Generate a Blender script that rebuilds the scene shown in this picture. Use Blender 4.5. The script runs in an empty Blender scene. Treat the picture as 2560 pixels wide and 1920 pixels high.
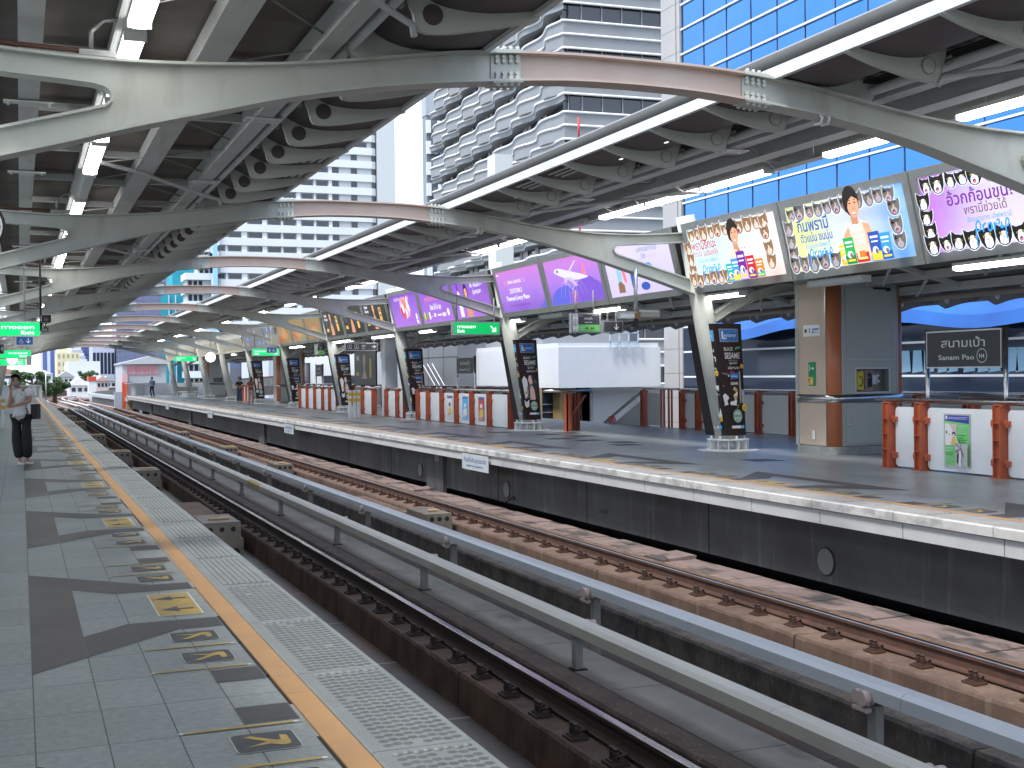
import bpy, bmesh, math, random
from mathutils import Vector, Matrix
random.seed(7)
sc = bpy.context.scene
COL = sc.collection
PI = math.pi
R = math.radians

# ------------------------------------------------------------------ camera
cam = bpy.data.cameras.new('camera'); camo = bpy.data.objects.new('camera', cam); COL.objects.link(camo)
cam.sensor_fit = 'HORIZONTAL'; cam.sensor_width = 36; cam.lens = 43.2
cam.clip_start = 0.05; cam.clip_end = 6000
YAW, PITCH, ROLL = R(21.807), R(0.452), R(0.65)
fw = Vector((math.sin(YAW)*math.cos(PITCH), math.cos(YAW)*math.cos(PITCH), -math.sin(PITCH)))
r0 = Vector((math.cos(YAW), -math.sin(YAW), 0)); u0 = r0.cross(fw)
rr = r0*math.cos(ROLL) - u0*math.sin(ROLL); uu = r0*math.sin(ROLL) + u0*math.cos(ROLL)
M = Matrix((rr, uu, -fw)).transposed().to_4x4(); M.translation = (0, 0, 1.6)
camo.matrix_world = M
sc.camera = camo

# ------------------------------------------------------------------ world, sun, exposure
SUN_EL, SUN_AZ = R(58), R(-118)      # azimuth from +Y towards +X: the sun stands behind the left roof
w = bpy.data.worlds.new('World'); sc.world = w; w.use_nodes = True
nt = w.node_tree; nt.nodes.clear()
def N(t, k, **kw):
    n = t.nodes.new(k)
    for a, b in kw.items(): setattr(n, a, b)
    return n
wo = N(nt, 'ShaderNodeOutputWorld'); bg = N(nt, 'ShaderNodeBackground'); bg.inputs[1].default_value = 0.105
sky = N(nt, 'ShaderNodeTexSky', sky_type='NISHITA', sun_disc=False, sun_elevation=SUN_EL, sun_rotation=SUN_AZ)
sky.air_density = 1.0; sky.dust_density = 1.5; sky.ozone_density = 1.5
tc = N(nt, 'ShaderNodeTexCoord'); mp = N(nt, 'ShaderNodeMapping'); mp.inputs['Scale'].default_value = (1, 1, 2.2)
nz = N(nt, 'ShaderNodeTexNoise'); nz.inputs['Scale'].default_value = 1.7; nz.inputs['Detail'].default_value = 6; nz.inputs['Roughness'].default_value = .55
rp = N(nt, 'ShaderNodeValToRGB'); rp.color_ramp.elements[0].position = .30; rp.color_ramp.elements[0].color = (.42,)*3+(1,)
rp.color_ramp.elements[1].position = .62; rp.color_ramp.elements[1].color = (.9,)*3+(1,)
mx = N(nt, 'ShaderNodeMixRGB'); mx.inputs[2].default_value = (5.0, 5.6, 6.6, 1)
L = nt.links.new
L(tc.outputs['Generated'], mp.inputs[0]); L(mp.outputs[0], nz.inputs['Vector']); L(nz.outputs['Fac'], rp.inputs[0])
L(rp.outputs[0], mx.inputs[0]); L(sky.outputs[0], mx.inputs[1]); L(mx.outputs[0], bg.inputs[0]); L(bg.outputs[0], wo.inputs[0])
sl = bpy.data.lights.new('sun', 'SUN'); so = bpy.data.objects.new('sun', sl); COL.objects.link(so)
sl.energy = 1.4; sl.angle = R(11); sl.color = (1, .96, .9)
sd = Vector((math.sin(SUN_AZ)*math.cos(SUN_EL), math.cos(SUN_AZ)*math.cos(SUN_EL), math.sin(SUN_EL)))
so.rotation_euler = sd.to_track_quat('Z', 'Y').to_euler(); so.location = (0, 0, 60)
vs = sc.view_settings; vs.view_transform = 'Standard'; vs.look = 'None'; vs.gamma = 1; vs.exposure = 1.65
sc.cycles.max_bounces = 8; sc.cycles.diffuse_bounces = 4; sc.cycles.use_denoising = True

# ------------------------------------------------------------------ materials
MATS = {}
def mat(name, c, r=.6, m=0., c2=None, ns=3., st=(1, 1, 1), lo=.35, hi=.65, bump=0., bs=60., emit=0., ecol=None, spec=.5, coat=0., dirt=None, dst=(6, 6, .6), dlo=.5, dhi=.75, damt=.7):
    """principled material: colour c, patches of c2 (noise), streaks of dirt, fine bump"""
    if name in MATS: return MATS[name]
    M_ = bpy.data.materials.new(name); M_.use_nodes = True; t = M_.node_tree
    b = t.nodes['Principled BSDF']; MATS[name] = M_
    b.inputs['Roughness'].default_value = r; b.inputs['Metallic'].default_value = m
    b.inputs['Specular IOR Level'].default_value = spec
    if coat: b.inputs['Coat Weight'].default_value = coat
    c = tuple(c)+(1,)
    b.inputs['Base Color'].default_value = c
    out = None
    tcn = N(t, 'ShaderNodeTexCoord')
    def noise(scale, stretch, lo_, hi_, det=5):
        mpn = N(t, 'ShaderNodeMapping'); mpn.inputs['Scale'].default_value = stretch
        n = N(t, 'ShaderNodeTexNoise'); n.inputs['Scale'].default_value = scale; n.inputs['Detail'].default_value = det; n.inputs['Roughness'].default_value = .6
        rm = N(t, 'ShaderNodeMapRange'); rm.inputs[1].default_value = lo_; rm.inputs[2].default_value = hi_
        t.links.new(tcn.outputs['Object'], mpn.inputs[0]); t.links.new(mpn.outputs[0], n.inputs['Vector']); t.links.new(n.outputs['Fac'], rm.inputs[0])
        return rm.outputs[0], n
    if c2 is not None:
        fac, _ = noise(ns, st, lo, hi)
        x = N(t, 'ShaderNodeMixRGB'); x.inputs[1].default_value = c; x.inputs[2].default_value = tuple(c2)+(1,)
        t.links.new(fac, x.inputs[0]); out = x.outputs[0]
    if dirt is not None:
        fac, _ = noise(1., dst, dlo, dhi)
        k = N(t, 'ShaderNodeMath', operation='MULTIPLY'); k.inputs[1].default_value = damt; t.links.new(fac, k.inputs[0])
        x = N(t, 'ShaderNodeMixRGB'); x.inputs[2].default_value = tuple(dirt)+(1,)
        if out: t.links.new(out, x.inputs[1])
        else: x.inputs[1].default_value = c
        t.links.new(k.outputs[0], x.inputs[0]); out = x.outputs[0]
    if out: t.links.new(out, b.inputs['Base Color'])
    if bump:
        _, n = noise(bs, (1, 1, 1), 0, 1, 3)
        bp = N(t, 'ShaderNodeBump'); bp.inputs['Strength'].default_value = bump; bp.inputs['Distance'].default_value = .01
        t.links.new(n.outputs['Fac'], bp.inputs['Height']); t.links.new(bp.outputs[0], b.inputs['Normal'])
    if emit:
        b.inputs['Emission Color'].default_value = tuple(ecol or c[:3])+(1,); b.inputs['Emission Strength'].default_value = emit
        if ecol is None and out: t.links.new(out, b.inputs['Emission Color'])
    return M_
def lit(name, c, e=.9):            # backlit print or lamp
    e *= .42 if e < 1.5 else 1
    return mat(name, tuple(x*.5 for x in c), .35, emit=e, ecol=c)
def grad(name, a, b_, e=.9, axis=1, lo=0., hi=1., mid=None):
    """backlit printed sheet whose colour runs between two inks across the sheet"""
    if name in MATS: return MATS[name]
    M_ = bpy.data.materials.new(name); M_.use_nodes = True; t = M_.node_tree; MATS[name] = M_
    b = t.nodes['Principled BSDF']; b.inputs['Roughness'].default_value = .3
    tcn = N(t, 'ShaderNodeTexCoord'); sp = N(t, 'ShaderNodeSeparateXYZ'); rm = N(t, 'ShaderNodeMapRange')
    nz_ = N(t, 'ShaderNodeTexNoise'); nz_.inputs['Scale'].default_value = .8; ad = N(t, 'ShaderNodeMath', operation='ADD')
    t.links.new(tcn.outputs['Object'], sp.inputs[0]); t.links.new(tcn.outputs['Object'], nz_.inputs['Vector'])
    rm.inputs[1].default_value = lo; rm.inputs[2].default_value = hi
    t.links.new(sp.outputs[axis], rm.inputs[0])
    ml = N(t, 'ShaderNodeMath', operation='MULTIPLY_ADD'); ml.inputs[1].default_value = .6; ml.inputs[2].default_value = -.3
    t.links.new(nz_.outputs['Fac'], ml.inputs[0]); t.links.new(rm.outputs[0], ad.inputs[0]); t.links.new(ml.outputs[0], ad.inputs[1])
    cr = N(t, 'ShaderNodeValToRGB'); cr.color_ramp.elements[0].color = tuple(a)+(1,); cr.color_ramp.elements[1].color = tuple(b_)+(1,)
    if mid: el = cr.color_ramp.elements.new(.5); el.color = tuple(mid)+(1,)
    t.links.new(ad.outputs[0], cr.inputs[0]); t.links.new(cr.outputs[0], b.inputs['Emission Color'])
    b.inputs['Base Color'].default_value = tuple(x*.4 for x in a)+(1,); b.inputs['Emission Strength'].default_value = e*.42
    return M_
def tilemat(name, c1, c2, mortar, bw, rh, ms=.004, off=0., rot=0., r=.5, bump=.35, ns=14., dark=(.5, .5, .5), sp=.5):
    """paving: joints from a brick texture, wear from noise; coordinates are object metres in the XY plane"""
    if name in MATS: return MATS[name]
    M_ = bpy.data.materials.new(name); M_.use_nodes = True; t = M_.node_tree; MATS[name] = M_
    b = t.nodes['Principled BSDF']; b.inputs['Roughness'].default_value = r; b.inputs['Specular IOR Level'].default_value = sp
    tcn = N(t, 'ShaderNodeTexCoord'); mpn = N(t, 'ShaderNodeMapping'); mpn.inputs['Rotation'].default_value = (0, 0, rot)
    mpn.inputs['Location'].default_value = (-.04, -.24, 0)
    br = N(t, 'ShaderNodeTexBrick'); br.offset = off; br.squash = 1
    for k, v in (('Scale', 1), ('Mortar Size', ms), ('Mortar Smooth', .3), ('Brick Width', bw), ('Row Height', rh), ('Bias', 0)): br.inputs[k].default_value = v
    br.inputs['Color1'].default_value = tuple(c1)+(1,); br.inputs['Color2'].default_value = tuple(c2)+(1,); br.inputs['Mortar'].default_value = tuple(mortar)+(1,)
    n1 = N(t, 'ShaderNodeTexNoise'); n1.inputs['Scale'].default_value = ns; n1.inputs['Detail'].default_value = 8; n1.inputs['Roughness'].default_value = .7
    n2 = N(t, 'ShaderNodeTexNoise'); n2.inputs['Scale'].default_value = .9; n2.inputs['Detail'].default_value = 4
    r1 = N(t, 'ShaderNodeMapRange'); r1.inputs[1].default_value = .3; r1.inputs[2].default_value = .7; r1.inputs[3].default_value = .78; r1.inputs[4].default_value = 1.18
    r2 = N(t, 'ShaderNodeMapRange'); r2.inputs[1].default_value = .3; r2.inputs[2].default_value = .7; r2.inputs[3].default_value = .82; r2.inputs[4].default_value = 1.12
    m1 = N(t, 'ShaderNodeMixRGB', blend_type='MULTIPLY'); m1.inputs[0].default_value = 1
    m2 = N(t, 'ShaderNodeMath', operation='MULTIPLY')
    l = t.links.new
    l(tcn.outputs['Object'], mpn.inputs[0]); l(mpn.outputs[0], br.inputs['Vector']); l(tcn.outputs['Object'], n1.inputs['Vector']); l(tcn.outputs['Object'], n2.inputs['Vector'])
    l(n1.outputs['Fac'], r1.inputs[0]); l(n2.outputs['Fac'], r2.inputs[0]); l(r1.outputs[0], m2.inputs[0]); l(r2.outputs[0], m2.inputs[1])
    l(br.outputs['Color'], m1.inputs[1]); l(m2.outputs[0], m1.inputs[2]); l(m1.outputs[0], b.inputs['Base Color'])
    bp = N(t, 'ShaderNodeBump'); bp.inputs['Strength'].default_value = bump; bp.inputs['Distance'].default_value = .004; bp.invert = False
    sb = N(t, 'ShaderNodeMath', operation='SUBTRACT'); l(n1.outputs['Fac'], sb.inputs[0]); l(br.outputs['Fac'], sb.inputs[1]); l(sb.outputs[0], bp.inputs['Height']); l(bp.outputs[0], b.inputs['Normal'])
    rr_ = N(t, 'ShaderNodeMapRange'); rr_.inputs[3].default_value = r-.12; rr_.inputs[4].default_value = r+.15; l(n2.outputs['Fac'], rr_.inputs[0]); l(rr_.outputs[0], b.inputs['Roughness'])
    return M_

# ------------------------------------------------------------------ mesh builder
_txt = {}
def text_mesh(body, bold=0.):
    k = (body, bold)
    if k not in _txt:
        c = bpy.data.curves.new('t', 'FONT'); c.body = body; c.size = 1; c.offset = bold; c.resolution_u = 2
        o = bpy.data.objects.new('t', c); COL.objects.link(o)
        me = bpy.data.meshes.new_from_object(o.evaluated_get(bpy.context.evaluated_depsgraph_get()))
        vv = [tuple(v.co) for v in me.vertices]; ff = [tuple(p.vertices) for p in me.polygons]
        bpy.data.objects.remove(o); bpy.data.curves.remove(c); bpy.data.meshes.remove(me)
        xs = [v[0] for v in vv] or [0]
        _txt[k] = (vv, ff, min(xs), max(xs))
    return _txt[k]
class MB:
    def __init__(s, m=None):
        s.v = []; s.f = []; s.k = []; s.mats = []; s.cur = 0; s.sm = []; s.smooth = False
        if m: s.use(m)
    def use(s, m):
        if m not in s.mats: s.mats.append(m)
        s.cur = s.mats.index(m); return s
    def face(s, idx):
        s.f.append(tuple(idx)); s.k.append(s.cur); s.sm.append(s.smooth)
    def poly(s, pts):
        i = len(s.v); s.v += [tuple(p) for p in pts]; s.face(range(i, i+len(pts))); return s
    def box(s, x0, x1, y0, y1, z0, z1, skip=''):
        i = len(s.v)
        s.v += [(x, y, z) for z in (z0, z1) for y in (y0, y1) for x in (x0, x1)]
        for n, q in (('b', (0, 2, 3, 1)), ('t', (4, 5, 7, 6)), ('f', (0, 1, 5, 4)), ('k', (2, 6, 7, 3)), ('l', (0, 4, 6, 2)), ('r', (1, 3, 7, 5))):
            if n not in skip: s.face([i+a for a in q])
        return s
    def bbox(s, x0, x1, y0, y1, z0, z1, c=.01):     # box with chamfered long edges (octagon section along its longest side)
        d = [x1-x0, y1-y0, z1-z0]; a = d.index(max(d))
        lo = [(x0, x1), (y0, y1), (z0, z1)]; u, v = [q for q in range(3) if q != a]
        (p0, p1), (q0, q1) = lo[u], lo[v]
        sec = [(p0+c, q0), (p1-c, q0), (p1, q0+c), (p1, q1-c), (p1-c, q1), (p0+c, q1), (p0, q1-c), (p0, q0+c)]
        return s.prism(sec, a, lo[a][0], lo[a][1])
    def prism(s, sec, axis, a0, a1):
        """extrude a 2D polygon (the two other axes, in xyz order) along axis"""
        u, v = [q for q in range(3) if q != axis]; i = len(s.v); n = len(sec)
        for a in (a0, a1):
            for p, q in sec:
                c = [0, 0, 0]; c[axis] = a; c[u] = p; c[v] = q; s.v.append(tuple(c))
        s.face([i+j for j in range(n)][::-1]); s.face([i+n+j for j in range(n)])
        for j in range(n): s.face((i+j, i+(j+1) % n, i+n+(j+1) % n, i+n+j))
        return s
    def tube(s, pts, r, n=8, cap=True):
        pts = [Vector(p) for p in pts]; i = len(s.v); m = len(pts); rs = r if isinstance(r, (list, tuple)) else [r]*m
        nr = None; sm = s.smooth; s.smooth = True
        for j, p in enumerate(pts):
            d = (pts[min(j+1, m-1)]-pts[max(j-1, 0)]).normalized()
            if nr is None:
                nr = d.orthogonal().normalized()
                if abs(d.z) < .9: nr = (Vector((0, 0, 1))-d*d.z).normalized()
            else: nr = (nr-d*nr.dot(d)).normalized()
            b = d.cross(nr)
            for k in range(n):
                a = 2*PI*(k+.5)/n; s.v.append(tuple(p+(nr*math.cos(a)+b*math.sin(a))*rs[j]))
        for j in range(m-1):
            for k in range(n): s.face((i+j*n+k, i+j*n+(k+1) % n, i+(j+1)*n+(k+1) % n, i+(j+1)*n+k))
        s.smooth = False
        if cap: s.face([i+k for k in range(n)][::-1]); s.face([i+(m-1)*n+k for k in range(n)])
        s.smooth = sm
        return s
    def cyl(s, p0, p1, r, n=12, r1=None): return s.tube([p0, p1], [r, r if r1 is None else r1], n)
    def bar(s, p0, p1, w, h, up=(0, 0, 1)):      # rectangular bar between two points, w sideways, h along up
        p0, p1 = Vector(p0), Vector(p1); d = (p1-p0).normalized(); up = Vector(up); b = d.cross(up).normalized(); t = b.cross(d)
        i = len(s.v)
        for p in (p0, p1):
            for a, c in ((-1, -1), (1, -1), (1, 1), (-1, 1)): s.v.append(tuple(p+b*(a*w/2)+t*(c*h/2)))
        for q in ((3, 2, 1, 0), (4, 5, 6, 7), (0, 1, 5, 4), (1, 2, 6, 5), (2, 3, 7, 6), (3, 0, 4, 7)): s.face([i+a for a in q])
        return s
    def lathe(s, prof, c=(0, 0, 0), n=16):
        i = len(s.v); sm = s.smooth; s.smooth = True
        for r, z in prof:
            for k in range(n): a = 2*PI*k/n; s.v.append((c[0]+r*math.cos(a), c[1]+r*math.sin(a), c[2]+z))
        for j in range(len(prof)-1):
            for k in range(n): s.face((i+j*n+k, i+j*n+(k+1) % n, i+(j+1)*n+(k+1) % n, i+(j+1)*n+k))
        s.smooth = sm; return s
    def ball(s, c, r, n=12, sz=1.):
        return s.lathe([(max(r*math.sin(PI*j/(n//2)), 1e-4), -r*sz*math.cos(PI*j/(n//2))) for j in range(n//2+1)], c, n)
    def grid(s, rows):        # rows of points
        i = len(s.v); n = len(rows[0])
        for r in rows: s.v += [tuple(p) for p in r]
        for j in range(len(rows)-1):
            for k in range(n-1): s.face((i+j*n+k, i+j*n+k+1, i+(j+1)*n+k+1, i+(j+1)*n+k))
        return s
    def build(s, name, parent=None, m=None):
        me = bpy.data.meshes.new(name)
        o = bpy.data.objects.new(name, me); COL.objects.link(o)
        off = Vector((0, 0, 0))
        if parent is not None:
            o.parent = parent; p = parent
            while p is not None: off += p.location; p = p.parent
        me.from_pydata([(a-off.x, b-off.y, c-off.z) for a, b, c in s.v], [], s.f)
        for q in ([m] if m else s.mats): me.materials.append(q)
        if not m and len(s.mats) > 1: me.polygons.foreach_set('material_index', s.k)
        if any(s.sm): me.polygons.foreach_set('use_smooth', s.sm)
        me.update()
        return o
class Art(MB):
    """flat printed work on a sheet: origin o, axes u (right) and v (up), n towards the viewer; every ink layer lies a hair above the last"""
    def frame(s, o, u, v, step=.0012):
        s.o, s.u_, s.v_ = Vector(o), Vector(u).normalized(), Vector(v).normalized(); s.n_ = s.u_.cross(s.v_); s.lay = 1; s.step = step; return s
    def P(s, x, y, l): return tuple(s.o+s.u_*x+s.v_*y+s.n_*(l*s.step))
    def up(s, k=1): s.lay += k; return s
    def shape(s, m, pts):
        s.use(m); s.poly([s.P(x, y, s.lay) for x, y in pts]); s.lay += 1; return s
    def rect(s, m, x0, y0, x1, y1): return s.shape(m, [(x0, y0), (x1, y0), (x1, y1), (x0, y1)])
    def rrect(s, m, x0, y0, x1, y1, r, n=4):
        p = []
        for cx, cy, a0 in ((x1-r, y0+r, -90), (x1-r, y1-r, 0), (x0+r, y1-r, 90), (x0+r, y0+r, 180)):
            p += [(cx+r*math.cos(R(a0+90*k/n)), cy+r*math.sin(R(a0+90*k/n))) for k in range(n+1)]
        return s.shape(m, p)
    def ell(s, m, cx, cy, rx, ry=None, n=18, a0=0, a1=360, rot=0):
        ry = rx if ry is None else ry; c_, s_ = math.cos(R(rot)), math.sin(R(rot)); p = []
        for k in range(n+(a1-a0 < 360)):
            a = R(a0+(a1-a0)*k/n); x, y = rx*math.cos(a), ry*math.sin(a); p.append((cx+x*c_-y*s_, cy+x*s_+y*c_))
        return s.shape(m, p)
    def line(s, m, pts, w):
        s.use(m); i = len(s.v); n = len(pts)
        for j, (x, y) in enumerate(pts):
            a, b = pts[max(j-1, 0)], pts[min(j+1, n-1)]; dx, dy = b[0]-a[0], b[1]-a[1]; l = math.hypot(dx, dy) or 1
            for q in (-.5, .5): s.v.append(s.P(x-dy/l*w*q, y+dx/l*w*q, s.lay))
        for j in range(n-1): s.face((i+2*j, i+2*j+2, i+2*j+3, i+2*j+1))
        s.lay += 1; return s
    def ring(s, m, cx, cy, r, w, ry=None):
        ry = r if ry is None else ry
        return s.line(m, [(cx+r*math.cos(2*PI*k/24), cy+ry*math.sin(2*PI*k/24)) for k in range(25)], w)
    def text(s, m, body, x, y, size, w=None, al='c', bold=0., rot=0., shear=0.):
        vv, ff, a, b = text_mesh(body, bold); s.use(m); sx = size if w is None else w/(b-a or 1)
        ox = {'l': -a*sx, 'r': -b*sx, 'c': -(a+b)/2*sx}[al]; i = len(s.v); c_, s_ = math.cos(R(rot)), math.sin(R(rot))
        for p in vv:
            px, py = p[0]*sx+ox+shear*p[1]*size, p[1]*size
            s.v.append(s.P(x+px*c_-py*s_, y+px*s_+py*c_, s.lay))
        for q in ff: s.face([i+k for k in q])
        s.lay += 1; return s
# ------------------------------------------------------------------ objects
def tag(o, label=None, cat=None, group=None, kind=None):
    if label: o['label'] = label
    if cat: o['category'] = cat
    if group: o['group'] = group
    if kind: o['kind'] = kind
    return o
def empty(name, loc=(0, 0, 0)):
    o = bpy.data.objects.new(name, None); COL.objects.link(o); o.location = loc; o.empty_display_size = .2; return o
def thing(name, loc, label, cat, group=None): return tag(empty(name, loc), label, cat, group)
KIDS = {}
def copy_tree(o, parent=None, offset=(0, 0, 0)):
    c = o.copy(); COL.objects.link(c)
    if parent is not None: c.parent = parent
    else: c.location = o.location+Vector(offset)
    for ch in list(o.children): copy_tree(ch, c)
    return c
def struct(o): return tag(o, kind='structure')
# ------------------------------------------------------------------ palette
steel = mat('painted_steel', (.54, .56, .52), .45, c2=(.49, .50, .45), ns=1.3, dirt=(.22, .17, .13), dst=(2.5, 2.5, .8), dlo=.56, dhi=.8, damt=.45)
steel_warm = mat('weathered_cream_steel', (.56, .475, .42), .5, c2=(.50, .375, .31), ns=1.1, lo=.3, hi=.7, dirt=(.3, .2, .15), dst=(3, 3, 1), dlo=.6, dhi=.8, damt=.5)
steel_dark = mat('dull_grey_steel', (.33, .335, .32), .5, c2=(.25, .24, .22), ns=2.2)
purlin = mat('purlin_paint', (.58, .60, .60), .5, c2=(.52, .53, .52), ns=1.5, dirt=(.2, .17, .14), dst=(8, .8, 8), dlo=.56, dhi=.78, damt=.5)
white_metal = mat('white_metal', (.72, .74, .75), .4, c2=(.6, .61, .6), ns=2)
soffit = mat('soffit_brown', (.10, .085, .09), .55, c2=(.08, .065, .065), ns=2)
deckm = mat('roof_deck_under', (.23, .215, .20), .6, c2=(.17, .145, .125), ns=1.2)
black = mat('black', (.012, .012, .013), .6)
dark = mat('dark_void', (.01, .01, .011), .9)
stainless = mat('stainless', (.62, .61, .6), .22, 1., c2=(.5, .49, .48), ns=4)
orange_paint = mat('orange_railing_paint', (.42, .10, .045), .42, c2=(.35, .08, .036), ns=3)
panel_white = mat('panel_white', (.66, .70, .74), .28, c2=(.6, .63, .66), ns=1.2)
panel_grey = mat('panel_grey', (.42, .45, .46), .35)
galv = mat('galvanised', (.40, .41, .41), .4, .6, c2=(.3, .3, .3), ns=6)
alu = mat('aluminium', (.55, .56, .57), .32, .8)
ink_dark = mat('sign_charcoal', (.045, .05, .062), .4)
ink_white = mat('sign_white', (.78, .8, .82), .45)
ink_blue = mat('sign_blue', (.02, .12, .36), .4)
tube_lit = lit('lamp_tube', (1., 1., .97), 3.6)
tube_off = mat('lamp_diffuser', (.6, .62, .62), .3)

tile = tilemat('grey_paving', (.29, .315, .30), (.25, .272, .262), (.06, .065, .065), .3, .6, .0035, ns=22)
tile_far = tilemat('grey_paving_far', (.26, .28, .285), (.22, .238, .245), (.09, .095, .095), .3, .6, .003, r=.36, bump=.1, ns=10)
tile_dark = tilemat('charcoal_paving', (.062, .061, .06), (.054, .05, .047), (.1, .1, .1), .3, .3, .0025, ns=12, bump=.15)
tile_brown = tilemat('brown_paving', (.082, .068, .06), (.07, .058, .052), (.1, .095, .09), .3, .3, .0025, ns=12, bump=.15)
orange_line = mat('amber_line', (.50, .27, .10), .45, c2=(.43, .24, .10), ns=2.5, dirt=(.25, .17, .1), dst=(3, 3, 3), dlo=.55, dhi=.8, damt=.5)
tact = mat('tactile_concrete', (.235, .255, .25), .55, c2=(.195, .212, .21), ns=3, bump=.25, bs=150, dirt=(.2, .2, .19), dst=(5, 5, 5), dlo=.5, dhi=.75, damt=.45)
tact_soil_shade = mat('tactile_soil_shade', (.085, .095, .095), .7, c2=(.13, .14, .14), ns=9)  # soil between the ribs, and the shade painted beside the domes
tact_far = mat('tactile_concrete_far', (.30, .30, .30), .55, c2=(.25, .24, .23), ns=3)
coping = mat('worn_white_coping', (.52, .515, .5), .6, c2=(.33, .335, .335), ns=4, lo=.5, hi=.6, st=(1, .6, 1), dirt=(.42, .36, .33), dst=(2, 2, 2), damt=.6)
fascia = mat('fascia_panel', (.50, .50, .50), .5, c2=(.44, .44, .45), ns=1.2, dirt=(.28, .26, .24), dst=(1, .8, 9), dlo=.55, dhi=.8, damt=.5)
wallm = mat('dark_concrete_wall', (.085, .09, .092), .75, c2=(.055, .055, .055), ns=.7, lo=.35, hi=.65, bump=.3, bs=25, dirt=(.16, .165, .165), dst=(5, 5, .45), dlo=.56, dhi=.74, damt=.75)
conc = mat('concrete', (.26, .255, .24), .8, c2=(.19, .185, .17), ns=2, bump=.4, bs=40, dirt=(.1, .09, .08), dst=(2, 2, 2), damt=.5)
bedm = mat('trackbed_slab', (.12, .105, .095), .6, c2=(.075, .07, .07), ns=1.1, bump=.35, bs=30, dirt=(.16, .1, .075), dst=(.9, .5, 1), dlo=.45, dhi=.65, damt=.7)
rustpl = mat('rust_stained_concrete', (.105, .062, .043), .85, c2=(.055, .033, .025), ns=2.4, lo=.4, hi=.62, bump=.6, bs=38, dirt=(.20, .15, .105), dst=(9, 9, .7), dlo=.58, dhi=.75, damt=.65)
rustpl2 = mat('brown_concrete', (.20, .13, .095), .85, c2=(.12, .075, .055), ns=2.2, lo=.35, hi=.65, bump=.5, bs=38, dirt=(.30, .235, .18), dst=(9, 9, .8), dlo=.55, dhi=.75, damt=.6)
gritpl = mat('gritty_dark_concrete', (.17, .14, .115), .9, c2=(.085, .075, .068), ns=3.2, lo=.4, hi=.6, bump=1., bs=120, dirt=(.26, .22, .18), dst=(28, 28, 9), dlo=.57, dhi=.68, damt=.7)
walk = mat('walkway_concrete', (.24, .225, .20), .75, c2=(.17, .16, .145), ns=1.2, bump=.25, bs=60, dirt=(.08, .075, .07), dst=(2, 1, 2), dlo=.58, dhi=.72, damt=.7)
pinksl = mat('pink_slab', (.27, .20, .185), .8, c2=(.20, .15, .14), ns=2.5, bump=.25, bs=60, dirt=(.055, .055, .055), dst=(3.5, 1.2, 3), dlo=.5, dhi=.6, damt=.85)
rust = mat('rusty_steel', (.105, .05, .034), .75, c2=(.06, .032, .024), ns=5, bump=.5, bs=90)
rust_dk = mat('dark_rusty_steel', (.045, .027, .021), .7, c2=(.028, .019, .016), ns=5, bump=.5, bs=90)
shine = mat('polished_rail_head', (.36, .35, .38), .22, 1., c2=(.2, .19, .2), ns=8, st=(30, .3, 1))
cover_w = mat('ivory_grp_cover', (.50, .49, .44), .38, c2=(.44, .425, .37), ns=1.3, st=(3, .6, 3), dirt=(.30, .25, .19), dst=(14, 1.2, 5), dlo=.57, dhi=.78, damt=.55)
cover_b = mat('pale_grey_grp_cover', (.47, .50, .53), .36, c2=(.42, .45, .475), ns=1.3, st=(3, .6, 3), dirt=(.30, .28, .27), dst=(14, 1.2, 5), dlo=.6, dhi=.8, damt=.5)
boxm = mat('tan_grp_box', (.24, .21, .165), .6, c2=(.19, .165, .13), ns=3, bump=.2, bs=50)
wood = mat('wooden_handle', (.55, .36, .19), .5)
yellowp = mat('yellow_paint', (.68, .40, .03), .4)
pad = mat('pinkish_insulator', (.42, .34, .31), .5)

# ------------------------------------------------------------------ ground and sky-side setting
g = MB(mat('city_ground', (.16, .16, .155), .9, c2=(.10, .12, .09), ns=.02))
g.box(-1500, 2500, -600, 4500, -13.4, -13); struct(g.build('ground'))

Y0, Y1 = -6., 119.
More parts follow.
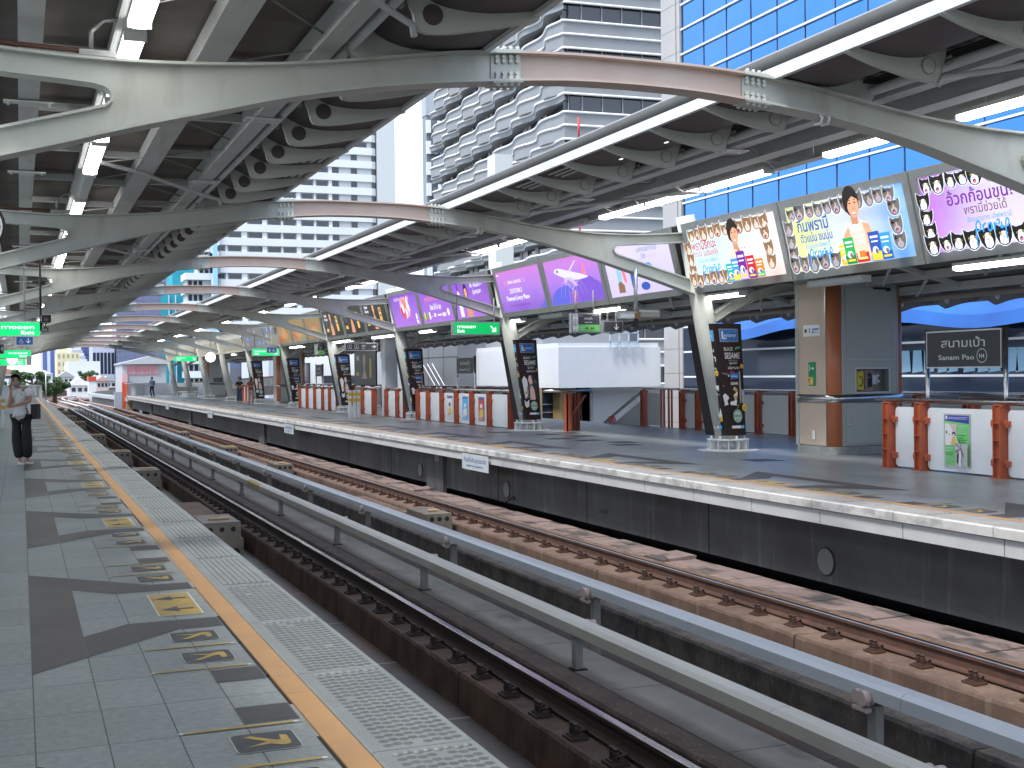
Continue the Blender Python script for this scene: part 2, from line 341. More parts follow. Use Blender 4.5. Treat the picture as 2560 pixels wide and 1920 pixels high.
# left platform
lp = struct(empty('platform'))
b = MB(tile); b.box(-7, 1.20, Y0, Y1, -.06, 0); b.build('paving', lp)
b = MB(conc); b.box(-7, 1.80, Y0, Y1, -.30, -.062); b.box(-7, 1.95-.35, Y0, Y1, -1.6, -.3); b.build('slab', lp)
b = MB(black); b.box(1.20, 1.222, Y0, Y1, -.05, -.012)
y = Y0
while y < 60:
    l = random.choice((.6, .6, 1.2, .9)); b.use(random.choice((steel_dark, black, steel_dark))); b.box(1.203, 1.219, y+.01, y+l-.012, -.02, random.choice((-.004, .001, -.006))); y += l
b.build('gutter_channel', lp)
b = MB(orange_line); y = Y0+.3
while y < Y1: b.box(1.222, 1.352, y+.002, min(y+2.97, Y1)-.002, -.05, .002); y += 2.97
b.build('amber_line', lp)
def tactile(par, x0, x1, y0, y1, domes, mt, lod=False):
    b = MB(mt); e = .012
    b.prism([(x0, -.06), (x1, -.06), (x1, .002), (x1-.012, .012), (x0+.01, .012), (x0, .004)], 1, y0+.004, y1-.004)
    b.use(tact_soil_shade if mt is tact else mt)
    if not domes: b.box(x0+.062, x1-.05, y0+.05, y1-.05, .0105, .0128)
    b.use(mt); b.smooth = True
    if domes:
        nx, ny = 8, 21
        for i in range(nx):
            for j in range(ny):
                cx = x0+.085+(x1-x0-.15)*i/(nx-1); cy = y0+.07+(y1-y0-.14)*j/(ny-1)+(0.012 if i % 2 else 0)
                if random.random() < .012: continue
                b.use(tact_soil_shade); b.smooth = False; b.poly([(cx+.027*math.cos(q)*.9+.004, cy-.006+.024*math.sin(q), .0124) for q in [2*PI*e_/7 for e_ in range(7)]]); b.smooth = True; b.use(mt)  # offset dark disc: the dome's cast shade painted on the slab
            b.lathe([(.0175, .0115), (.0145, .0185), (.007, .0215), (.0005, .022)], (cx, cy, 0), 7)
    else:
        for i in range(8):
            cx = x0+.085+(x1-x0-.15)*i/7; w = .010
            p = [(cx-w-.006, .0118), (cx-w, .0205), (cx+w, .0205), (cx+w+.006, .0118)]
            b.smooth = False; b.prism(p, 1, y0+.06, y1-.06)
    b.smooth = False
    return b.build('tactile_slab', par)
k = 0; y = 6.51-1.485*5
while y < Y1-1.4:
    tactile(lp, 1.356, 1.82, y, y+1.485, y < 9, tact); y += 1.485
    k += 1
# inlaid pattern, stickers and queue lines on a platform; s = +1 left platform, mirrored for the right one
yel = mat('sticker_yellow', (.50, .33, .055), .4, c2=(.40, .27, .06), ns=5, dirt=(.2, .17, .1), dst=(9, 9, 9), dlo=.55, dhi=.7, damt=.5)
blk = mat('sticker_black', (.03, .035, .042), .4, c2=(.05, .055, .06), ns=7)
whi = mat('sticker_white', (.62, .62, .58), .5)
def fl(b, m, pts, fx, fy, z, cy):
    b.use(m); p = [(fx(x), cy+fy*y_, z) for x, y_ in pts]
    a = sum(p[i][0]*p[(i+1) % len(p)][1]-p[(i+1) % len(p)][0]*p[i][1] for i in range(len(p)))
    b.poly(p if a > 0 else p[::-1])
def rr2(x0, x1, y0, y1, r=.03, n=3):
    p = []
    for cx, cy_, a0 in ((x1-r, y0+r, -90), (x1-r, y1-r, 0), (x0+r, y1-r, 90), (x0+r, y0+r, 180)):
        p += [(cx+r*math.cos(R(a0+90*q/n)), cy_+r*math.sin(R(a0+90*q/n))) for q in range(n+1)]
    return p
def door_marks(par, cy, fx, far):
    b = MB()
    for s in (-1, 1):
        fl(b, tile_dark, [(.04, -1.82*s), (.34, -1.51*s), (.63, -1.21*s), (.92, -.91*s), (1.195, -.91*s), (1.195, -.60*s), (.63, -.60*s), (.34, -.91*s)], fx, 1, .002, cy)
        fl(b, tile_brown, [(.04, -1.82*s), (.34, -1.51*s+.0), (.34, 0), (.04, 0)], fx, 1, .0018+.0006*(s > 0), cy)
    for y0 in (-2.42, 2.09):
        fl(b, tile_dark, [(.935, y0), (1.195, y0), (1.195, y0+.3), (.935, y0+.3)], fx, 1, .002, cy)
    b.build('paving_inlay', par)
    b = MB()
    fl(b, whi, rr2(.84, 1.14, -.45, .44, .02), fx, 1, .004, cy); fl(b, yel, rr2(.852, 1.128, -.435, .425, .015), fx, 1, .0052, cy)
    for y0 in (-.22, .22):      # dark arrows pointing away from the edge
        fl(b, blk, [(1.10, y0-.02), (1.10, y0+.02), (.99, y0+.025), (1.0, y0+.10), (.875, y0), (1.0, y0-.10), (.99, y0-.025)], fx, 1, .0064, cy)
    b.build('alighting_sticker', par)
    for y0, up in ((-1.31, 1), (-1.91, 1), (1.07, -1), (1.64, -1)):
        b = MB(); x0, x1 = .84, 1.115
        fl(b, whi, rr2(x0-.004, x1+.004, y0-.004, y0+.274, .03), fx, 1, .004, cy); fl(b, blk, rr2(x0, x1, y0, y0+.27, .028), fx, 1, .0052, cy)
        c = y0+.135; q = up
        fl(b, yel, [(x0+.035, c+.075*q), (x0+.15, c+.045*q), (x0+.20, c+.085*q), (x0+.235, c+.075*q), (x0+.24, c+.045*q), (x0+.24, c-.06*q), (x0+.21, c-.075*q), (x0+.205, c-.03*q), (x0+.205, c+.0*q), (x0+.15, c+.005*q)], fx, 1, .0064, cy)
        fl(b, yel, [(x0+.16, c+.035*q), (x0+.05, c-.085*q), (x0+.085, c-.095*q), (x0+.20, c+.02*q)], fx, 1, .0070, cy)
        b.build('boarding_sticker', par)
    b = MB()
    for y0 in (-1.47, -2.07, 1.45, 2.04):
        fl(b, whi, rr2(.635, 1.18, y0-.014, y0+.014, .013), fx, 1, .004, cy); fl(b, yel, rr2(.655, 1.155, y0-.013, y0+.013, .012), fx, 1, .0052, cy)
    b.build('queue_line', par)
for i in range(-1, 21): door_marks(lp, 3.62+5.34*i, lambda x: x, False)

# right platform
rpf = struct(empty('platform'))
b = MB(tile_far); b.box(9.57, 17.6, Y0, Y1, -.06, 0); b.build('paving', rpf)
b = MB(orange_line); b.box(9.665, 9.775, Y0, Y1, -.03, .002); b.build('amber_line', rpf)
y = Y0
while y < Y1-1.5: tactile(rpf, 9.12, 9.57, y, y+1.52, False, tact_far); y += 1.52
b = MB(coping); y = 9.68-1.53*10
while y < Y1-1.5:
    b.prism([(9.07, -.095), (9.118, -.095), (9.118, .013), (9.09, .013), (9.07, .0)], 1, y+.006, y+1.524); y += 1.53
b.build('coping_edge', rpf)
b = MB(fascia); y = 9.57-1.525*10
while y < Y1-1.5: b.box(9.11, 9.16, y+.008, y+1.517, -.28, -.11); y += 1.525
b.use(dark); b.box(9.14, 9.2, Y0, Y1, -.28, -.06); b.build('fascia_panels', rpf)
b = MB(conc); b.box(9.2, 17.6, Y0, Y1, -.27, -.062); b.build('slab', rpf)
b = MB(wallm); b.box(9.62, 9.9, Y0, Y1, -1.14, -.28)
for yy in (28.4, 52, 76, 100): b.box(9.52, 9.618, yy, yy+1.3, -1.3, -.285)
for yy in (16.1, 20.4, 24.9, 33.2, 38, 42.5): b.use(dark); b.box(9.612, 9.62, yy, yy+.012, -1.14, -.28)
b.build('edge_wall', rpf)
b = MB(dark); b.box(10.5, 10.6, Y0, Y1, -1.7, -.5); b.build('recess', rpf)  # near-black back wall: the void's shade is put into its colour
for yy in (13.2, 24.4, 30.5):
    b = MB(black); b.cyl((9.622, yy, -.86), (9.606, yy, -.86), .185, 32); b.use(mat('cover_disc', (.17, .18, .18), .6)); b.cyl((9.622, yy, -.86), (9.60, yy, -.86), .168, 32)
    b.build('round_cover', rpf)
for i in range(0, 21): door_marks(rpf, 4.3+5.34*i, lambda x: 10.97-x, True)
b = MB(tile_dark)
for x0, y0 in ((12.2, 24.2), (12.6, 25.1), (12.3, 26.3), (12.0, 27.4), (13.1, 28.2), (12.6, 29.5), (13.4, 30.0), (11.9, 31.2), (12.3, 36), (12.0, 40), (12.5, 46), (12.1, 18.6), (12.4, 52)):
    b.box(x0, x0+.6, y0, y0+.6, -.01, .002)
b.build('paving_inlay', rpf)

# ------------------------------------------------------------------ track bed
tb = struct(empty('track_bed'))
b = MB(bedm); y = Y0
while y < 132: b.box(1.6, 10.55, y+.006, min(y+2.4, 132)-.006, -1.75, -1.6); y += 2.4
b.build('slab', tb)
b = MB(mat('slab_joint', (.3, .27, .25), .8)); y = Y0
while y < 132: b.box(1.7, 4., y-.02, y+.02, -1.7, -1.596); y += 2.4
b.build('joint', tb)
b = MB(walk); y = Y0
while y < 126: b.box(4.93, 5.46, y+.006, y+1.99, -1.6, -1.275); y += 2.0
b.build('cable_walkway', tb)
def rail(x, wear, label, shiny=True):
    b = MB(rust_dk if wear else rust); t = -1.05
    prof = [(-.075, t-.172), (.075, t-.172), (.075, t-.16), (.012, t-.14), (.009, t-.055), (.036, t-.038), (.036, t-.008), (.028, t-.0005), (-.028, t-.0005), (-.036, t-.008), (-.036, t-.038), (-.009, t-.055), (-.012, t-.14), (-.075, t-.16)]
    b.prism([(x+p, q) for p, q in prof], 1, Y0, 121)
    pt = TRACK
    b.use(shine); b.prism([(x-.034, t-.006), (x-.027, t+.001), (x+.027, t+.001), (x+.034, t-.006)], 1, Y0, 121)
    return tag(b.build('rail'), label, 'rail')
TRACK = None
rail(2.735, True, 'running rail close under the near platform edge, mostly hidden by it')
rail(4.17, True, 'running rail with polished head nearest the near platform, dark rusty sides')
rail(6.75, False, 'running rail hidden behind the pale grey power rail cover')
rail(8.16, False, 'brown rusty running rail nearest the far platform wall')

def fastener(m):
    b = MB(m)
    b.box(-.095, .055, -.085, .085, 0, .02); b.box(-.075, .045, -.06, .06, .02, .035)
    for yy in (-.03, .03):
        b.cyl((-.035, yy, .03), (-.035, yy, .105), .017, 8)
        for k in range(4): b.cyl((-.035, yy, .04+.015*k), (-.035, yy, .047+.015*k), .026, 8)
        b.cyl((-.035, yy, .105), (-.035, yy, .125), .024, 6)
    b.tube([(-.02, -.045, .06), (.03, -.05, .075), (.06, -.02, .06), (.075, .0, .045)], .014, 6); b.tube([(-.02, .045, .06), (.03, .05, .075), (.06, .02, .06), (.075, .0, .045)], .014, 6)
    return b
def plinth_row(x0, x1, ztop, gap0, per, mt, label, cat, group, fx=None, fm=None, flip=1, ymax=118, nf=7):
    proto = None; k = 0; y = gap0
    while y-per > Y0: y -= per
    while y < ymax:
        if proto is None:
            proto = thing('rail_plinth' if fx else 'guard_plinth', (0, y, -1.6), label, cat, group)
            b = MB(mt); n = 26; c = .03; rnd = random.Random(3)
            rows = []
            sec = [(x0, -1.6), (x0+.004, ztop-c), (x0+c*.7, ztop), ((x0+x1)/2, ztop+.003), (x1-c*.7, ztop), (x1-.004, ztop-c), (x1, -1.6)]
            for j in range(n+1):
                yy = y+.02+(per-.04)*j/n; q = .02 if j in (0, n) else 0
                rows.append([(px+rnd.uniform(-.004, .004)+(q if i < 3 else -q if i > 3 else 0)*.4, yy, pz+(rnd.uniform(-.005, .005)-q*.6 if i not in (0, 6) else 0)) for i, (px, pz) in enumerate(sec)])
            b.grid(rows); b.poly(rows[0][::-1][:]); b.poly(rows[-1])
            b.build('block', proto)
            if fx:
                f0 = fastener(fm)
                me = None
                for i in range(nf):
                    yy = y+per*(i+.5)/nf
                    if me is None:
                        q = MB(fm); q.v = [((a if flip > 0 else -a)+fx, b_+yy, c_+ztop+.004) for a, b_, c_ in f0.v]; q.f = f0.f; q.k = f0.k; q.sm = f0.sm
                        o = q.build('rail_fastener', proto); me = o; base = yy
                    else:
                        o = me.copy(); COL.objects.link(o); o.location = (0, yy-base, 0)
            last = proto
        else:
            last = copy_tree(proto, None, (0, per*k, 0))
        k += 1; y += per
    return proto
plinth_row(3.86, 4.42, -1.245, 11.15, 4.9, rustpl, 'dark rust-stained concrete block carrying the polished rail by the near platform', 'rail plinth', 'plinths under the near polished rail', 4.0, rust_dk)
plinth_row(2.48, 3.04, -1.245, 11.15, 4.9, rustpl, 'concrete block carrying the rail hidden under the near platform edge', 'rail plinth', 'plinths under the hidden near rail', 2.9, rust_dk, -1)
plinth_row(4.58, 4.86, -1.235, 12.15, 5.23, mat('brown_guard_concrete', (.10, .075, .06), .9, c2=(.06, .045, .038), ns=2, bump=.8, bs=90, dirt=(.26, .22, .19), dst=(26, 26, 9), dlo=.6, dhi=.7, damt=.7), 'long brown concrete guard block between the near polished rail and the cable walkway', 'guard block', 'guard blocks beside the near rail')
plinth_row(6.33, 6.62, -1.14, 12.2, 5.21, gritpl, 'dark gritty concrete guard block beneath the pale grey power rail', 'guard block', 'guard blocks beneath the pale power rail')
plinth_row(6.64, 7.05, -1.25, 12.2, 4.9, gritpl, 'dark concrete block carrying the rail behind the pale grey power rail', 'rail plinth', 'plinths under the hidden far rail', 6.9, rust, -1)
plinth_row(7.72, 8.44, -1.245, 11.2, 4.9, rustpl2, 'brown streaked concrete block carrying the rusty rail nearest the far platform', 'rail plinth', 'plinths under the far rusty rail', 7.99, rust)
plinth_row(8.60, 8.86, -1.22, 12.15, 5.2, rustpl2, 'reddish brown concrete guard block between the far rail and the pink slabs', 'guard block', 'guard blocks beside the far rail')

# pink cover slabs along the far wall
y = 6.; k = 0; sl0 = None
while y < 100:
    h = random.uniform(-.012, .012)
    b = MB(pinksl); t = .03
    z = -1.235+h
    b.prism([(8.88, z-.06), (9.46+random.uniform(-.03, .03), z-.06), (9.46, z+.006), (9.44, z+.012), (8.9, z+.004), (8.88, z)], 1, y+.006, y+.594)
    if k in (17, 38):
        b.v = [(a, b_, c_+(.05 if a > 9.3 else .02)) for a, b_, c_ in b.v]
    o = b.build('cover_slab'); o.location = (0, 0, 0)
    tag(o, 'pinkish concrete cover slab lying along the foot of the far platform wall' if k not in (17, 38) else ('tilted pinkish cover slab lifted proud of its row, nearer one' if k == 17 else 'tilted pinkish cover slab lifted proud of its row, farther one'), 'slab', 'pink cover slabs along the far wall' if k not in (17, 38) else None)
    y += .6; k += 1
b = MB(conc); b.box(8.88, 9.4, Y0, 119, -1.6, -1.33); b.build('cable_trough', tb)

# power rails with covers, posts and insulator heads
def power_rail(x, cm, label, ph, joints, other):
    t = thing('power_rail', (x, 0, -1.3), label, 'power rail'); dz = .04*other
    y = Y0; edges = [Y0]+joints
    while edges[-1] < 120: edges.append(edges[-1]+3.05)
    for a, c in zip(edges, edges[1:]):
        b = MB(cm)
        sec = [(x-.10, dz-.915), (x+.10, dz-.915), (x+.10, dz-.84), (x+.07, dz-.79), (x-.06, dz-.788), (x-.10, dz-.818)]
        b.prism(sec, 1, a+.003, c-.003); b.build('cover', t)
    b = MB(dark); b.box(x-.06, x+.06, Y0, 121, dz-.93, dz-.917); b.build('contact_rail', t)
    y = ph; proto = None
    while y < 120:
        if proto is None:
            b = MB(steel_dark); b.box(x-.045, x-.03, y-.05, y+.05, -1.28 if x < 5.5 else -1.6, -.93); b.box(x-.03, x-.008, y-.05, y-.04, -1.28 if x < 5.5 else -1.6, -.93); b.box(x+.0, x+.04, y-.035, y+.035, -1.28 if x < 5.5 else -1.6, -.93)
            b.use(black); b.box(x-.07, x+.07, y-.07, y+.07, -1.285 if x < 5.5 else -1.6, -1.262 if x < 5.5 else -1.58)
            o1 = b.build('post', t)
            b = MB(pad); s_ = 1 if x < 5.5 else -1
            b.cyl((x+s_*.10, y-.03, -.86), (x+s_*.17, y-.03, -.86), .06, 14); b.cyl((x+s_*.10, y+.06, -.86), (x+s_*.15, y+.06, -.86), .05, 12)
            b.bbox(x+s_*.09 if s_ > 0 else x-.15, x+.15 if s_ > 0 else x-.09, y-.06, y+.1, -.97, -.93)
            b.use(steel_dark); b.cyl((x+s_*.13, y-.08, -.90), (x+s_*.13, y+.13, -.90), .012, 6)
            o2 = b.build('insulator_head', t); proto = y
        else:
            for o in (o1, o2): c = o.copy(); COL.objects.link(c); c.location = (0, y-proto, 0)
        y += 4.88
    return t
p1 = power_rail(5.0, cover_w, 'ivory covered power rail on posts, nearer of the two between the tracks', 5.97, [.5, 4.2, 7.4, 10.5, 13.6, 16.73, 19.8, 22.67, 25.1, 28.85, 32, 35.44], 0)
b = MB(mat('faded_yellow_cover', (.42, .30, .11), .45, c2=(.36, .25, .1), ns=3)); b.prism([(4.897, -.91), (4.897, -.817), (4.939, -.785), (4.99, -.786), (4.99, -.80), (4.905, -.82)], 1, 27.5, 29.0); b.build('yellow_marker', p1)
b = Art(); b.frame((4.8985, 14.95, -.905), (0, -1, 0), (0, 0, 1)); b.shape(mat('hazard_yellow', (.45, .35, .12), .5), [(0, 0), (.07, 0), (.035, .07)]); b.build('hazard_mark', p1)
power_rail(5.98, cover_b, 'pale grey covered power rail on posts, farther of the two between the tracks', 7.6, [1, 4.1, 7.2, 10.25, 13.32, 16.3, 19.33], 1)

# tan boxes standing between the rails
def tan_box(x0, x1, y0, y1, label, step, hc=wood, zt=-1.0):
    t = thing('cable_box', ((x0+x1)/2, y0, -1.6), label, 'box', None)
    b = MB(boxm); b.bbox(x0, x1, y0, y1, -1.28 if step else -1.6, zt, .012)
    if step: b.bbox(x0-.03, x1+.03, y0-.1, y1, -1.6, -1.285, .012)
    b.build('body', t)
    b = MB(black); n = 3
    for i in range(n):
        cx = x0+(x1-x0)*(.2+.3*i); b.cyl((cx, y0+.01, -1.13), (cx, y0-.003, -1.13), .045, 14)
    if step: b.cyl((x1-.1, y0-.09, -1.52), (x1-.1, y0-.103, -1.52), .06, 14)
    b.build('cable_holes', t)
    b = MB(hc); b.bbox(x0+.16, x1-.14, y0+.42, y0+.50, zt, zt+.045, .015); b.build('handle', t)
lab = ['first tan box between the near rails, wooden handle on top', 'second tan box between the near rails, beyond the first', 'third tan box between the near rails', 'fourth tan box between the near rails', 'fifth tan box between the near rails', 'sixth tan box between the near rails, near the curve', 'seventh tan box between the near rails, smallest in view', 'farthest tan box between the near rails']
for (y0), l in zip((22.4, 36.1, 45.8, 60, 79, 92, 106, 118), lab): tan_box(2.99, 3.66, y0, y0+1.35, l, True)
lab = ['tan box between the far rails, nearest one', 'tan box between the far rails, second from the front', 'tan box between the far rails with a yellow painted handle', 'tan box between the far rails, fourth from the front', 'tan box between the far rails, fifth from the front', 'tan box between the far rails with a yellow handle near the platform end']
for i, (y0, l) in enumerate(zip((22.15, 36.8, 46.9, 61.1, 76, 91), lab)): tan_box(7.1, 7.6, y0, y0+1.3, l, False, yellowp if i in (2, 5) else wood, -1.03)
b = MB(rustpl2); b.box(3.06, 3.84, 25.3, 29.4, -1.6, -1.3); b.box(3.06, 3.84, 48, 53, -1.6, -1.32); b.box(7.06, 7.7, 25, 29, -1.6, -1.3); b.box(7.06, 7.7, 41, 45, -1.6, -1.32); b.build('filled_invert', tb)
# ------------------------------------------------------------------ portal frames
XC = 5.8; FR = [11.1+10.6*k for k in range(0, 11)]
TOP = [(0, 4.74), (.7, 4.735), (1.4, 4.70), (2.0, 4.64), (2.7, 4.53), (3.3, 4.44), (3.85, 4.38), (4.5, 4.335), (5.1, 4.32), (5.8, 4.34), (6.9, 4.42)]
BOT = [(0, 4.50), (.7, 4.485), (1.4, 4.43), (2.2, 4.345), (2.9, 4.24), (3.55, 4.11), (4.2, 3.94), (4.85, 3.77), (5.5, 3.58), (6.1, 3.41), (7.0, 3.12)]
STOP = [(5.03, 4.02), (5.045, 4.065), (5.10, 4.105), (5.2, 4.125), (5.4, 4.14), (5.8, 4.16), (6.9, 4.235)]
SBOT = [(5.03, 4.02), (5.045, 3.975), (5.10, 3.93), (5.25, 3.885), (5.5, 3.815), (6.05, 3.66), (7.0, 3.40)]
def lerp(P, d):
    for (a, p), (b_, q) in zip(P, P[1:]):
        if d <= b_: return p+(q-p)*(d-a)/(b_-a)
    return P[-1][1]
def smoothp(P, n=6):
    out = []
    for i in range(len(P)-1):
        p0, p1, p2, p3 = P[max(i-1, 0)], P[i], P[i+1], P[min(i+2, len(P)-1)]
        for k in range(n):
            t = k/n; h = lambda a: .5*(2*p1[a]+(p2[a]-p0[a])*t+(2*p0[a]-5*p1[a]+4*p2[a]-p3[a])*t*t+(3*p1[a]-p0[a]-3*p2[a]+p3[a])*t**3)
            out.append((h(0), h(1)))
    return out+[P[-1]]
TOPs, BOTs = smoothp(TOP, 4), smoothp(BOT, 4)
def plate(b, ups, los, y, s, t=.035):
    """web between an upper and a lower outline given as (d, z); s = side of the centre line"""
    X = lambda d: XC+s*d
    for sg in (-1, 1):
        rows = [[(X(d), y+sg*t, z) for d, z in los], [(X(d), y+sg*t, z) for d, z in ups]]
        b.grid(rows if s*sg < 0 else rows[::-1])
def flange(b, pts, y, s, w=.13, t=.024):
    X = lambda d: XC+s*d; n = len(pts)
    ring = []
    for i, (d, z) in enumerate(pts):
        a, c = pts[max(i-1, 0)], pts[min(i+1, n-1)]; l = math.hypot(c[0]-a[0], c[1]-a[1]) or 1; nx, nz_ = -(c[1]-a[1])/l, (c[0]-a[0])/l
        ring.append([(X(d+nx*q*t/2), y+r_*w, z+nz_*q*t/2) for r_, q in ((-1, -1), (1, -1), (1, 1), (-1, 1), (-1, -1))])
    b.grid(ring); b.poly(ring[0][:4]); b.poly(ring[-1][:4])
def cut(P, a, c):
    return [(a, lerp(P, a))]+[p for p in P if a+1e-4 < p[0] < c-1e-4]+[(c, lerp(P, c))]
def bolts(b, d0, s, y):
    for i in range(4):
        for z in (.055, .095, -.06, -.1):
            d = d0+.045+.07*i; zc = (lerp(TOPs, d)+lerp(BOTs, d))/2
            b.cyl((XC+s*d, y-.052, zc+z), (XC+s*d, y-.085, zc+z), .021, 7)
    for i in range(4):
        for yy in (-.09, .09):
            d = d0+.045+.07*i
            b.cyl((XC+s*d, y+yy, lerp(TOPs, d)+.012), (XC+s*d, y+yy, lerp(TOPs, d)+.055), .02, 7); b.cyl((XC+s*d, y+yy, lerp(BOTs, d)-.012), (XC+s*d, y+yy, lerp(BOTs, d)-.055), .02, 7)
CX0, CSL = 13.45, .205
def make_frame(y):
    t = thing('portal_frame', (XC, y, 0), 'x', 'steel frame', 'steel portal frames spanning both tracks')
    b = MB(steel_warm)
    for s in (-1, 1):
        u, l = cut(TOPs, 0, 1.25), cut(BOTs, 0, 1.25)
        xs = [1.25*i/10 for i in range(11)]; plate(b, [(d, lerp(TOPs, d)) for d in xs], [(d, lerp(BOTs, d)) for d in xs], y, s); flange(b, u, y, s); flange(b, l, y, s)
    b.build('arch_centre', t)
    for s in (-1, 1):
        b = MB(steel); xs = [1.25+(5.03-1.25)*i/26 for i in range(27)]
        plate(b, [(d, lerp(TOPs, d)) for d in xs], [(d, lerp(BOTs, d)) for d in xs], y, s)
        xs = sorted(set([p[0] for p in STOP]+[5.03+1.87*i/12 for i in range(13)])); plate(b, [(d, lerp(TOPs, d)) for d in xs], [(d, lerp(STOP, d)) for d in xs], y, s)
        xs = sorted(set([p[0] for p in SBOT[:-1]]+[5.03+1.92*i/12 for i in range(13)])); plate(b, [(d, lerp(SBOT, d)) for d in xs], [(d, lerp(BOTs, d)) for d in xs], y, s)
        flange(b, cut(TOPs, 1.25, 6.9), y, s); flange(b, cut(BOTs, 1.25, 6.98), y, s); flange(b, (STOP[::-1]+SBOT[1:]), y, s, .10)
        # gusset carrying the eave
        b.poly([(XC+s*d, y-.036, z) for d, z in ((1.7, 4.675), (2.1, 4.63), (2.9, 4.52), (3.1, 4.84), (2.75, 4.8), (2.35, 4.66))][::(1 if s > 0 else -1)])
        b.poly([(XC+s*d, y+.036, z) for d, z in ((1.7, 4.675), (2.1, 4.63), (2.9, 4.52), (3.1, 4.84), (2.75, 4.8), (2.35, 4.66))][::(-1 if s > 0 else 1)])
        b.build('arch_arm', t)
        b = MB(steel); d0 = 1.25
        for sg in (-1, 1): b.poly([(XC+s*(d0+a), y+sg*.05, c) for a, c in ((0, lerp(BOTs, d0)+.02), (.31, lerp(BOTs, d0+.31)+.02), (.31, lerp(TOPs, d0+.31)-.02), (0, lerp(TOPs, d0)-.02))])
        for P_, o_ in ((TOPs, .02), (BOTs, -.02)): flange(b, [(d0+.31*i/3, lerp(P_, d0+.31*i/3)+o_) for i in range(4)], y, s, .125, .012)
        bolts(b, d0, s, y); b.build('splice_plate', t)
        b = MB(steel); c = lambda z: (XC+s*(CX0-XC-CSL*z), y, z)
        b.tube([c(.24), c(2.4), c(4.75)], [.235, .225, .19], 20)
        b.build('column', t)
        b = MB(white_metal); bx = XC+s*(CX0-XC-.02)
        b.cyl((bx, y, .205), (bx, y, .24), .43, 12); b.cyl((bx, y, .0), (bx, y, .03), .45, 12); b.cyl((bx, y, .001), (bx, y, .012), .62, 16)
        b.cyl((bx, y, .03), (bx, y, .205), .27, 10)
        for i in range(12):
            a = 2*PI*i/12; b.bar((bx+.27*math.cos(a), y+.27*math.sin(a), .117), (bx+.42*math.cos(a), y+.42*math.sin(a), .117), .02, .175)
        for i in range(6):
            a = 2*PI*(i+.5)/6; b.ball((bx+.33*math.cos(a), y+.33*math.sin(a), .265), .035, 8)
        b.build('column_base', t)
        b = MB(steel); P = [(7.3, 2.70), (7.7, 2.93), (8.2, 3.13), (8.9, 3.32), (9.6, 3.33), (10.4, 3.2), (11.0, 3.06)]
        pp = smoothp(P, 4); plate(b, [(d, z+.085) for d, z in pp], [(d, z-.085) for d, z in pp], y, s, .04); flange(b, [(d, z+.09) for d, z in pp], y, s, .11, .02); flange(b, [(d, z-.09) for d, z in pp], y, s, .11, .02)
        b.build('outer_arm', t)
    b = MB(mat('rusty_conduit', (.12, .055, .04), .7)); b.tube([(XC-5.0, y-.05, 4.385), (XC-5.8, y-.05, 4.40), (XC-6.8, y-.05, 4.47)], .022, 6)
    b.use(galv); b.tube([(XC-5.2, y-.05, 4.36), (XC-5.2, y-.05, 4.56), (XC-5.1, y-.05, 4.66), (XC-4.9, y-.05, 4.70), (XC-4.78, y-.05, 4.70)], .022, 8); b.box(XC-5.3, XC-5.0, y-.08, y-.02, 4.35, 4.40)
    b.build('conduit', t)
    b = MB(white_metal)
    for sg in (-.03, .06): b.tube([(XC+2.2+sg, y-.13, 4.33), (XC+2.2+sg, y-.17, 4.30), (XC+2.2+sg, y-.14, 4.24), (XC+2.2+sg, y-.02, 4.25)], .016, 6)
    b.build('hook_clips', t)
    return t
f0 = make_frame(FR[0]); words = ['nearest', 'second', 'third', 'fourth', 'fifth', 'sixth', 'seventh', 'eighth', 'ninth', 'tenth', 'farthest']
f0['label'] = 'nearest arched steel frame, cut by both picture edges, cream middle beam'
for k, y in enumerate(FR[1:], 1):
    o = copy_tree(f0, None, (0, y-FR[0], 0)); o['label'] = '%s arched cream and grey steel frame spanning the tracks, counting from the front' % words[k]

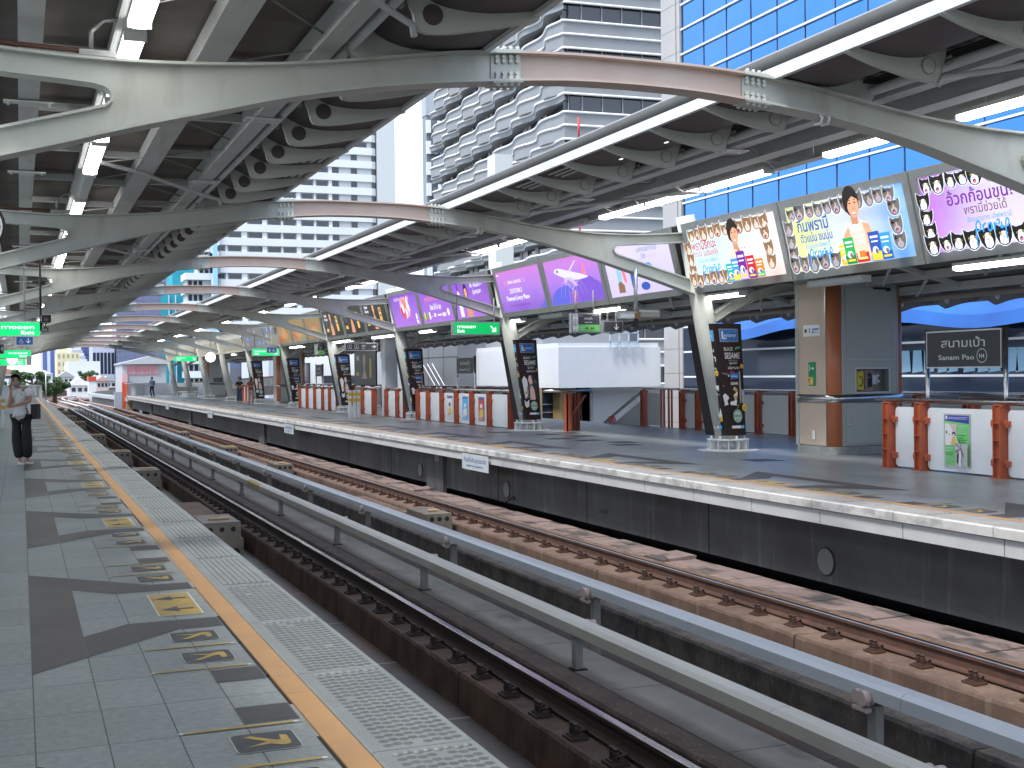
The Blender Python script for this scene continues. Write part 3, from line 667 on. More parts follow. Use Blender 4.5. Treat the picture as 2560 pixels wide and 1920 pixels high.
# ------------------------------------------------------------------ canopies
rng = random.Random(11)
def canopy(s, name, label):
    X = lambda d: XC+s*d
    t = thing('canopy', (X(4.5), 0, 4.6), label, 'roof canopy')
    RY0, RY1 = -6., FR[-1]+1.5
    # corrugated deck, ribs running across the tracks
    b = MB(deckm); n = int((RY1-RY0)/.11); rows = []
    for i in range(n+1):
        y = RY0+(RY1-RY0)*i/n; z = .03*(1 if i % 2 else -1) if y < 60 else 0
        rows.append([(X(2.78), y, 4.93+z), (X(4.5), y, 4.92+z), (X(6.35 if s < 0 else 5.12), y, 4.90+z)])
    b.grid(rows); b.build('roof_deck', t)
    b = MB(mat('roof_top_sheet', (.4, .41, .42), .5)); b.box(*sorted((X(1.7), X(6.35 if s < 0 else 5.14))), RY0, RY1, 4.985, 5.0); b.build('roof_sheet', t)
    # purlins
    DE = 6.35 if s < 0 else 5.12
    for d0, d1, z0, z1 in ((3.08, 3.22, 4.60, 4.86), (3.95, 4.17, 4.64, 4.87), (4.84, 4.96, 4.66, 4.87), (5.6, 5.75, 4.62, 4.87), (6.2, 6.32, 4.66, 4.86))[:5 if s < 0 else 3]:
        b = MB(purlin); b.box(*sorted((X(d0), X(d1))), RY0, RY1, z0, z1); b.box(*sorted((X(d0-.03), X(d1+.03))), RY0, RY1, z0-.008, z0-.001); b.build('purlin', t)
    b = MB(purlin); b.tube([(X(2.92), RY0, 4.66), (X(2.92), RY1, 4.66)], .052, 10); b.build('edge_tube', t)
    b = MB(black); b.box(*sorted((X(2.80), X(3.07))), RY0, RY1, 4.74, 4.76); b.build('gap_shade', t)  # black strip standing in for the shaded gap between beam and tube
    # struts, brackets and rods: one of each, then copies along the canopy
    bays = [FR[0]-10.6]+FR[:6]
    def rep(name, draw, m, ys, par=t):
        b = MB(m); draw(b, ys[0]); o = b.build(name, par)
        for y in ys[1:]: c = o.copy(); COL.objects.link(c); c.location = (0, y-ys[0], 0)
    s4 = [y+1.6+2.65*j for y in bays for j in range(4)]
    rep('strut', lambda b, y: b.bar((X(3.2), y, 4.79), (X(3.95), y, 4.79), .09, .10), purlin, s4)
    rep('strut', lambda b, y: b.bar((X(4.17), y+.35, 4.79), (X(4.84), y+.35, 4.79), .08, .09), purlin, s4)
    if s < 0: rep('strut', lambda b, y: b.bar((X(4.96), y, 4.79), (X(5.6), y, 4.79), .08, .09), purlin, s4)
    rep('tie_rod', lambda b, y: b.tube([(X(3.95), y, 4.74), (X(3.22), y+.9, 4.70)], .012, 5), steel_dark, s4)
    rep('tie_rod', lambda b, y: b.tube([(X(3.22), y-1.3, 4.66), (X(4.9), y+.5, 4.66)], .009, 5), steel_dark, s4)
    rep('tie_rod', lambda b, y: b.tube([(X(4.17), y+1.2, 4.68), (X(4.9), y+2.2, 4.68)], .009, 5), steel_dark, s4[::2])
    def plate1(b, y):
        b.box(*sorted((X(2.95), X(3.36))), y-.11, y+.11, 4.565, 4.583)
        for a in (-.07, .07):
            for c in (3.02, 3.28): b.cyl((X(c), y+a, 4.565), (X(c), y+a, 4.545), .018, 6)
    def plate2(b, y):
        b.box(*sorted((X(5.42), X(5.93))), y-.1, y+.02, 4.58, 4.60); b.box(*sorted((X(5.57), X(5.78))), y-.16, y+.1, 4.573, 4.579)
        for a in (-.07, .0):
            for c in (5.47, 5.88): b.cyl((X(c), y+a, 4.58), (X(c), y+a, 4.562), .016, 6)
    s2 = [y+q for y in bays for q in (3.2, 8.0)]
    rep('bracket_plate', plate1, white_metal, s2)
    if s < 0: rep('bracket_plate', plate2, white_metal, s2)
    rep('brace_tube', lambda b, y: b.tube([(X(4.9), y+6.6, 4.60), (X(4.1), y+7.6, 4.60), (X(3.1), y+8.9, 4.52), (X(2.75), y+9.25, 4.50), (X(2.72), y+9.3, 4.42)], .03, 8), purlin, bays)
    # eave: gutter, soffit, fins
    b = MB(white_metal); b.box(*sorted((X(1.60), X(1.66))), RY0, RY1, 4.675, 4.80); b.box(*sorted((X(1.66), X(1.9))), RY0, RY1, 4.775, 4.80); b.build('gutter', t)
    prof = smoothp([(1.66, 4.715), (2.0, 4.665), (2.35, 4.66), (2.6, 4.72), (2.78, 4.84), (2.82, 4.96)], 4)
    b = MB(soffit); b.smooth = True; b.grid([[(X(d), RY0, z+.004) for d, z in prof], [(X(d), RY1, z+.004) for d, z in prof]]); b.smooth = False
    b.use(purlin)
    for y in FR[:6]:
        for j in (4, 5):
            for k in range(3):
                d = 1.78+.11*k; yy = y+1.325*j; b.box(*sorted((X(d), X(d+.035))), yy+.12, yy+.95, 4.655-.008*k, 4.672-.008*k)
    b.build('soffit', t)
    low = smoothp([(1.60, 4.655), (1.9, 4.565), (2.2, 4.50), (2.45, 4.455), (2.68, 4.455), (2.74, 4.60), (2.79, 4.74), (2.80, 4.9)], 3)
    upp = [p for p in smoothp([(1.60, 4.73), (2.0, 4.667), (2.35, 4.662), (2.6, 4.722), (2.80, 4.9)], 4)]
    proto = None
    for y in [FR[0]-10.6]+FR[:-1]:
        for j in range(1, 8):
            yy = y+1.325*j
            if yy < 3 or yy > 100: continue
            if proto is None:
                b = MB(steel); pts = low+upp[::-1][1:]
                for e in (-.022, .022): b.poly([(X(d), yy+e, z) for d, z in pts][::(1 if e*s < 0 else -1)])
                b.grid([[(X(d), yy-.03, z) for d, z in low], [(X(d), yy+.03, z) for d, z in low]])
                b.use(soffit if s < 0 else steel_dark); b.cyl((X(2.57), yy-.034, 4.60), (X(2.57), yy+.034, 4.60), .088, 20)
                if s > 0: b.use(steel); b.cyl((X(2.57), yy-.036, 4.60), (X(2.57), yy+.036, 4.60), .074, 20)
                b.use(steel_dark)
                for a in (0, .05, .1): b.cyl((X(2.83), yy-.05, 4.66+a), (X(2.83), yy+.05, 4.66+a), .02, 6)
                proto = b.build('eave_fin', t); base = yy
            else: c = proto.copy(); COL.objects.link(c); c.location = (0, yy-base, 0)
    rep('downlight', lambda b, y: b.box(*sorted((X(2.2), X(2.23))), y, y+.08, 4.655, 4.662), mat('downlight', (.9, .9, .88), .3, emit=.8), [y+1.325*j+.62 for y in FR[:6] for j in (0, 2, 3, 6)])
    # outer lower roof with its own eave
    pr = [(6.75, 3.98), (7.6, 3.80), (8.6, 3.56), (9.6, 3.32), (10.5, 3.13)]
    b = MB(deckm); b.grid([[(X(d), RY0, z) for d, z in pr], [(X(d), RY1, z) for d, z in pr]]); b.build('outer_roof_deck', t)
    b = MB(mat('roof_top_sheet', (.4, .41, .42))); b.grid([[(X(d), RY0, z+.06) for d, z in pr], [(X(d), RY1, z+.06) for d, z in pr]]); b.build('outer_roof_sheet', t)
    for d in (7.75, 8.5, 9.3, 10.1):
        z = lerp(pr, d); b = MB(purlin); b.box(*sorted((X(d-.06), X(d+.06))), RY0, RY1, z-.17, z-.02); b.build('purlin', t)
    o4 = [y+1.3+2.65*j for y in bays for j in range(4)]
    rep('outer_strut', lambda b, y: b.bar((X(7.8), y, lerp(pr, 7.8)-.1), (X(10.05), y, lerp(pr, 10.05)-.1), .07, .09), purlin, o4)
    rep('outer_brace', lambda b, y: b.tube([(X(8.5), y, lerp(pr, 8.5)-.2), (X(9.3), y+1.2, lerp(pr, 9.3)-.2)], .03, 6), purlin, o4)
    rep('outer_brace', lambda b, y: b.tube([(X(9.3), y, lerp(pr, 9.3)-.2), (X(10.1), y+1.2, lerp(pr, 10.1)-.2)], .03, 6), purlin, o4)
    b = MB(mat('eave_pipe', (.40, .34, .30), .5)); b.tube([(X(10.75), RY0, 3.0), (X(10.75), RY1, 3.0)], .06, 10); b.build('drain_pipe', t)
    b = MB(white_metal); b.box(*sorted((X(11.72), X(11.8))), RY0, RY1, 2.93, 3.04); b.build('outer_gutter', t)
    b = MB(soffit); b.grid([[(X(10.5), RY0, 3.13), (X(11.0), RY0, 3.06), (X(11.72), RY0, 3.02)], [(X(10.5), RY1, 3.13), (X(11.0), RY1, 3.06), (X(11.72), RY1, 3.02)]]); b.build('outer_soffit', t)
    proto = None
    for y in [FR[0]-10.6]+FR[:-1]:
        for j in range(8):
            yy = y+1.325*j
            if yy < 12 or yy > 105: continue
            if proto is None:
                b = MB(steel_dark); pts = [(10.72, 3.1), (10.75, 2.86), (10.92, 2.78), (11.2, 2.86), (11.78, 2.97), (11.78, 3.02), (11.0, 3.06)]
                for e in (-.02, .02): b.poly([(X(d), yy+e, z) for d, z in pts][::(1 if e*s > 0 else -1)])
                b.grid([[(X(d), yy-.03, z) for d, z in pts[:5]], [(X(d), yy+.03, z) for d, z in pts[:5]]])
                b.use(mat('bright_hole_disc', (.8, .8, .78), .4)); b.cyl((X(10.93), yy-.028, 2.93), (X(10.93), yy+.028, 2.93), .055, 14)  # pale disc standing in for the brightness of the fin's round hole
                proto = b.build('outer_eave_fin', t); base = yy
            else: c = proto.copy(); COL.objects.link(c); c.location = (0, yy-base, 0)
    return t
canopy(-1, 'left', 'curved station canopy over the near platform at left, dark underside')
canopy(1, 'right', 'curved station canopy over the far platform at right, white gutter edge')

# lamps along the canopies
def lamp(x, y, on, z=4.60, l=2.3):
    t = thing('tube_lamp', (x, y, z), '', 'lamp', None)
    b = MB(white_metal); b.box(x-.1, x+.1, y, y+l, z+.03, z+.08); b.box(x-.1, x+.1, y-.02, y, z-.03, z+.08); b.box(x-.1, x+.1, y+l, y+l+.02, z-.03, z+.08)
    b.cyl((x, y+.4, z+.08), (x, y+.4, 4.9 if z > 4 else z+.25), .008, 5); b.cyl((x, y+l-.4, z+.08), (x, y+l-.4, 4.9 if z > 4 else z+.25), .008, 5); b.build('housing', t)
    b = MB(tube_lit if on else tube_off); sec = [(x-.09, z+.03), (x-.085, z-.01), (x-.05, z-.035), (x+.05, z-.035), (x+.085, z-.01), (x+.09, z+.03)]
    b.prism(sec, 1, y, y+l); b.build('diffuser', t); return t
ny = 0
for k in range(-1, 9):
    for j in range(4):
        y = 11.1+10.6*k+.2+2.62*j
        if y < 0: continue
        on = not (j == 3 and k in (0, 2, 4)); o = lamp(XC-4.82, y, on)
        o['label'] = 'tube lamp under the left canopy, %s from the front' % (words[ny] if ny < 10 else 'far') if False else ('lit tube lamp in the long row under the left canopy' if on else 'unlit tube lamp in the row under the left canopy')
        o['group'] = 'lit lamps under the left canopy' if on else 'unlit lamps under the left canopy'
for k in range(-1, 9):
    y = 11.1+10.6*k
    L_ = {-1: ((5.2, 1), (7.3, 1), (9.4, 1)), 0: ((1.45, 1), (4.8, 1), (6.72, 1), (8.64, 1)), 1: ((.6, 0), (3.35, 1), (5.4, 1), (7.5, 0))}.get(k, ((1.2, 0), (3.3, 1), (5.4, 1), (7.5, 1)))
    for dy, on in L_:
        if y+dy < 0: continue
        o = lamp(XC+4.80, y+dy, on, 4.63, 1.86)
        o['label'] = 'lit tube lamp in the row under the right canopy' if on else 'unlit tube lamp in the row under the right canopy'
        o['group'] = 'lit lamps under the right canopy' if on else 'unlit lamps under the right canopy'
for y, on in ((13.0, 1), (16.6, 0), (20.3, 1), (25.3, 1), (28.6, 0), (31.4, 1), (35, 0), (39.2, 1), (43.8, 1), (45.4, 1), (50.2, 1), (51.8, 1), (59.6, 1), (61.2, 1), (70, 1), (80, 1)):
    o = lamp(12.92, y, on, 3.09, 1.45)
    o['label'] = 'short lit tube lamp beneath the advertising boxes' if on else 'short unlit tube lamp beneath the advertising boxes'
    o['group'] = 'lit lamps beneath the advertising boxes' if on else 'unlit lamps beneath the advertising boxes'
# ------------------------------------------------------------------ advertising boxes between the far columns
fr_grey = mat('lightbox_frame', (.25, .265, .26), .45, c2=(.21, .22, .215), ns=2)
def I(n, c, e=.85): return lit('ink_'+n, c, e)
i_white, i_red, i_blue, i_sky = I('white', (.80, .86, .95)), I('red', (.55, .02, .04)), I('blue', (.03, .09, .42)), I('sky', (.05, .32, .80))
i_purple, i_black, i_grey, i_lgrey = I('purple', (.16, .02, .30)), I('black', (.012, .012, .014)), I('grey', (.16, .15, .16)), I('lgrey', (.40, .38, .40))
i_skin, i_skin2, i_tan, i_cream = I('skin', (.72, .36, .22)), I('skin2', (.55, .25, .15)), I('tan', (.40, .24, .12)), I('cream', (.72, .60, .48))
i_pink, i_green, i_yellow, i_orange, i_teal, i_hair = I('pink', (.75, .18, .28)), I('green', (.03, .40, .10)), I('yellow', (.80, .62, .05)), I('orange', (.85, .22, .03)), I('teal', (.02, .42, .40)), I('hair', (.015, .012, .012))
i_brown, i_lilac, i_gold, i_dkgreen = I('brown', (.22, .12, .06)), I('lilac', (.55, .48, .85)), I('gold', (.70, .42, .08)), I('dkgreen', (.03, .2, .06))
PW, PH, BRD = 3.34, 1.41, .14
U_, V_ = Vector((0, -1, 0)), Vector((-.34, 0, 1.365)).normalized()
N_ = U_.cross(V_)
def cat(a, x, y, r, kind, rnd):
    f, g2 = {'tabby': (I('tabby', (.27, .16, .09)), i_cream), 'grey': (i_grey, i_lgrey), 'tux': (i_black, i_white)}[kind]
    sq = rnd.uniform(.9, 1.12); q = rnd.uniform(-12, 12); c_, s_ = math.cos(R(q)), math.sin(R(q))
    T = lambda px, py: (x+(px*c_-py*s_)*r, y+(px*s_+py*c_)*r*sq)
    def hd(m, k):
        pts = [(-.95*k, 1.0*k), (-.45*k, .72*k), (.0, .66*k), (.45*k, .72*k), (.95*k, 1.0*k), (.98*k, .3*k), (.9*k, -.25*k), (.6*k, -.78*k), (.2*k, -.98*k), (-.2*k, -.98*k), (-.6*k, -.78*k), (-.9*k, -.25*k), (-.98*k, .3*k)]
        a.shape(m, [T(*p) for p in pts])
    hd(i_white, 1.08); hd(f, 1.)
    E = lambda m, px, py, rx, ry: a.shape(m, [T(px+rx*math.cos(2*PI*k/10), py+ry*math.sin(2*PI*k/10)) for k in range(10)])
    if kind == 'tux': a.shape(g2, [T(*p) for p in ((-.12, .5), (.14, .5), (.5, -.3), (.45, -.75), (0, -.92), (-.45, -.75), (-.5, -.3))])
    else: E(g2, 0, -.42, .5, .42)
    if kind == 'tabby':
        for sx in (-.5, -.15, .2, .5): a.shape(i_brown, [T(sx, .68), T(sx+.12, .66), T(sx*.8+.06, .3)])
    if kind == 'grey' and rnd.random() < .6: E(i_hair, -.5, .35, .3, .3)
    E({'tabby': i_brown, 'grey': I('dkgrey', (.09, .085, .09)), 'tux': i_hair}[kind], 0, .5, .55, .22); E(g2, 0, .02, .14, .34)
    for sx in (-.38, .38): E(i_hair, sx, .12, .17, .13); E(i_gold if kind != 'tux' else i_yellow, sx, .12, .13, .10); E(i_hair, sx, .12, .06, .09)
    E(i_pink, 0, -.22, .11, .07)
    if rnd.random() < .5: E(i_hair, 0, -.55, .24, .22); E(i_red if kind == 'tabby' else i_pink, .03, -.62, .17, .15)
    else: a.shape(i_brown, [T(-.2, -.5), T(0, -.4), T(.2, -.5), T(0, -.46)])
def cat_ring(a, w, h, kind, seed, right=True):
    rnd = random.Random(seed); x = .13
    while x < w-.1:
        r = rnd.uniform(.12, .155); cat(a, x+.02, h-.11-rnd.uniform(0, .03), r, kind, rnd); x += r*1.95
    for y in (.85, .62, .40): cat(a, .12+rnd.uniform(0, .03)+(.9-y)*.06, y-.07, .135, kind, rnd)
    if right:
        for y in (.80, .52, .28): cat(a, w-.14-rnd.uniform(0, .05), y, .145, kind, rnd)
    x = .18
    while x < w*(.52 if right else .92):
        r = rnd.uniform(.125, .16); cat(a, x, .13+rnd.uniform(0, .03), r, kind, rnd); x += r*1.95
def pouch(a, x, y, w, h, m, m2, rnd):
    a.rrect(m, x, y, x+w, y+h, .015); a.rect(m2, x+.01, y+.01, x+w-.01, y+h*.32); a.ell(i_white, x+w*.45, y+h*.36, w*.28, h*.14, 10); a.ell(i_grey, x+w*.55, y+h*.33, w*.14, h*.1, 8)
    a.rect(i_white, x+w*.15, y+h*.78, x+w*.85, y+h*.86); a.rect(i_white, x+w*.2, y+h*.64, x+w*.8, y+h*.69); a.rect(i_yellow, x+w*.15, y+h*.1, x+w*.85, y+h*.18); a.rect(m, x, y+h*.95, x+w, y+h)
def man(a, x, y, k, coat):
    P = lambda pts: [(x+px*k, y+py*k) for px, py in pts]
    a.shape(coat, P([(-.32, 0), (-.34, .34), (-.24, .52), (-.06, .60), (.14, .60), (.32, .5), (.38, .2), (.40, 0)]))
    a.shape(i_tan, P([(-.02, .58), (.10, .58), (.22, .2), (.12, .1), (.05, .3)])); a.shape(i_cream, P([(-.14, .56), (-.02, .60), (.08, .4), (-.04, .46)]))
    a.shape(i_skin2, P([(-.07, .54), (.08, .54), (.10, .74), (-.08, .74)]))
    a.ell(i_hair, x+.0*k, y+.92*k, .20*k, .25*k); a.ell(i_skin, x+.035*k, y+.845*k, .142*k, .205*k)
    a.shape(i_hair, P([(-.19, .9), (-.12, 1.08), (.05, 1.1), (.19, 1.0), (.17, .93), (.05, .99), (-.06, .93), (-.11, .8), (-.17, .74)]))
    a.shape(i_skin2, P([(.04, .84), (.075, .77), (.01, .77)]))
    for sx in (-.03, .10): a.ell(i_hair, x+sx*k, y+.885*k, .028*k, .012*k, 8); a.shape(i_hair, P([(sx-.04, .92), (sx+.04, .93), (sx, .94)]))
    a.ell(i_white, x+.035*k, y+.715*k, .055*k, .02*k, 10); a.line(i_red, P([(-.025, .72), (.035, .69), (.095, .725)]), .01*k)
def woman_ad(a, x, y, k):
    P = lambda pts: [(x+px*k, y+py*k) for px, py in pts]
    a.ell(i_hair, x, y+.9*k, .2*k, .27*k); a.shape(i_skin2, P([(-.3, 0), (-.2, .4), (-.08, .6), (-.06, .75), (.06, .75), (.08, .6), (.25, .35), (.3, 0)]))
    a.ell(i_skin, x, y+.86*k, .13*k, .19*k); a.shape(i_hair, P([(-.17, .95), (0, 1.14), (.17, .95), (.05, 1.02), (-.05, 1.0)]))
    for sx in (-.055, .055): a.ell(i_hair, x+sx*k, y+.89*k, .026*k, .012*k, 8)
    a.ell(i_red, x, y+.745*k, .045*k, .018*k, 10); a.shape(i_skin2, P([(0, .87), (.02, .80), (-.02, .80)]))
g_cat1 = grad('print_sky_peach', (.50, .74, .80), (.80, .62, .55), .8, 1, 0, -3.0, (.68, .80, .93))
g_cat2 = grad('print_lime_blue', (.62, .70, .18), (.06, .30, .85), .8, 1, 0, -3.0, (.66, .72, .93))
g_cat3 = grad('print_mauve', (.42, .14, .55), (.78, .80, .95), .8, 1, -.2, -1.6, (.62, .55, .88))
g_pur = grad('print_violet', (.36, .16, .62), (.17, .05, .46), .85, 2, 0, 1.2)
g_pur2 = grad('print_violet_dusk', (.20, .09, .50), (.60, .22, .60), .85, 2, .1, 1.2, (.40, .20, .68))
g_lil = grad('print_lilac', (.55, .48, .82), (.66, .62, .92), .85, 2, 0, 1.2)
g_dk = grad('print_black', (.022, .021, .02), (.035, .033, .03), .8, 2, 0, 1.2)
g_or = grad('print_amber', (.30, .17, .07), (.24, .20, .09), .7, 1, 0, -3)
g_gb = grad('print_slate', (.10, .11, .15), (.18, .19, .22), .7, 2, 0, 1.2)
def ad_box(k, j, label, bgm, draw):
    y1 = FR[k]+10.42-3.385*j      # far (left in view) end
    o = Vector((12.62, y1, 3.185))
    t = thing('advertising_box', o, label, 'billboard', 'advertising boxes between the columns')
    b = MB(fr_grey)
    P = lambda x, y, z: tuple(o+U_*x+V_*y+N_*z)
    def bx(x0, x1, y0, y1_, z0, z1):
        i = len(b.v); b.v += [P(x, y, z) for z in (z0, z1) for y in (y0, y1_) for x in (x0, x1)]
        for q in ((0, 2, 3, 1), (4, 5, 7, 6), (0, 1, 5, 4), (2, 6, 7, 3), (0, 4, 6, 2), (1, 3, 7, 5)): b.face([i+a for a in q])
    bx(0, PW, 0, BRD, -.22, .02); bx(0, PW, PH-BRD, PH, -.22, .02); bx(0, BRD, BRD, PH-BRD, -.22, .02); bx(PW-BRD, PW, BRD, PH-BRD, -.22, .02); bx(.02, PW-.02, .02, PH-.02, -.24, -.2)
    b.use(black); bx(PW, PW+.045, .02, PH-.02, -.2, -.05)
    b.build('frame', t)
    w, h = PW-2*BRD, PH-2*BRD
    a = Art(); a.frame(P(BRD, BRD, .0), U_, V_); a.lay = 0; a.rect(bgm, 0, 0, w, h); a.build('poster', t)
    if draw:
        a = Art(); a.frame(P(BRD, BRD, .0), U_, V_, .0006); a.lay = 2; draw(a, w, h); po = a.build('artwork', t)
    return t
def d_cat1(a, w, h):
    rnd = random.Random(5); cat_ring(a, w, h, 'tabby', 3); man(a, 2.0, .10, .92, i_cream)
    a.ell(i_white, 2.28, .42, .13, .2); a.ell(i_white, 2.25, .60, .11, .1); a.shape(i_white, [(2.16, .66), (2.17, .77), (2.24, .69)]); a.shape(i_white, [(2.27, .69), (2.34, .77), (2.35, .65)])
    for sx in (2.21, 2.29): a.ell(i_hair, sx, .61, .015, .02, 8)
    for x, hh, m, m2 in ((1.55, .33, i_teal, i_sky), (2.52, .34, i_orange, i_teal), (1.76, .41, i_sky, i_yellow), (2.27, .42, i_red, i_purple), (2.0, .53, i_purple, i_lilac)): pouch(a, x, .03, .27, hh, m, m2, rnd)
    a.text(i_red, 'พรามี่รักนะ', .98, .72, .23, .88, bold=.012); a.text(i_red, 'ดีต่อใจ ไม่เติมเกลือ', 1.0, .585, .15, .88, bold=.008); a.text(i_sky, 'รักแมวมาก เลิฟพรามี่', 1.04, .46, .1, .66, bold=.004)
    script(a, 1.06, .25, .62)
def script(a, x, y, w):
    k = w/3.0
    def L_(pts): a.line(i_sky, smoothp([(x-w/2+px*k, y+py*k) for px, py in pts], 5), .085*k*1.5)
    L_([(.0, -.9), (.12, .1), (.25, .62), (.5, .75), (.62, .5), (.5, .2), (.2, .12)]); L_([(.78, 0), (.82, .5), (.86, .35), (1.0, .55), (1.12, .5)]); L_([(1.6, .45), (1.4, .52), (1.25, .25), (1.36, .02), (1.55, .15), (1.62, .5), (1.66, .05)])
    L_([(1.82, .0), (1.86, .5), (1.95, .35), (2.06, .5)]); L_([(2.1, .62), (2.3, .68), (2.32, .45), (2.15, .35)]); L_([(2.3, .3), (2.45, .1), (2.55, .3)]); L_([(2.5, .5), (2.52, .15), (2.72, .2)]); L_([(2.75, -.65), (2.8, .1), (2.95, .6), (3.12, .65), (3.16, .4), (2.95, .15)])
    a.line(i_sky, [(x-w/2+(2.2+.25*i/5)*k, y+(-.28-.08*math.sin(PI*i/5))*k) for i in range(6)], .05*k)
def d_cat2(a, w, h):
    rnd = random.Random(9); cat_ring(a, w, h, 'grey', 8); man(a, 2.02, .12, .98, i_cream)
    a.shape(i_skin, [(1.72, .1), (1.70, .5), (1.84, .62), (1.92, .45), (1.86, .1)]); a.shape(i_skin, [(2.2, .66), (2.36, .62), (2.44, .2), (2.28, .1)])
    a.ell(i_white, 2.02, .52, .15, .13); a.ell(i_white, 2.02, .34, .17, .18); a.shape(i_white, [(1.88, .58), (1.86, .70), (1.97, .63)]); a.shape(i_white, [(2.07, .63), (2.19, .70), (2.15, .57)])
    for sx in (1.96, 2.07): a.ell(i_hair, sx, .53, .018, .022, 8)
    a.ell(i_pink, 2.015, .47, .02, .014, 8)
    for x, hh, m, m2 in ((1.52, .33, i_yellow, i_gold), (1.66, .43, i_green, i_dkgreen), (2.54, .42, i_sky, i_blue), (2.30, .46, i_blue, i_yellow), (1.93, .52, i_cream, i_red)): pouch(a, x, .03, .26 if x != 1.93 else .33, hh, m, m2, rnd)
    a.rect(i_cream, 1.97, .1, 2.18, .36); a.rect(i_orange, 2.03, .12, 2.18, .22)
    a.text(i_blue, 'กินพรามี่', .98, .68, .27, .84, bold=.016); a.text(i_blue, 'ตัวแน่น ขนนุ่ม', 1.02, .50, .19, .86, bold=.012); a.text(i_sky, 'รักแมวมาก เลิฟพรามี่', 1.02, .39, .1, .66, bold=.004); script(a, 1.04, .22, .60)
def d_cat3(a, w, h):
    cat_ring(a, w, h, 'tux', 21, False); rnd = random.Random(2)
    a.text(i_purple, 'อ้วกก้อนขน?', 1.35, .66, .24, 1.25, bold=.016); a.text(I('plum', (.2, .08, .1)), 'พรามี่ช่วยได้', 1.42, .50, .17, .80, bold=.008); a.text(i_sky, 'รักแมวมาก เลิฟพรามี่', 1.46, .385, .1, .82, bold=.004); script(a, 1.46, .22, .62)
    pouch(a, 2.45, .03, .3, .46, i_orange, i_cream, rnd); pouch(a, 2.72, .03, .28, .42, i_sky, i_blue, rnd)
def d_air1(a, w, h):
    a.text(i_white, 'CHINA AIRLINES', 1.22, .76, .12, .98, bold=.006); a.ell(i_pink, .56, .80, .06, .07, 8); a.ring(i_lilac, 1.92, .81, .055, .015)
    a.text(i_white, 'ZOOTOPIA 2', 1.22, .50, .17, .86, bold=.012); a.text(i_white, 'Themed Livery Plane', 1.24, .30, .18, 1.62, bold=.012); a.text(i_purple, 'Fly Your Dreams Beyond the Sky', 1.3, .13, .1, 1.5, bold=.002); a.rect(i_white, .06, 1.03, .22, 1.06)
    a.shape(I('nightblue', (.10, .10, .55)), [(2.55, .01), (w-.01, .01), (w-.01, .22), (2.85, .12)])
def d_air2(a, w, h):
    a.ell(I('nightblue', (.10, .10, .55)), 1.0, .0, .98, .46, 30, 0, 180); a.ell(I('nightblue2', (.17, .08, .50)), 2.2, .0, .85, .62, 30, 20, 180); a.shape(I('nightblue2', (.17, .08, .50)), [(1.9, .01), (w-.01, .01), (w-.01, .36), (2.8, .48)])
    a.shape(I('hull', (.62, .58, .72)), [(.52, .84), (.62, .90), (.85, .90), (2.15, .66), (2.4, .60), (2.34, .57), (1.9, .55), (1.3, .58), (.75, .73), (.55, .80)]); a.shape(I('hull2', (.45, .4, .62)), [(1.15, .66), (1.5, .62), (1.75, .42), (1.65, .40)])
    a.shape(i_pink, [(2.12, .66), (2.2, .92), (2.32, .92), (2.30, .62)]); a.ell(I('hull2', (.45, .4, .62)), 1.12, .58, .10, .06, 10); a.shape(I('hull', (.62, .58, .72)), [(1.4, .80), (1.5, .8), (1.9, 1.02), (1.84, 1.02)]); a.rect(i_grey, .68, .80, .80, .86)
    for i in range(7): a.line(i_lilac, smoothp([(1.42, .32), (1.42+.16*(i-3), .45+.03*abs(i-3)), (1.42+.26*(i-3), .2)], 5), .008)
    for i in range(5): a.line(i_pink, smoothp([(1.42, .32), (1.42+.10*(i-2), .20), (1.42+.16*(i-2), .0)], 4), .01)
    a.shape(i_pink, [(1.36, .0), (1.42, .3), (1.5, .0)])
def d_air3(a, w, h):
    a.text(I('leaf', (.12, .2, .12)), 'มหัศจรรย์การบิน', 2.05, .90, .15, .9, bold=.004); a.text(i_blue, 'ได้ที่', 1.85, .75, .13, .2); a.rect(i_lilac, 1.98, .76, 2.45, .82)
    a.ell(I('azure', (.08, .30, .80)), 2.0, .52, .16, .14); a.shape(I('azure', (.08, .30, .80)), [(2.1, .36), (2.42, .30), (2.46, .44), (2.14, .47)]); a.shape(I('azure', (.08, .30, .80)), [(1.8, .42), (1.96, .42), (2.0, .56), (1.84, .54)])
    a.shape(I('azure2', (.25, .48, .85)), [(.45, .2), (.6, .2), (.7, .5), (.62, .8), (.5, .7)]); a.shape(i_pink, [(.56, .85), (.7, .9), (.86, .62), (.9, .3), (.78, .3), (.72, .55)]); a.shape(i_brown, [(.42, .08), (.72, .08), (.74, .24), (.6, .34), (.45, .3)]); a.shape(i_blue, [(1.1, .15), (1.34, .15), (1.36, .62), (1.22, .7), (1.1, .5)]); a.ell(i_blue, 1.7, .16, .2, .09); a.rect(i_lgrey, 2.1, .16, 2.5, .165)
def d_pur1(a, w, h):
    a.text(i_white, 'เติม ให้ ใจ สุขสันต์วันปีใหม่', 1.35, .93, .14, 1.7, bold=.004)
    for i in range(26):
        t = random.Random(i).random(); x = 1.5+(t-.5)*1.0; y = .2+.55*random.Random(i+50).random(); a.shape((i_white, i_red, i_pink, i_lilac, i_orange)[i % 5], [(x, y), (x+.16, y+.1), (x+.12, y+.34), (x-.06, y+.24)])
    a.ell(i_white, 2.72, .3, .08, .1, 10); a.shape(i_white, [(2.62, .2), (2.8, .16), (2.84, .04), (2.7, .06)])
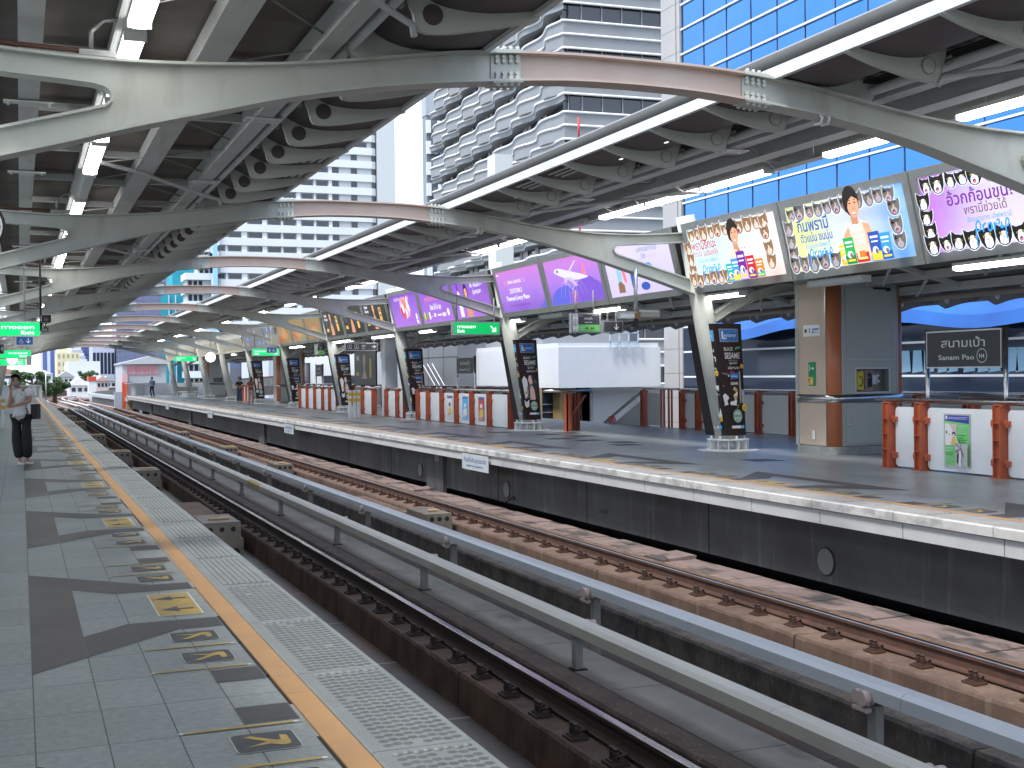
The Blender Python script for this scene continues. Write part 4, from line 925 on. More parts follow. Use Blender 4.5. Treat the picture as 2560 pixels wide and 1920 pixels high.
def d_pur2(a, w, h):
    a.text(i_pink, 'คุยอร่อยทุกวันกับไทย', 1.6, .72, .24, 2.2, bold=.004); a.text(i_white, 'ต้อง ให้ ใจ สุข', 1.45, .42, .22, 1.1, bold=.01)
    for i, (m, x) in enumerate(((i_green, .12), (i_yellow, .22), (i_red, .32), (i_green, .42))): a.ell(m, x, .2+.05*(i % 2), .06, .14, 8)
    a.rect(i_white, .66, .12, .78, .36); a.rect(i_lilac, .84, .2, 1.16, .22); a.rrect(i_white, 1.2, .18, 1.34, .3, .03); a.rect(i_white, 1.55, .2, 1.9, .25); a.rrect(i_cream, 2.0, .16, 2.35, .28, .04); a.ell(i_white, 2.62, .28, .1, .12, 10)
def d_pur3(a, w, h):
    a.text(i_white, 'ให้ ไหมไทย', 2.1, .88, .2, 1.0, bold=.01); a.text(i_white, 'ชุ่มคอเลย', 2.1, .68, .18, .7, bold=.01); woman_ad(a, 1.15, .02, .86)
    a.shape(i_white, [(.35, .05), (.62, .05), (.66, .7), (.5, .86), (.38, .7)]); a.rect(i_purple, .42, .86, .58, 1.05)
    for i in range(16): q = random.Random(i+7); a.ell(i_pink, .2+q.random()*2.2, .05+q.random()*.25, .02, .03, 6)
def d_dark(n):
    def f(a, w, h):
        woman_ad(a, 1.2+.1*n, .05, .92); a.text(i_white, 'Real', .45, .88, .17, .42, bold=.01); a.text(i_white, 'Beauty', .48, .72, .17, .52, bold=.01); a.rect(i_lgrey, .4, .5, .43, .66)
        a.rrect(i_gold, .22, .22, .58, .36, .03); a.rrect(i_gold, 2.1, .2, 2.4, .85, .04); a.rrect(i_brown, 2.15, .5, 2.35, .8, .03); a.rrect(i_cream, 2.16, .6, 2.34, .66, .01)
    return f
def d_amb(n):
    def f(a, w, h):
        q = random.Random(n)
        a.ell(I('worn_red', (.38, .08, .04)), .5+.3*n, .22, .34, .2); a.ell(I('worn_orange', (.42, .20, .07)), 1.6, .4, .8, .2); a.ell(I('worn_green', (.18, .22, .08)), 1.5, .86, .16, .14)
        for i in range(9): x = .3+q.random()*2.5; a.shape((I('worn_brown', (.16, .08, .04)), I('worn_orange', (.42, .20, .07)), i_tan)[i % 3], [(x, .5), (x+.1, .5), (x+.13, .9), (x+.03, .92)])
    return f
def d_slate(n):
    def f(a, w, h):
        q = random.Random(n)
        for i in range(7):
            for j in range(3): x, y = .2+.4*i, .12+.33*j; a.rect(random.Random(i*3+j+n).choice((i_lgrey, i_grey, i_blue, i_brown)), x, y, x+.26, y+.18)
    return f
specs = [(0, 0, 'lit advertising box with orange tabby cats around a laughing man', g_cat1, d_cat1), (0, 1, 'lit advertising box with grey cats and a man hugging a white cat', g_cat2, d_cat2), (0, 2, 'lit advertising box with black and white cats, cut by the right edge', g_cat3, d_cat3),
 (1, 0, 'violet airline advertising box with white lettering only', g_pur2, d_air1), (1, 1, 'violet advertising box with a white airliner above a globe', g_pur2, d_air2), (1, 2, 'pale lilac advertising box behind the second frame', g_lil, d_air3),
 (2, 0, 'violet advertising box with red and white shards', g_pur, d_pur1), (2, 1, 'violet advertising box with large pink Thai lettering', g_pur, d_pur2), (2, 2, 'violet advertising box with a woman beside a bottle', g_pur, d_pur3),
 (3, 0, 'black advertising box with a face and gold packs, farthest of three', g_dk, d_dark(0)), (3, 1, 'black advertising box with a face and gold packs, middle of three', g_dk, d_dark(1)), (3, 2, 'black advertising box with a face and gold packs, nearest of three', g_dk, d_dark(2)),
 (4, 0, 'amber advertising box with a red blot at its left end', g_or, d_amb(0)), (4, 1, 'amber advertising box, middle one of the amber row', g_or, d_amb(1)), (4, 2, 'amber advertising box, nearest one of the amber row', g_or, d_amb(2)),
 (5, 0, 'slate grey advertising box with small pictures, farthest', g_gb, d_slate(0)), (5, 1, 'slate grey advertising box with small pictures, middle', g_gb, d_slate(1)), (5, 2, 'slate grey advertising box with small pictures, nearest', g_gb, d_slate(2))]
for s_ in specs: ad_box(*s_)
# open lattice boxes beyond the last adverts
lat = mat('lattice_cream', (.42, .40, .33), .5)
for k, l in ((6, 'first open steel lattice beyond the last advertising box'), (7, 'second open steel lattice beyond the last advertising box'), (8, 'third open steel lattice beyond the last advertising box'), (9, 'farthest open steel lattice between the far columns')):
    t = thing('lattice_beam', (12.6, FR[k]+.4, 3.2), l, 'steel lattice'); y0, y1 = FR[k]+.4, FR[k]+10.2
    b = MB(lat); b.bar((12.62, y0, 3.22), (12.62, y1, 3.22), .1, .1); b.bar((12.3, y0, 4.5), (12.3, y1, 4.5), .1, .1); b.build('chords', t)
    b = MB(lat); n = 14
    for i in range(n): ya = y0+(y1-y0)*i/n; yb = y0+(y1-y0)*(i+1)/n; b.bar((12.62, ya, 3.25), (12.3, yb, 4.47), .06, .06); b.bar((12.7, ya, 3.25), (12.5, ya, 4.47), .05, .05)
    b.build('web_bars', t)

# ------------------------------------------------------------------ printed wraps on the far columns
w_blk = mat('wrap_black', (.010, .008, .009), .32); w_blk2 = mat('wrap_brown_black', (.022, .011, .012), .32)
def pm(n, c): return mat('print_'+n, c, .35)
p_white, p_blue, p_lblue, p_grey, p_skin, p_green, p_mint, p_yel, p_red, p_dk = pm('white', (.68, .68, .7)), pm('blue', (.02, .16, .50)), pm('lightblue', (.04, .38, .75)), pm('grey', (.3, .31, .34)), pm('skin', (.62, .42, .38)), pm('green', (.08, .35, .2)), pm('mint', (.36, .52, .45)), pm('yellow', (.65, .45, .06)), pm('red', (.4, .03, .04)), pm('dark', (.03, .03, .035))
def logo(a, x, y, w, m):
    h = w*.55; a.rect(p_grey, x-w*.04, y-w*.04, x+w*1.04, y+h+w*.04); a.rect(m, x, y, x+w, y+h); a.rect(p_white, x+w*.09, y+h*.18, x+w*.18, y+h*.85); a.rect(p_white, x+w*.09, y+h*.18, x+w*.36, y+h*.28); a.text(p_white, 'actasoy', x+w*.22, y+h*.38, w*.24, w*.68, 'l', .01); a.ell(p_white, x+w*.88, y+h*.85, w*.02)
def stamp(a, x, y, r):
    a.ell(p_mint, x, y, r); a.ring(p_dk, x, y, r*.82, r*.06); a.text(p_dk, 'งาดำแท้', x, y-r*.15, r*.5, r*1.7, bold=.02); a.ring(p_dk, x, y, r*1.0, r*.08)
    for k in (-.3, 0, .3): a.ell(p_dk, x+k*r, y-r*.5, r*.07)
def coin(a, x, y, r): a.ell(p_yel, x, y, r); a.ell(pm('gold', (.45, .24, .03)), x, y-r*.12, r*.62, r*.45, 10)
def face_right(a, W, H, carton):
    logo(a, W*.18, H*.845, W*.66, p_blue)
    a.text(p_white, 'BLACK', W*.46, H*.76, .1, W*.36, bold=.01); a.shape(p_green, [(W*.70, H*.765), (W*.90, H*.78), (W*.92, H*.80), (W*.72, H*.79)])
    a.text(p_white, 'SESAME', W*.58, H*.69, .17, W*.60, bold=.014)
    a.text(p_grey, 'เข้มข้นหอมงาดำ', W*.60, H*.665, .05, W*.38, bold=.01); a.text(p_white, 'คุณงาดำ', W*.60, H*.64, .06, W*.32, bold=.01); a.text(p_white, 'อร่อยมาก', W*.60, H*.595, .08, W*.46, bold=.01)
    coin(a, W*.94, H*.62, .045)
    if carton:
        a.text(p_grey, 'มาแล้วใหม่', W*.24, H*.545, .06, W*.3, bold=.006, rot=-10)
        a.shape(w_blk2, [(W*.36, H*.28), (W*.78, H*.28), (W*.80, H*.58), (W*.40, H*.58)]); a.shape(p_grey, [(W*.78, H*.28), (W*.84, H*.30), (W*.86, H*.57), (W*.80, H*.58)]); a.rect(p_red, W*.42, H*.565, W*.6, H*.577); a.rect(p_blue, W*.44, H*.51, W*.76, H*.56); a.text(p_white, 'Lactasoy', W*.60, H*.525, .06, W*.28, bold=.01)
        a.text(p_white, 'SESAME', W*.58, H*.455, .08, W*.32, bold=.01); a.shape(p_white, [(W*.5, H*.36), (W*.7, H*.40), (W*.66, H*.34), (W*.58, H*.31)]); coin(a, W*.62, H*.41, .035); coin(a, W*.60, H*.345, .04); a.shape(p_white, [(W*.32, H*.30), (W*.64, H*.32), (W*.6, H*.27), (W*.34, H*.275)])
        a.shape(p_white, [(W*.02, H*.36), (W*.14, H*.38), (W*.3, H*.34), (W*.2, H*.31), (W*.24, H*.28), (W*.08, H*.27)]); a.shape(p_grey, [(W*.85, H*.42), (W*.99, H*.40), (W*.97, H*.25), (W*.86, H*.3)]); coin(a, W*.96, H*.25, .07)
    else:
        a.shape(p_dk, [(W*.38, H*.25), (W*.40, H*.54), (W*.62, H*.58), (W*.86, H*.5), (W*.92, H*.27)]); a.shape(p_skin, [(W*.42, H*.25), (W*.45, H*.38), (W*.58, H*.44), (W*.72, H*.36), (W*.74, H*.25)]); a.ell(p_skin, W*.52, H*.50, W*.11, H*.055); a.shape(p_dk, [(W*.55, H*.57), (W*.78, H*.5), (W*.84, H*.28), (W*.74, H*.28), (W*.66, H*.44)])
        a.shape(p_white, [(W*.05, H*.50), (W*.2, H*.55), (W*.34, H*.5), (W*.36, H*.42), (W*.3, H*.3), (W*.14, H*.26)]); a.shape(p_grey, [(W*.26, H*.40), (W*.36, H*.44), (W*.36, H*.32), (W*.28, H*.31)]); coin(a, W*.22, H*.34, .04)
    for i in range(14): q = random.Random(i+carton*30); a.ell(p_white, W*(.05+.9*q.random()), H*(.24+.3*q.random()), .006+.012*q.random(), n=7)
    a.shape(p_white, [(W*.06, H*.25), (W*.18, H*.22), (W*.34, H*.255), (W*.3, H*.17), (W*.14, H*.15), (W*.05, H*.18)]) if not carton else None
    stamp(a, W*.60, H*.175, W*.22)
    a.rect(p_white, W*.28, H*.065, W*.72, H*.09); a.rect(p_lblue, W*.74, H*.064, W*.88, H*.092); a.text(p_white, 'f', W*.81, H*.068, .05)
def face_left(a, W, H, carton):
    S_ = lambda y: .62+.38*y/H
    logo(a, W*.46, H*.85, W*.46, p_lblue)
    a.text(p_white, 'งาหอม', W*.66, H*.75, .11, W*.46, bold=.014); a.text(p_white, 'งาดำ', W*.68, H*.665, .17, W*.5, bold=.02); a.text(p_grey, 'เข้มข้นหอมงา', W*.72, H*.64, .05, W*.32, bold=.01); a.text(p_white, 'อร่อยมาก', W*.72, H*.59, .08, W*.4, bold=.012)
    coin(a, W*.9, H*.56, .06)
    if carton:
        a.shape(p_dk, [(W*.5, H*.26), (W*.45, H*.52), (W*.62, H*.55), (W*.72, H*.4), (W*.8, H*.26)]); a.shape(p_skin, [(W*.46, H*.24), (W*.42, H*.47), (W*.52, H*.53), (W*.58, H*.38), (W*.66, H*.24)])
        a.shape(p_white, [(W*.76, H*.45), (W*.94, H*.45), (W*.92, H*.40), (W*.82, H*.42)]); a.shape(p_white, [(W*.52, H*.2), (W*.72, H*.26), (W*.82, H*.19), (W*.9, H*.25), (W*.95, H*.17), (W*.5, H*.16)])
    else:
        a.shape(p_blue, [(W*.45, H*.46), (W*.64, H*.45), (W*.65, H*.5), (W*.45, H*.52)]); a.shape(p_white, [(W*.6, H*.3), (W*.68, H*.42), (W*.84, H*.36), (W*.9, H*.28), (W*.7, H*.24)]); a.shape(p_white, [(W*.5, H*.35), (W*.6, H*.4), (W*.62, H*.3)])
    for i in range(10): q = random.Random(i+90); a.ell(p_white, W*(.5+.45*q.random()), H*(.24+.26*q.random()), .006+.012*q.random(), n=7)
    stamp(a, W*.62, H*.17, W*.14); coin(a, W*.9, H*.15, .055)
    a.rect(p_white, W*.52, H*.065, W*.76, H*.09); a.rect(p_lblue, W*.77, H*.064, W*.9, H*.092); a.text(p_white, 'f', W*.835, H*.068, .05)
def wrap(k, carton, label):
    y = FR[k]; t = thing('column_advert', (13.45, y, .3), label, 'advert', 'black printed wraps on the far columns')
    B = [(13.10, y+.33), (13.22, y-.27), (13.70, y-.25), (13.66, y+.32)]; T = [(12.74, y+.40), (12.90, y-.37), (13.54, y-.35), (13.50, y+.42)]
    b = MB(w_blk); n = 4; z0, z1 = .31, 2.57
    for i in range(4):
        j = (i+1) % 4; b.use(w_blk2 if i == 1 else w_blk); b.poly([(*B[i], z0), (*B[j], z0), (*T[j], z1), (*T[i], z1)])
    b.use(w_blk); b.poly([(*T[0], z1), (*T[1], z1), (*T[2], z1), (*T[3], z1)]); b.poly([(*B[3], z0), (*B[2], z0), (*B[1], z0), (*B[0], z0)])
    b.build('wrap', t)
    for i, dr in ((1, face_right), (0, face_left)):
        a_, c_ = i, i+1; p0, p1 = Vector((*B[a_], z0)), Vector((*B[c_], z0)); q0, q1 = Vector((*T[a_], z1)), Vector((*T[c_], z1))
        W = (q1-q0).length; H = ((q0+q1)/2-(p0+p1)/2).length
        a = Art(); a.frame((0, 0, 0), (1, 0, 0), (0, 0, 1), .0014); a.P = lambda x, yy, l, p0=p0, p1=p1, q0=q0, q1=q1, W=W, H=H: (lambda s, tt: tuple(((p0*(1-s)+p1*s)*(1-tt)+(q0*(1-s)+q1*s)*tt)+(p1-p0).cross(q0-p0).normalized()*(.002+.0007*l)))(x/W, yy/H)
        dr(a, W, H, carton); a.build('print_front' if i == 1 else 'print_side', t)
    return t
lw = ['black printed wrap with a carton on the nearest far column', 'black printed wrap with a woman on the column near the green exit sign', 'black printed wrap with a carton on the third far column', 'black printed wrap with a woman beside the striped bollards', 'black printed wrap with a carton between the fence and the brown pillar', 'farthest black printed wrap, behind two waiting women']
for k in range(1, 7): wrap(k, k % 2 == 1, lw[k-1])
# ------------------------------------------------------------------ service pillars
kbeige = mat('pillar_beige', (.52, .42, .34), .4); korange = mat('pillar_orange', (.46, .155, .07), .35); kgrey = mat('pillar_door_grey', (.40, .43, .41), .4); kbase = mat('pillar_base_tile', (.30, .31, .31), .5, c2=(.22, .23, .23), ns=5)
dkcap = mat('pillar_cap', (.22, .23, .23), .5)
def pillar(y, label, full):
    x0, x1, y0, y1 = 14.27, 16.0, y, y+1.22
    t = thing('service_pillar', (x0, y0, 0), label, 'pillar', 'service pillars on the far platform')
    def ring(r, e=0.):
        p = []
        for cx, cy, a0 in ((x1-r, y0+r, -90), (x1-r, y1-r, 0), (x0+r, y1-r, 90), (x0+r, y0+r, 180)):
            p += [(cx+(r+e)*math.cos(R(a0+90*q/6)), cy+(r+e)*math.sin(R(a0+90*q/6))) for q in range(7)]
        return p
    for cx in (x0+.2, x1-.2):
        for cy in (y0+.2, y1-.2): b = MB(korange); b.cyl((cx, cy, .15), (cx, cy, 3.3), .2, 24); b.build('corner_column', t)
    b = MB(kgrey); b.box(x0+.012, x1-.012, y0+.26, y1-.012, .15, 3.3); b.build('core', t)
    b = MB(kbase); b.prism(ring(.16, .02), 2, 0, .15); b.use(dkcap)
    for q in (.25, .55, .85): b.box(x0-.022, x0-.0195, y0+q, y0+q+.006, .003, .148)
    b.build('base', t)
    b = MB(stainless); b.smooth = True; b.prism(ring(.2, .035), 2, .99, 1.14); b.smooth = False; b.build('steel_band', t)
    b = MB(dkcap); b.prism(ring(.12, .05), 2, 3.3, 3.44); b.build('cap', t)
    b = MB(kbeige); b.box(x0-.012, x0+.01, y0+.2, y1-.16, .17, .985); b.box(x0-.012, x0+.01, y0+.2, y1-.16, 1.145, 3.29); b.build('beige_panel', t)
    b = MB(alu)
    for yy in (y0+.185, y1-.17): b.box(x0-.018, x0+.01, yy, yy+.018, .16, .985); b.box(x0-.018, x0+.01, yy, yy+.018, 1.145, 3.29)
    for xx in (x0+.21, x1-.23): b.box(xx, xx+.02, y0-.018, y0+.01, .16, .985); b.box(xx, xx+.02, y0-.018, y0+.01, 1.145, 3.29)
    b.build('trim', t)
    a0, a1 = x0+.235, x1-.235
    b = MB(kgrey); b.box(a0, a1, y0-.012, y0+.02, .16, .985); fx0, fx1, fz0, fz1 = x0+.53, x0+1.31, 1.19, 1.625
    b.box(a0, fx0, y0-.012, y0+.02, 1.145, 1.78); b.box(fx1, a1, y0-.012, y0+.02, 1.145, 1.78); b.box(fx0, fx1, y0-.012, y0+.02, 1.145, fz0); b.box(fx0, fx1, y0-.012, y0+.02, fz1, 1.78); b.box(a0, a1, y0-.012, y0+.02, 1.781, 3.29)
    b.build('front_panel', t)
    b = MB(alu)
    for z0, z1 in ((.19, .95), (1.80, 3.19)):
        for q in ((a0+.04, a0+.055, z0, z1), (a1-.05, a1-.035, z0, z1), (a0+.055, a1-.05, z1-.015, z1), (a0+.055, a1-.05, z0, z0+.012)): b.box(q[0], q[1], y0-.022, y0-.012, q[2], q[3])
    b.build('door_frame', t)
    for z0, z1 in ((.205, .932), (1.815, 3.172)):
        d = MB(kgrey); d.box(a0+.062, a1-.057, y0-.026, y0-.013, z0, z1); dd = d.build('door', t)
        h = MB(alu); zz = (z0+z1)/2+(-.1 if z1 > 2 else .0); h.lathe([(.035, 0), (.035, .01), (.02, .03), (.001, .035)], (0, 0, 0), 12); h.v = [(a+a0+.14, y0-.026-c, b_+zz) for a, b_, c in h.v]; h.build('lock', dd)
        if z1 > 2:
            h = MB(black); h.box(a1-.55, a1-.25, y0-.05, y0-.027, z1-.02, z1+.015); h.box(a1-.25, a1-.17, y0-.06, y0-.027, z1-.05, z1+.01); h.build('door_closer', dd)
    b = MB(dkcap); b.box(fx0, fx1, y0+.0, y0+.22, fz0-.02, fz0-.0); b.box(fx0, fx1, y0+.2, y0+.22, fz0, fz1); b.box(fx0-.02, fx0, y0+.02, y0+.2, fz0, fz1); b.box(fx1, fx1+.02, y0+.02, y0+.2, fz0, fz1); b.box(fx0, fx1, y0+.02, y0+.22, fz1, fz1+.02)
    b.use(alu)
    for q in ((fx0-.025, fx0+.005, fz0-.03, fz1+.03), (fx1-.005, fx1+.025, fz0-.03, fz1+.03), (fx0, fx1, fz0-.03, fz0-.0), (fx0, fx1, fz1, fz1+.03)): b.box(q[0], q[1], y0-.024, y0-.0125, q[2], q[3])
    b.build('recess', t)
    if full:
        b = MB(mat('phone_yellow', (.60, .50, .02), .35)); b.bbox(fx0+.06, fx0+.24, y0+.03, y0+.16, fz0+.04, fz1-.05, .03); ph = b.build('help_phone', t)
        a = Art(); a.frame((fx0+.07, y0+.029, fz0+.05), (1, 0, 0), (0, 0, 1)); a.line(p_dk, smoothp([(.06, .24), (.10, .22), (.115, .15), (.10, .08), (.06, .06)], 4), .025); a.ell(p_dk, .06, .235, .025, .018, 8); a.ell(p_dk, .06, .065, .025, .018, 8); a.build('handset_symbol', ph)
        b = MB(mat('recess_pink', (.42, .27, .28), .5)); b.box(fx0+.24, fx0+.53, y0+.16, y0+.2, fz0+.01, fz1-.02); b.use(mat('recess_mauve', (.25, .17, .17), .5)); b.box(fx0+.26, fx0+.4, y0+.06, y0+.16, fz0+.06, fz1-.06); b.use(black); b.box(fx0+.33, fx0+.43, y0+.05, y0+.06, fz0+.09, fz0+.26); b.box(fx0+.33, fx0+.41, y0+.05, y0+.06, fz0+.28, fz0+.36); b.use(alu); b.box(fx0+.44, fx0+.56, y0+.06, y0+.12, fz0+.14, fz0+.32); b.cyl((fx0+.56, y0+.09, fz0+.2), (fx0+.56, y0+.03, fz0+.2), .03, 10); b.cyl((fx0+.56, y0+.09, fz0+.31), (fx0+.56, y0+.03, fz0+.31), .025, 10); b.build('hydrant_fittings', t)
        b = MB(ink_white); b.box(x0-.02, x0-.0125, y0+.36, y0+.89, 2.27, 2.49); s = b.build('notice_plate', t)
        a = Art(); a.frame((x0-.0205, y0+.89, 2.27), (0, -1, 0), (0, 0, 1)); a.ell(p_dk, .08, .11, .04); a.rect(p_dk, .20, .07, .22, .13); a.shape(p_dk, [(.185, .15), (.21, .12), (.235, .15)]); a.rect(p_blue, .31, .12, .50, .15); a.shape(p_blue, [(.29, .06), (.35, .06), (.32, .14)]); a.rect(p_grey, .37, .07, .48, .085); a.build('notice_print', s)
        b = MB(mat('notice_green', (.01, .24, .10), .4)); b.box(x0-.02, x0-.0125, y0+.5, y0+.73, 1.31, 1.77); s = b.build('green_notice', t)
        a = Art(); a.frame((x0-.0205, y0+.73, 1.31), (0, -1, 0), (0, 0, 1)); a.rect(p_white, .03, .29, .055, .40); a.ell(p_white, .12, .34, .04, .015); a.shape(p_white, [(.1, .34), (.15, .37), (.19, .33), (.15, .31)]); a.rect(p_yel, -.02, .02, .16, .17); a.rect(p_dk, .0, .09, .02, .15); a.rect(p_dk, .04, .05, .06, .14); a.rect(p_white, .08, .05, .12, .12); a.build('green_notice_print', s)
        b = MB(ink_white); b.bbox(x0-.045, x0-.012, y0+.52, y0+.60, .28, .45, .012); b.build('socket_box', t)
pillar(19.34, 'orange cornered service pillar with grey doors and a yellow phone, nearest', True)
pillar(73.5, 'orange cornered service pillar behind the printed columns, midway along the platform', False)
pillar(103.5, 'orange cornered service pillar at the far end of the far platform', False)

# ------------------------------------------------------------------ railings
def post(b, x, y, h=1.06):
    b.use(orange_paint)
    b.box(x-.10, x+.10, y-.075, y-.062, .012, h); b.box(x-.10, x+.10, y+.062, y+.075, .012, h); b.box(x-.05, x-.04, y-.062, y+.062, .012, h-.02)
    for z in (.3, .55, .8): b.box(x-.095, x-.05, y-.062, y+.062, z, z+.012)
    b.box(x-.13, x+.13, y-.11, y+.11, .0, .014); b.box(x-.06, x+.06, y-.09, y+.09, h, h+.02)
def rpanel(b, x, y0, y1, z0=.03, z1=1.0, r=.07):
    p = []
    for cy, cz, a0 in ((y1-r, z0+r, -90), (y1-r, z1-r, 0), (y0+r, z1-r, 90), (y0+r, z0+r, 180)):
        p += [(cy+r*math.cos(R(a0+90*q/4)), cz+r*math.sin(R(a0+90*q/4))) for q in range(5)]
    b.prism(p, 0, x-.006, x+.006)
def railing(x, ys, label, pm_, lod=False, rail_ext=.35, gaps=(), gate=None):
    t = thing('railing', (x, ys[0], 0), label, 'railing')
    for y in ys:
        b = MB(orange_paint); post(b, x, y); b.build('post', t)
    b = MB(stainless); b.tube([(x, min(ys)-rail_ext, 1.115), (x, max(ys)+rail_ext, 1.115)], .034, 10); b.build('top_rail', t)
    b = MB(stainless); b.tube([(x+.14, min(ys)-rail_ext, 1.075), (x+.14, max(ys)+rail_ext, 1.075)], .02, 8); b.build('lower_rail', t)
    for i, (a, c) in enumerate(zip(ys, ys[1:])):
        if i in gaps: continue
        lo, hi = min(a, c)+.12, max(a, c)-.12
        b = MB(pm_); rpanel(b, x+.02, lo, hi); b.build('panel', t)
        if not lod:
            b = MB(orange_paint)
            for yy, s in ((lo, 1), (hi, -1)):
                for z in (.22, .80):
                    b.bbox(x-.035, x+.05, min(yy-s*.05, yy+s*.06), max(yy-s*.05, yy+s*.06), z-.04, z+.04, .012)
                    b.cyl((x-.035, yy+s*.015, z+.012), (x-.055, yy+s*.015, z+.012), .016, 7); b.box(x-.045, x-.03, yy+s*.02-.02, yy+s*.02+.02, z-.055, z+.055)
            b.build('clamps', t)
    return t
railing(13.27, [16.45, 15.68, 13.98, 12.3, 10.6, 8.9], 'orange and white railing at the right edge, in front of the station name sign', panel_white)
railing(17.55, [30.75, 29.85, 28.35, 26.85, 25.35, 23.85, 22.35, 20.85, 19.35, 17.85, 16.35, 14.85, 13.3], 'long orange railing with pale panels along the outer platform edge, behind the nearest column', mat('panel_pale', (.50, .54, .56), .35))
railing(15.0, [16.4, 15.0, 13.5, 12.0], 'second orange railing behind the near railing, below the station name sign', panel_grey)
railing(13.3, [42.3, 41.1, 39.6, 38.1, 36.6, 35.05, 33.3], 'orange and white railing with three posters, between two printed columns', panel_white)
railing(13.3, [50.0, 48.3], 'short orange and white railing beside the striped bollards', panel_white, rail_ext=.15)
railing(13.3, [46.4, 44.9, 43.9], 'short orange and white railing between the grey post and a printed column', panel_white, rail_ext=.15)
railing(13.35, [62.6, 60.9, 59.2, 57.5, 56.1, 54.6], 'orange and white railing left of the striped bollards, beneath the amber adverts', panel_white, True)
railing(13.9, [84.5, 83.2, 82, 80.8, 79.6], 'orange and white railing behind the two waiting women', panel_white, True)
railing(17.55, [58, 56.5, 55, 53.5, 52, 50.5, 49, 47.5, 46, 44.5, 43], 'outer orange railing in front of the dark grey building', panel_grey, True)
railing(17.55, [90, 88, 86, 84, 82, 80, 78, 76, 74, 72, 70, 68, 66, 64, 62], 'farther outer railing on the far platform edge', mat('panel_pale', (.50, .54, .56), .35), True)
# stair railing: gate panel and sloping handrail leaving the platform
t = thing('stair_railing', (17.5, 32.6, 0), 'orange stair railing with a grey sloping panel going down', 'railing')
for yy in (31.9, 31.45):
    b = MB(orange_paint); b.box(17.46, 17.50, yy-.03, yy+.03, 0, 1.1); b.box(17.56, 17.60, yy-.03, yy+.03, 0, 1.1); b.build('post', t)
b = MB(orange_paint); post(b, 17.5, 33.0); b.build('post', t)
b = MB(panel_grey); rpanel(b, 17.52, 32.05, 32.8); b.build('gate_panel', t)
b = MB(stainless); b.tube([(17.5, 30.9, 1.12), (17.5, 33.0, 1.14)], .034, 10); b.build('top_rail', t)
b = MB(steel_dark); b.bar((17.5, 33.0, 1.1), (17.5, 36.6, -.35), .06, .07); b.build('sloping_rail', t)
b = MB(panel_grey); b.poly([(17.5, 33.1, .8), (17.5, 33.1, -.1), (17.5, 35.7, -.6), (17.5, 35.7, -.25)]); b.poly([(17.512, 33.1, .8), (17.512, 35.7, -.25), (17.512, 35.7, -.6), (17.512, 33.1, -.1)]); b.build('sloping_panel', t)
b = MB(orange_paint); b.bar((17.48, 35.2, .2), (17.48, 34.8, -.5), .2, .16, (0, 1, 0)); b.build('lower_post', t)
t = thing('post_cluster', (14.6, 31.0, 0), 'cluster of tall orange posts beside the printed column', 'railing')
for i, (x, y) in enumerate(((14.0, 31.0), (14.25, 31.4), (14.5, 31.7), (14.75, 32.0))):
    b = MB(orange_paint); b.box(x-.02, x+.02, y-.1, y+.1, 0, 1.05); b.box(x-.02, x+.1, y-.1, y-.08, 0, 1.05); b.build('post', t)
b = MB(stainless); b.tube([(13.5, 31.4, 1.12), (15.0, 31.4, 1.12)], .04, 10); b.build('top_rail', t)
b = MB(orange_paint); b.bar((14.0, 31.0, .2), (14.7, 31.2, 1.0), .04, .05); b.build('brace', t)

